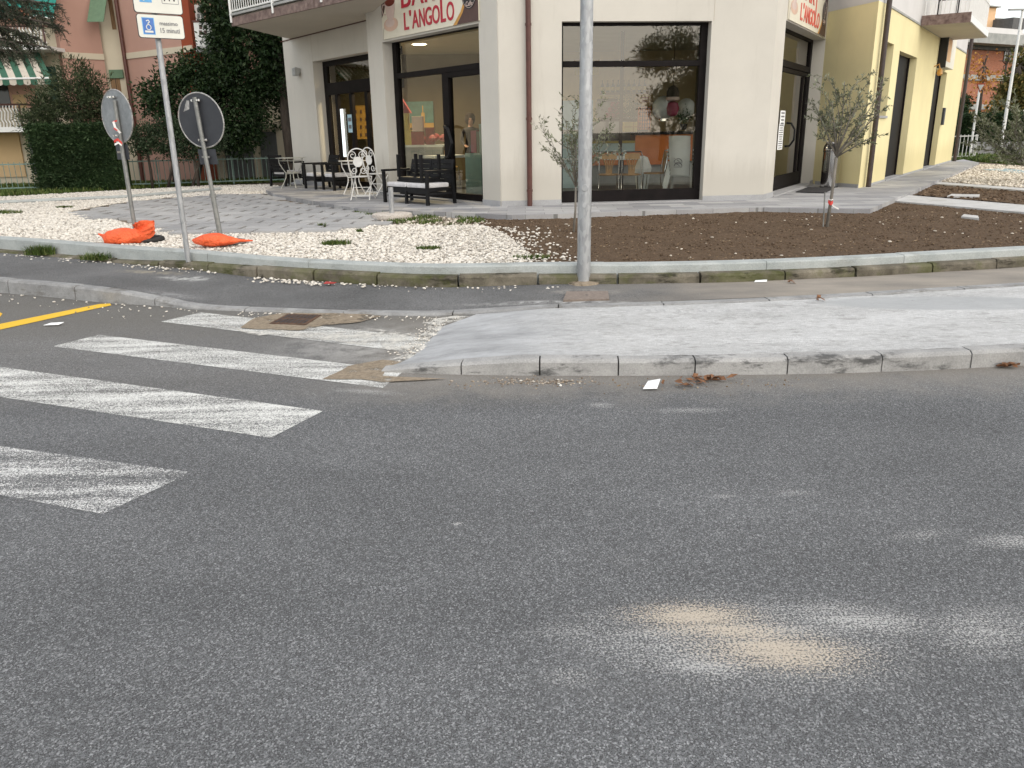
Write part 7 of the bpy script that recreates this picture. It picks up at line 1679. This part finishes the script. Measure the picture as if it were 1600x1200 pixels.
# ================================================================== RIGHT BACKGROUND
gd = lambda x, Y, y=110: Vector((atY(x, y, Y).x, Y, 0))
bk = thing('brick_building', 'red brick building with grey bands and a wide grey roof edge behind the autumn tree', 'building', (gd(1530, 58).x, 58, .2)); b0, b1 = gd(1470, 56), gd(1584, 60); BF = Fr(b0, b1, (0, -1))
yy = lambda y: BF.hit(1530, y)[1]
mb = MB(); BF.box(mb, 0, BF.len, -8, 0, 0, yy(72)); mb.build('brick_wall', M['brick'], bk)
mb = MB(); BF.box(mb, 0, BF.len, .001, .12, yy(126), yy(117)); BF.box(mb, 0, BF.len, .001, .12, yy(171), yy(163)); mb.build('cement_band', M['cement'], bk)
mb = MB(); BF.box(mb, -1, BF.len + .5, -8, 1.4, yy(72) + .001, yy(56)); mb.build('roof_edge', M['cement'], bk); mb = MB(); BF.box(mb, -1, BF.len + .3, -7, .3, yy(78), yy(72)); mb.build('eave_shade_band', M['roofgrey'], bk)  # solid dark band standing in for the shade under the roof edge
mb = MB(); BF.box(mb, -.6, BF.len, -8, .2, yy(56) + .002, yy(42)); mb.build('roof_wall', M['pale_grey_plaster'], bk)
for x in (1572, 1578.5): mb = MB(); pbox(mb, BF, x - 1.5, 80, x + 1.5, 96, .001, .06); mb.build('window', M['darkglass'], bk)
c0, c1 = gd(1587, 60.3), gd(1690, 60.3); q = Fr(c0, c1, (0, -1)); mb = MB(); q.box(mb, 0, q.len, -.6, 0, 0, q.hit(1600, 52)[1]); mb.build('pale_wall', M['pale_grey_plaster'], bk)
pe_ = thing('peach_building', 'peach coloured apartment block far behind the brick building', 'building', (gd(1560, 85).x, 85, .2)); c0, c1 = gd(1526, 85), gd(1583, 88); q = Fr(c0, c1, (0, -1)); z_ = lambda y: q.hit(1555, y)[1]
mb = MB(); a1 = q.hit(1556, 20)[0]; q.box(mb, 0, a1, -8, 0, 0, z_(12)); q.box(mb, a1 + .01, q.len, -9, -.5, 0, z_(29)); mb.build('wall', M['peach'], pe_)
mb = MB(); q.box(mb, -.3, a1 + .3, -8, .3, z_(12) + .01, z_(10)); q.box(mb, a1 + .31, q.len + .3, -9, -.2, z_(29) + .01, z_(27)); mb.build('roof', M['cement'], pe_)
for x in (1564, 1575): mb = MB(); pbox(mb, q, x - 4, 36, x + 3.5, 48, -.499, -.4); mb.build('balcony_recess', M['beige_render'], pe_)
mb = MB(); pbox(mb, q, 1584, 27, 1600, 46, -.4, 2); mb.build('dark_gable', M['roofgrey'], pe_)
# long hedge and low wall
ha, hb_ = at(1488, 242, .27), at(1760, 243, .27); ha = gd(1484, 40); hb_ = gd(1760, 38); zt = atY(1550, 181, 40).z; zl = atY(1570, 221, 39.5).z
hd = thing('clipped_hedge', 'long dark green hedge behind the low wall at the far right', 'hedge', (ha.x, 40, .26)); mb = MB(); mb.hexa([Vector((ha.x, ha.y + .1, .2)), Vector((hb_.x, hb_.y + .1, .2)), Vector((hb_.x, hb_.y + 1.5, .2)), Vector((ha.x, ha.y + 1.5, .2)), Vector((ha.x, ha.y + .1, zt - .1)), Vector((hb_.x, hb_.y + .1, zt - .1)), Vector((hb_.x, hb_.y + 1.5, zt - .1)), Vector((ha.x, ha.y + 1.5, zt - .1))]); mb.build('inner_growth', M['hedge_leaf'], hd)
n = 16000; u = nrg.random(n); f = nrg.random(n); q = np.stack([ha.x + (hb_.x - ha.x) * u, ha.y + (hb_.y - ha.y) * u + np.where(f < .75, .05 + .1 * nrg.normal(size=n), 1.4 * nrg.random(n)), np.where(f < .75, .3 + (zt - .3) * nrg.random(n), zt + .08 * nrg.normal(size=n))], 1); leaves('foliage', q, .1, .2, .4, M['hedge_leaf'], hd, None, .1, np.tile([0, -.7, .35], (n, 1)))
lw = MB(); a, b = gd(1536, 38.6), gd(1760, 37.2); fw = Fr(a, b, (0, -1)); fw.box(lw, 0, fw.len, -.3, 0, .1, zl); tag(lw.build('low_wall', M['kerb_old_street'], bevel=.02), 'low dark concrete wall in front of the far right hedge', 'wall')
sh = blobs_px([(1503, 165, 42, 14, 1), (1495, 175, 42, 14, 1)]); g0 = Vector((sh[0][0], 42, .26)); tree('evergreen_shrub', 'rounded evergreen shrub above the far hedge beside the end of the yellow wing', 'shrub', g0, [([g0, g0 + Vector((0, 0, 1.5))], .08, .05)], sh, 2500, .12, .22, .45, 'hedge_leaf', limbs=2)
# autumn trees
def far_tree(x, Y, label, bl, n, lf, l0=.16, l1=.3, thr=-.05, lean=0):
    g0 = Vector((gd(x, Y).x, Y, .26)); zt = atY(x, 110, Y).z; tree('autumn_tree', label, 'tree', g0, [([g0, g0 + Vector((.1, 0, (zt) * .5)), g0 + Vector((lean, 0, zt))], .13, .05)], blobs_px(bl), n, l0, l1, .7, lf, sc=.9, thr=thr, limbs=12, shell=.2, group='autumn trees at the far right')
far_tree(1537, 47, 'autumn tree with thin orange leaves before the red brick building', [(1530, 90, 47, 22, 1), (1545, 78, 47, 16, 1), (1525, 120, 47, 24, 1), (1545, 120, 47, 22, 1), (1535, 150, 47, 26, 1), (1520, 165, 47, 20, .8), (1552, 160, 47, 18, 1)], 1000, 'autumn_leaf', .10, .2, .0)
far_tree(1571, 45, 'yellow topped autumn tree left of the white pole with a dark stem', [(1572, 75, 45, 14, .8), (1560, 95, 45, 10, 1), (1580, 80, 45, 12, .7), (1568, 110, 45, 14, 1)], 420, 'autumn_leaf', .10, .2, .0)
far_tree(1592, 43, 'green and brown leafed tree behind the white pole at the right edge', [(1590, 130, 43, 24, 1), (1605, 100, 43, 26, 1), (1575, 150, 43, 22, 1), (1600, 160, 43, 26, .9), (1620, 130, 43, 30, 1), (1565, 168, 43, 16, .7)], 6500, 'green_autumn_leaf', .12, .24, -.1)
# pole and give way sign seen from behind
p = Vector((gd(1583, 37).x, 37, .26)); t = thing('white_pole', 'slim white lamp pole rising behind the far right hedge', 'lamp post', p); mb = MB(); tp = Vector((p.x, p.y, atY(1598, 16, 37).z)); mb.tube([p, tp], [.075, .05], 10); mb.build('pole', M['whitemetal'], t, smooth=True); mb = MB(); mb.box(tp + Vector((-.25, 0, .03)), (.7, .16, .06)); mb.build('lamp_head', M['cement'], t, bevel=.01)
p = Vector((gd(1535, 38.5).x, 38.5, .26)); t = thing('give_way_sign', 'triangular give way sign seen from behind on a pale post', 'road sign', p); c = atY(1540.5, 137, 38.5); mb = MB(); mb.tube([p, Vector((p.x, p.y, c.z + .1))], .05, 8); mb.build('post', M['whitemetal'], t)
s_ = .21; mb = MB(); tri = lambda k, y: [Vector((p.x + a * s_ * k, y, c.z + b * s_ * k)) for a, b in ((-1, .9), (1, .9), (0, -1.0))]
q = tri(1, p.y - .06) + tri(1, p.y - .04); mb.add(q, [(0, 1, 2), (5, 4, 3), (0, 3, 4, 1), (1, 4, 5, 2), (2, 5, 3, 0)]); o = mb.build('plate_rim', M['brick_red_paint'], t); q = tri(.68, p.y - .07) + tri(.68, p.y - .061); mb = MB(); mb.add(q, [(0, 1, 2), (5, 4, 3), (0, 3, 4, 1), (1, 4, 5, 2), (2, 5, 3, 0)]); mb.build('plate_face', M['cement'], t)

# ================================================================== ACROSS THE STREET (seen only mirrored in the shop glass)
g0 = Vector((14.5, -13.5, 0)); tree('yew_tree', 'broad dark conifer across the street, mirrored in the centre shop window', 'tree', g0, [([g0, g0 + Vector((0, 0, 2)), g0 + Vector((0, 0, 4))], .2, .1)], blobs_in((14.8, -13.5, 4.4), (2.6, 2, 1.7), 16, .7, 1.3) + blobs_in((17.5, -13.5, 3.4), (3, 2, 1.8), 16, .8, 1.4), 36000, .14, .28, .25, 'bush_leaf', sc=1.1, thr=-.25, limbs=8, shell=.3)

# ================================================================== CAMERA, SKY, SUN
cam = bpy.data.cameras.new('camera'); cam.sensor_width = 36; cam.lens = F / 1600 * 36; cam.clip_start = .05; cam.clip_end = 3000
co = bpy.data.objects.new('camera', cam); COL.objects.link(co)
mw = Matrix.Identity(4)
for i in range(3): mw[i][0] = RT[i]; mw[i][1] = UP[i]; mw[i][2] = -FW[i]; mw[i][3] = CAM[i]
co.matrix_world = mw; scene.camera = co
SEL, SAZ = R(30), R(142)             # sun low behind the photographer's right shoulder
wd = bpy.data.worlds.new('World'); scene.world = wd; wd.use_nodes = True; nt = wd.node_tree; bg = nt.nodes['Background']
sk = nt.nodes.new('ShaderNodeTexSky'); sk.sky_type = 'NISHITA'; sk.sun_disc = False; sk.sun_elevation = SEL; sk.sun_rotation = SAZ; sk.air_density = 1.2; sk.dust_density = 1.5; sk.ozone_density = 1.0
hs = nt.nodes.new('ShaderNodeHueSaturation'); hs.inputs['Saturation'].default_value = .6; nt.links.new(sk.outputs[0], hs.inputs['Color']); ga = nt.nodes.new('ShaderNodeGamma'); ga.inputs[1].default_value = .4; nt.links.new(hs.outputs[0], ga.inputs[0]); nt.links.new(ga.outputs[0], bg.inputs[0]); bg.inputs[1].default_value = .15
sun = bpy.data.lights.new('sun', 'SUN'); sun.energy = 0.5; sun.angle = R(120); sun.color = (1, .88, .72); so = bpy.data.objects.new('sun', sun); COL.objects.link(so)
sd = Vector((math.sin(SAZ) * math.cos(SEL), math.cos(SAZ) * math.cos(SEL), math.sin(SEL))); so.rotation_euler = sd.to_track_quat('Z', 'Y').to_euler()
vs_ = scene.view_settings; vs_.view_transform = 'Standard'; vs_.look = 'None'; vs_.gamma = 1; vs_.use_curve_mapping = False; vs_.exposure = 2.3
scene.cycles.max_bounces = 8; scene.cycles.transparent_max_bounces = 16; scene.cycles.sample_clamp_indirect = 4
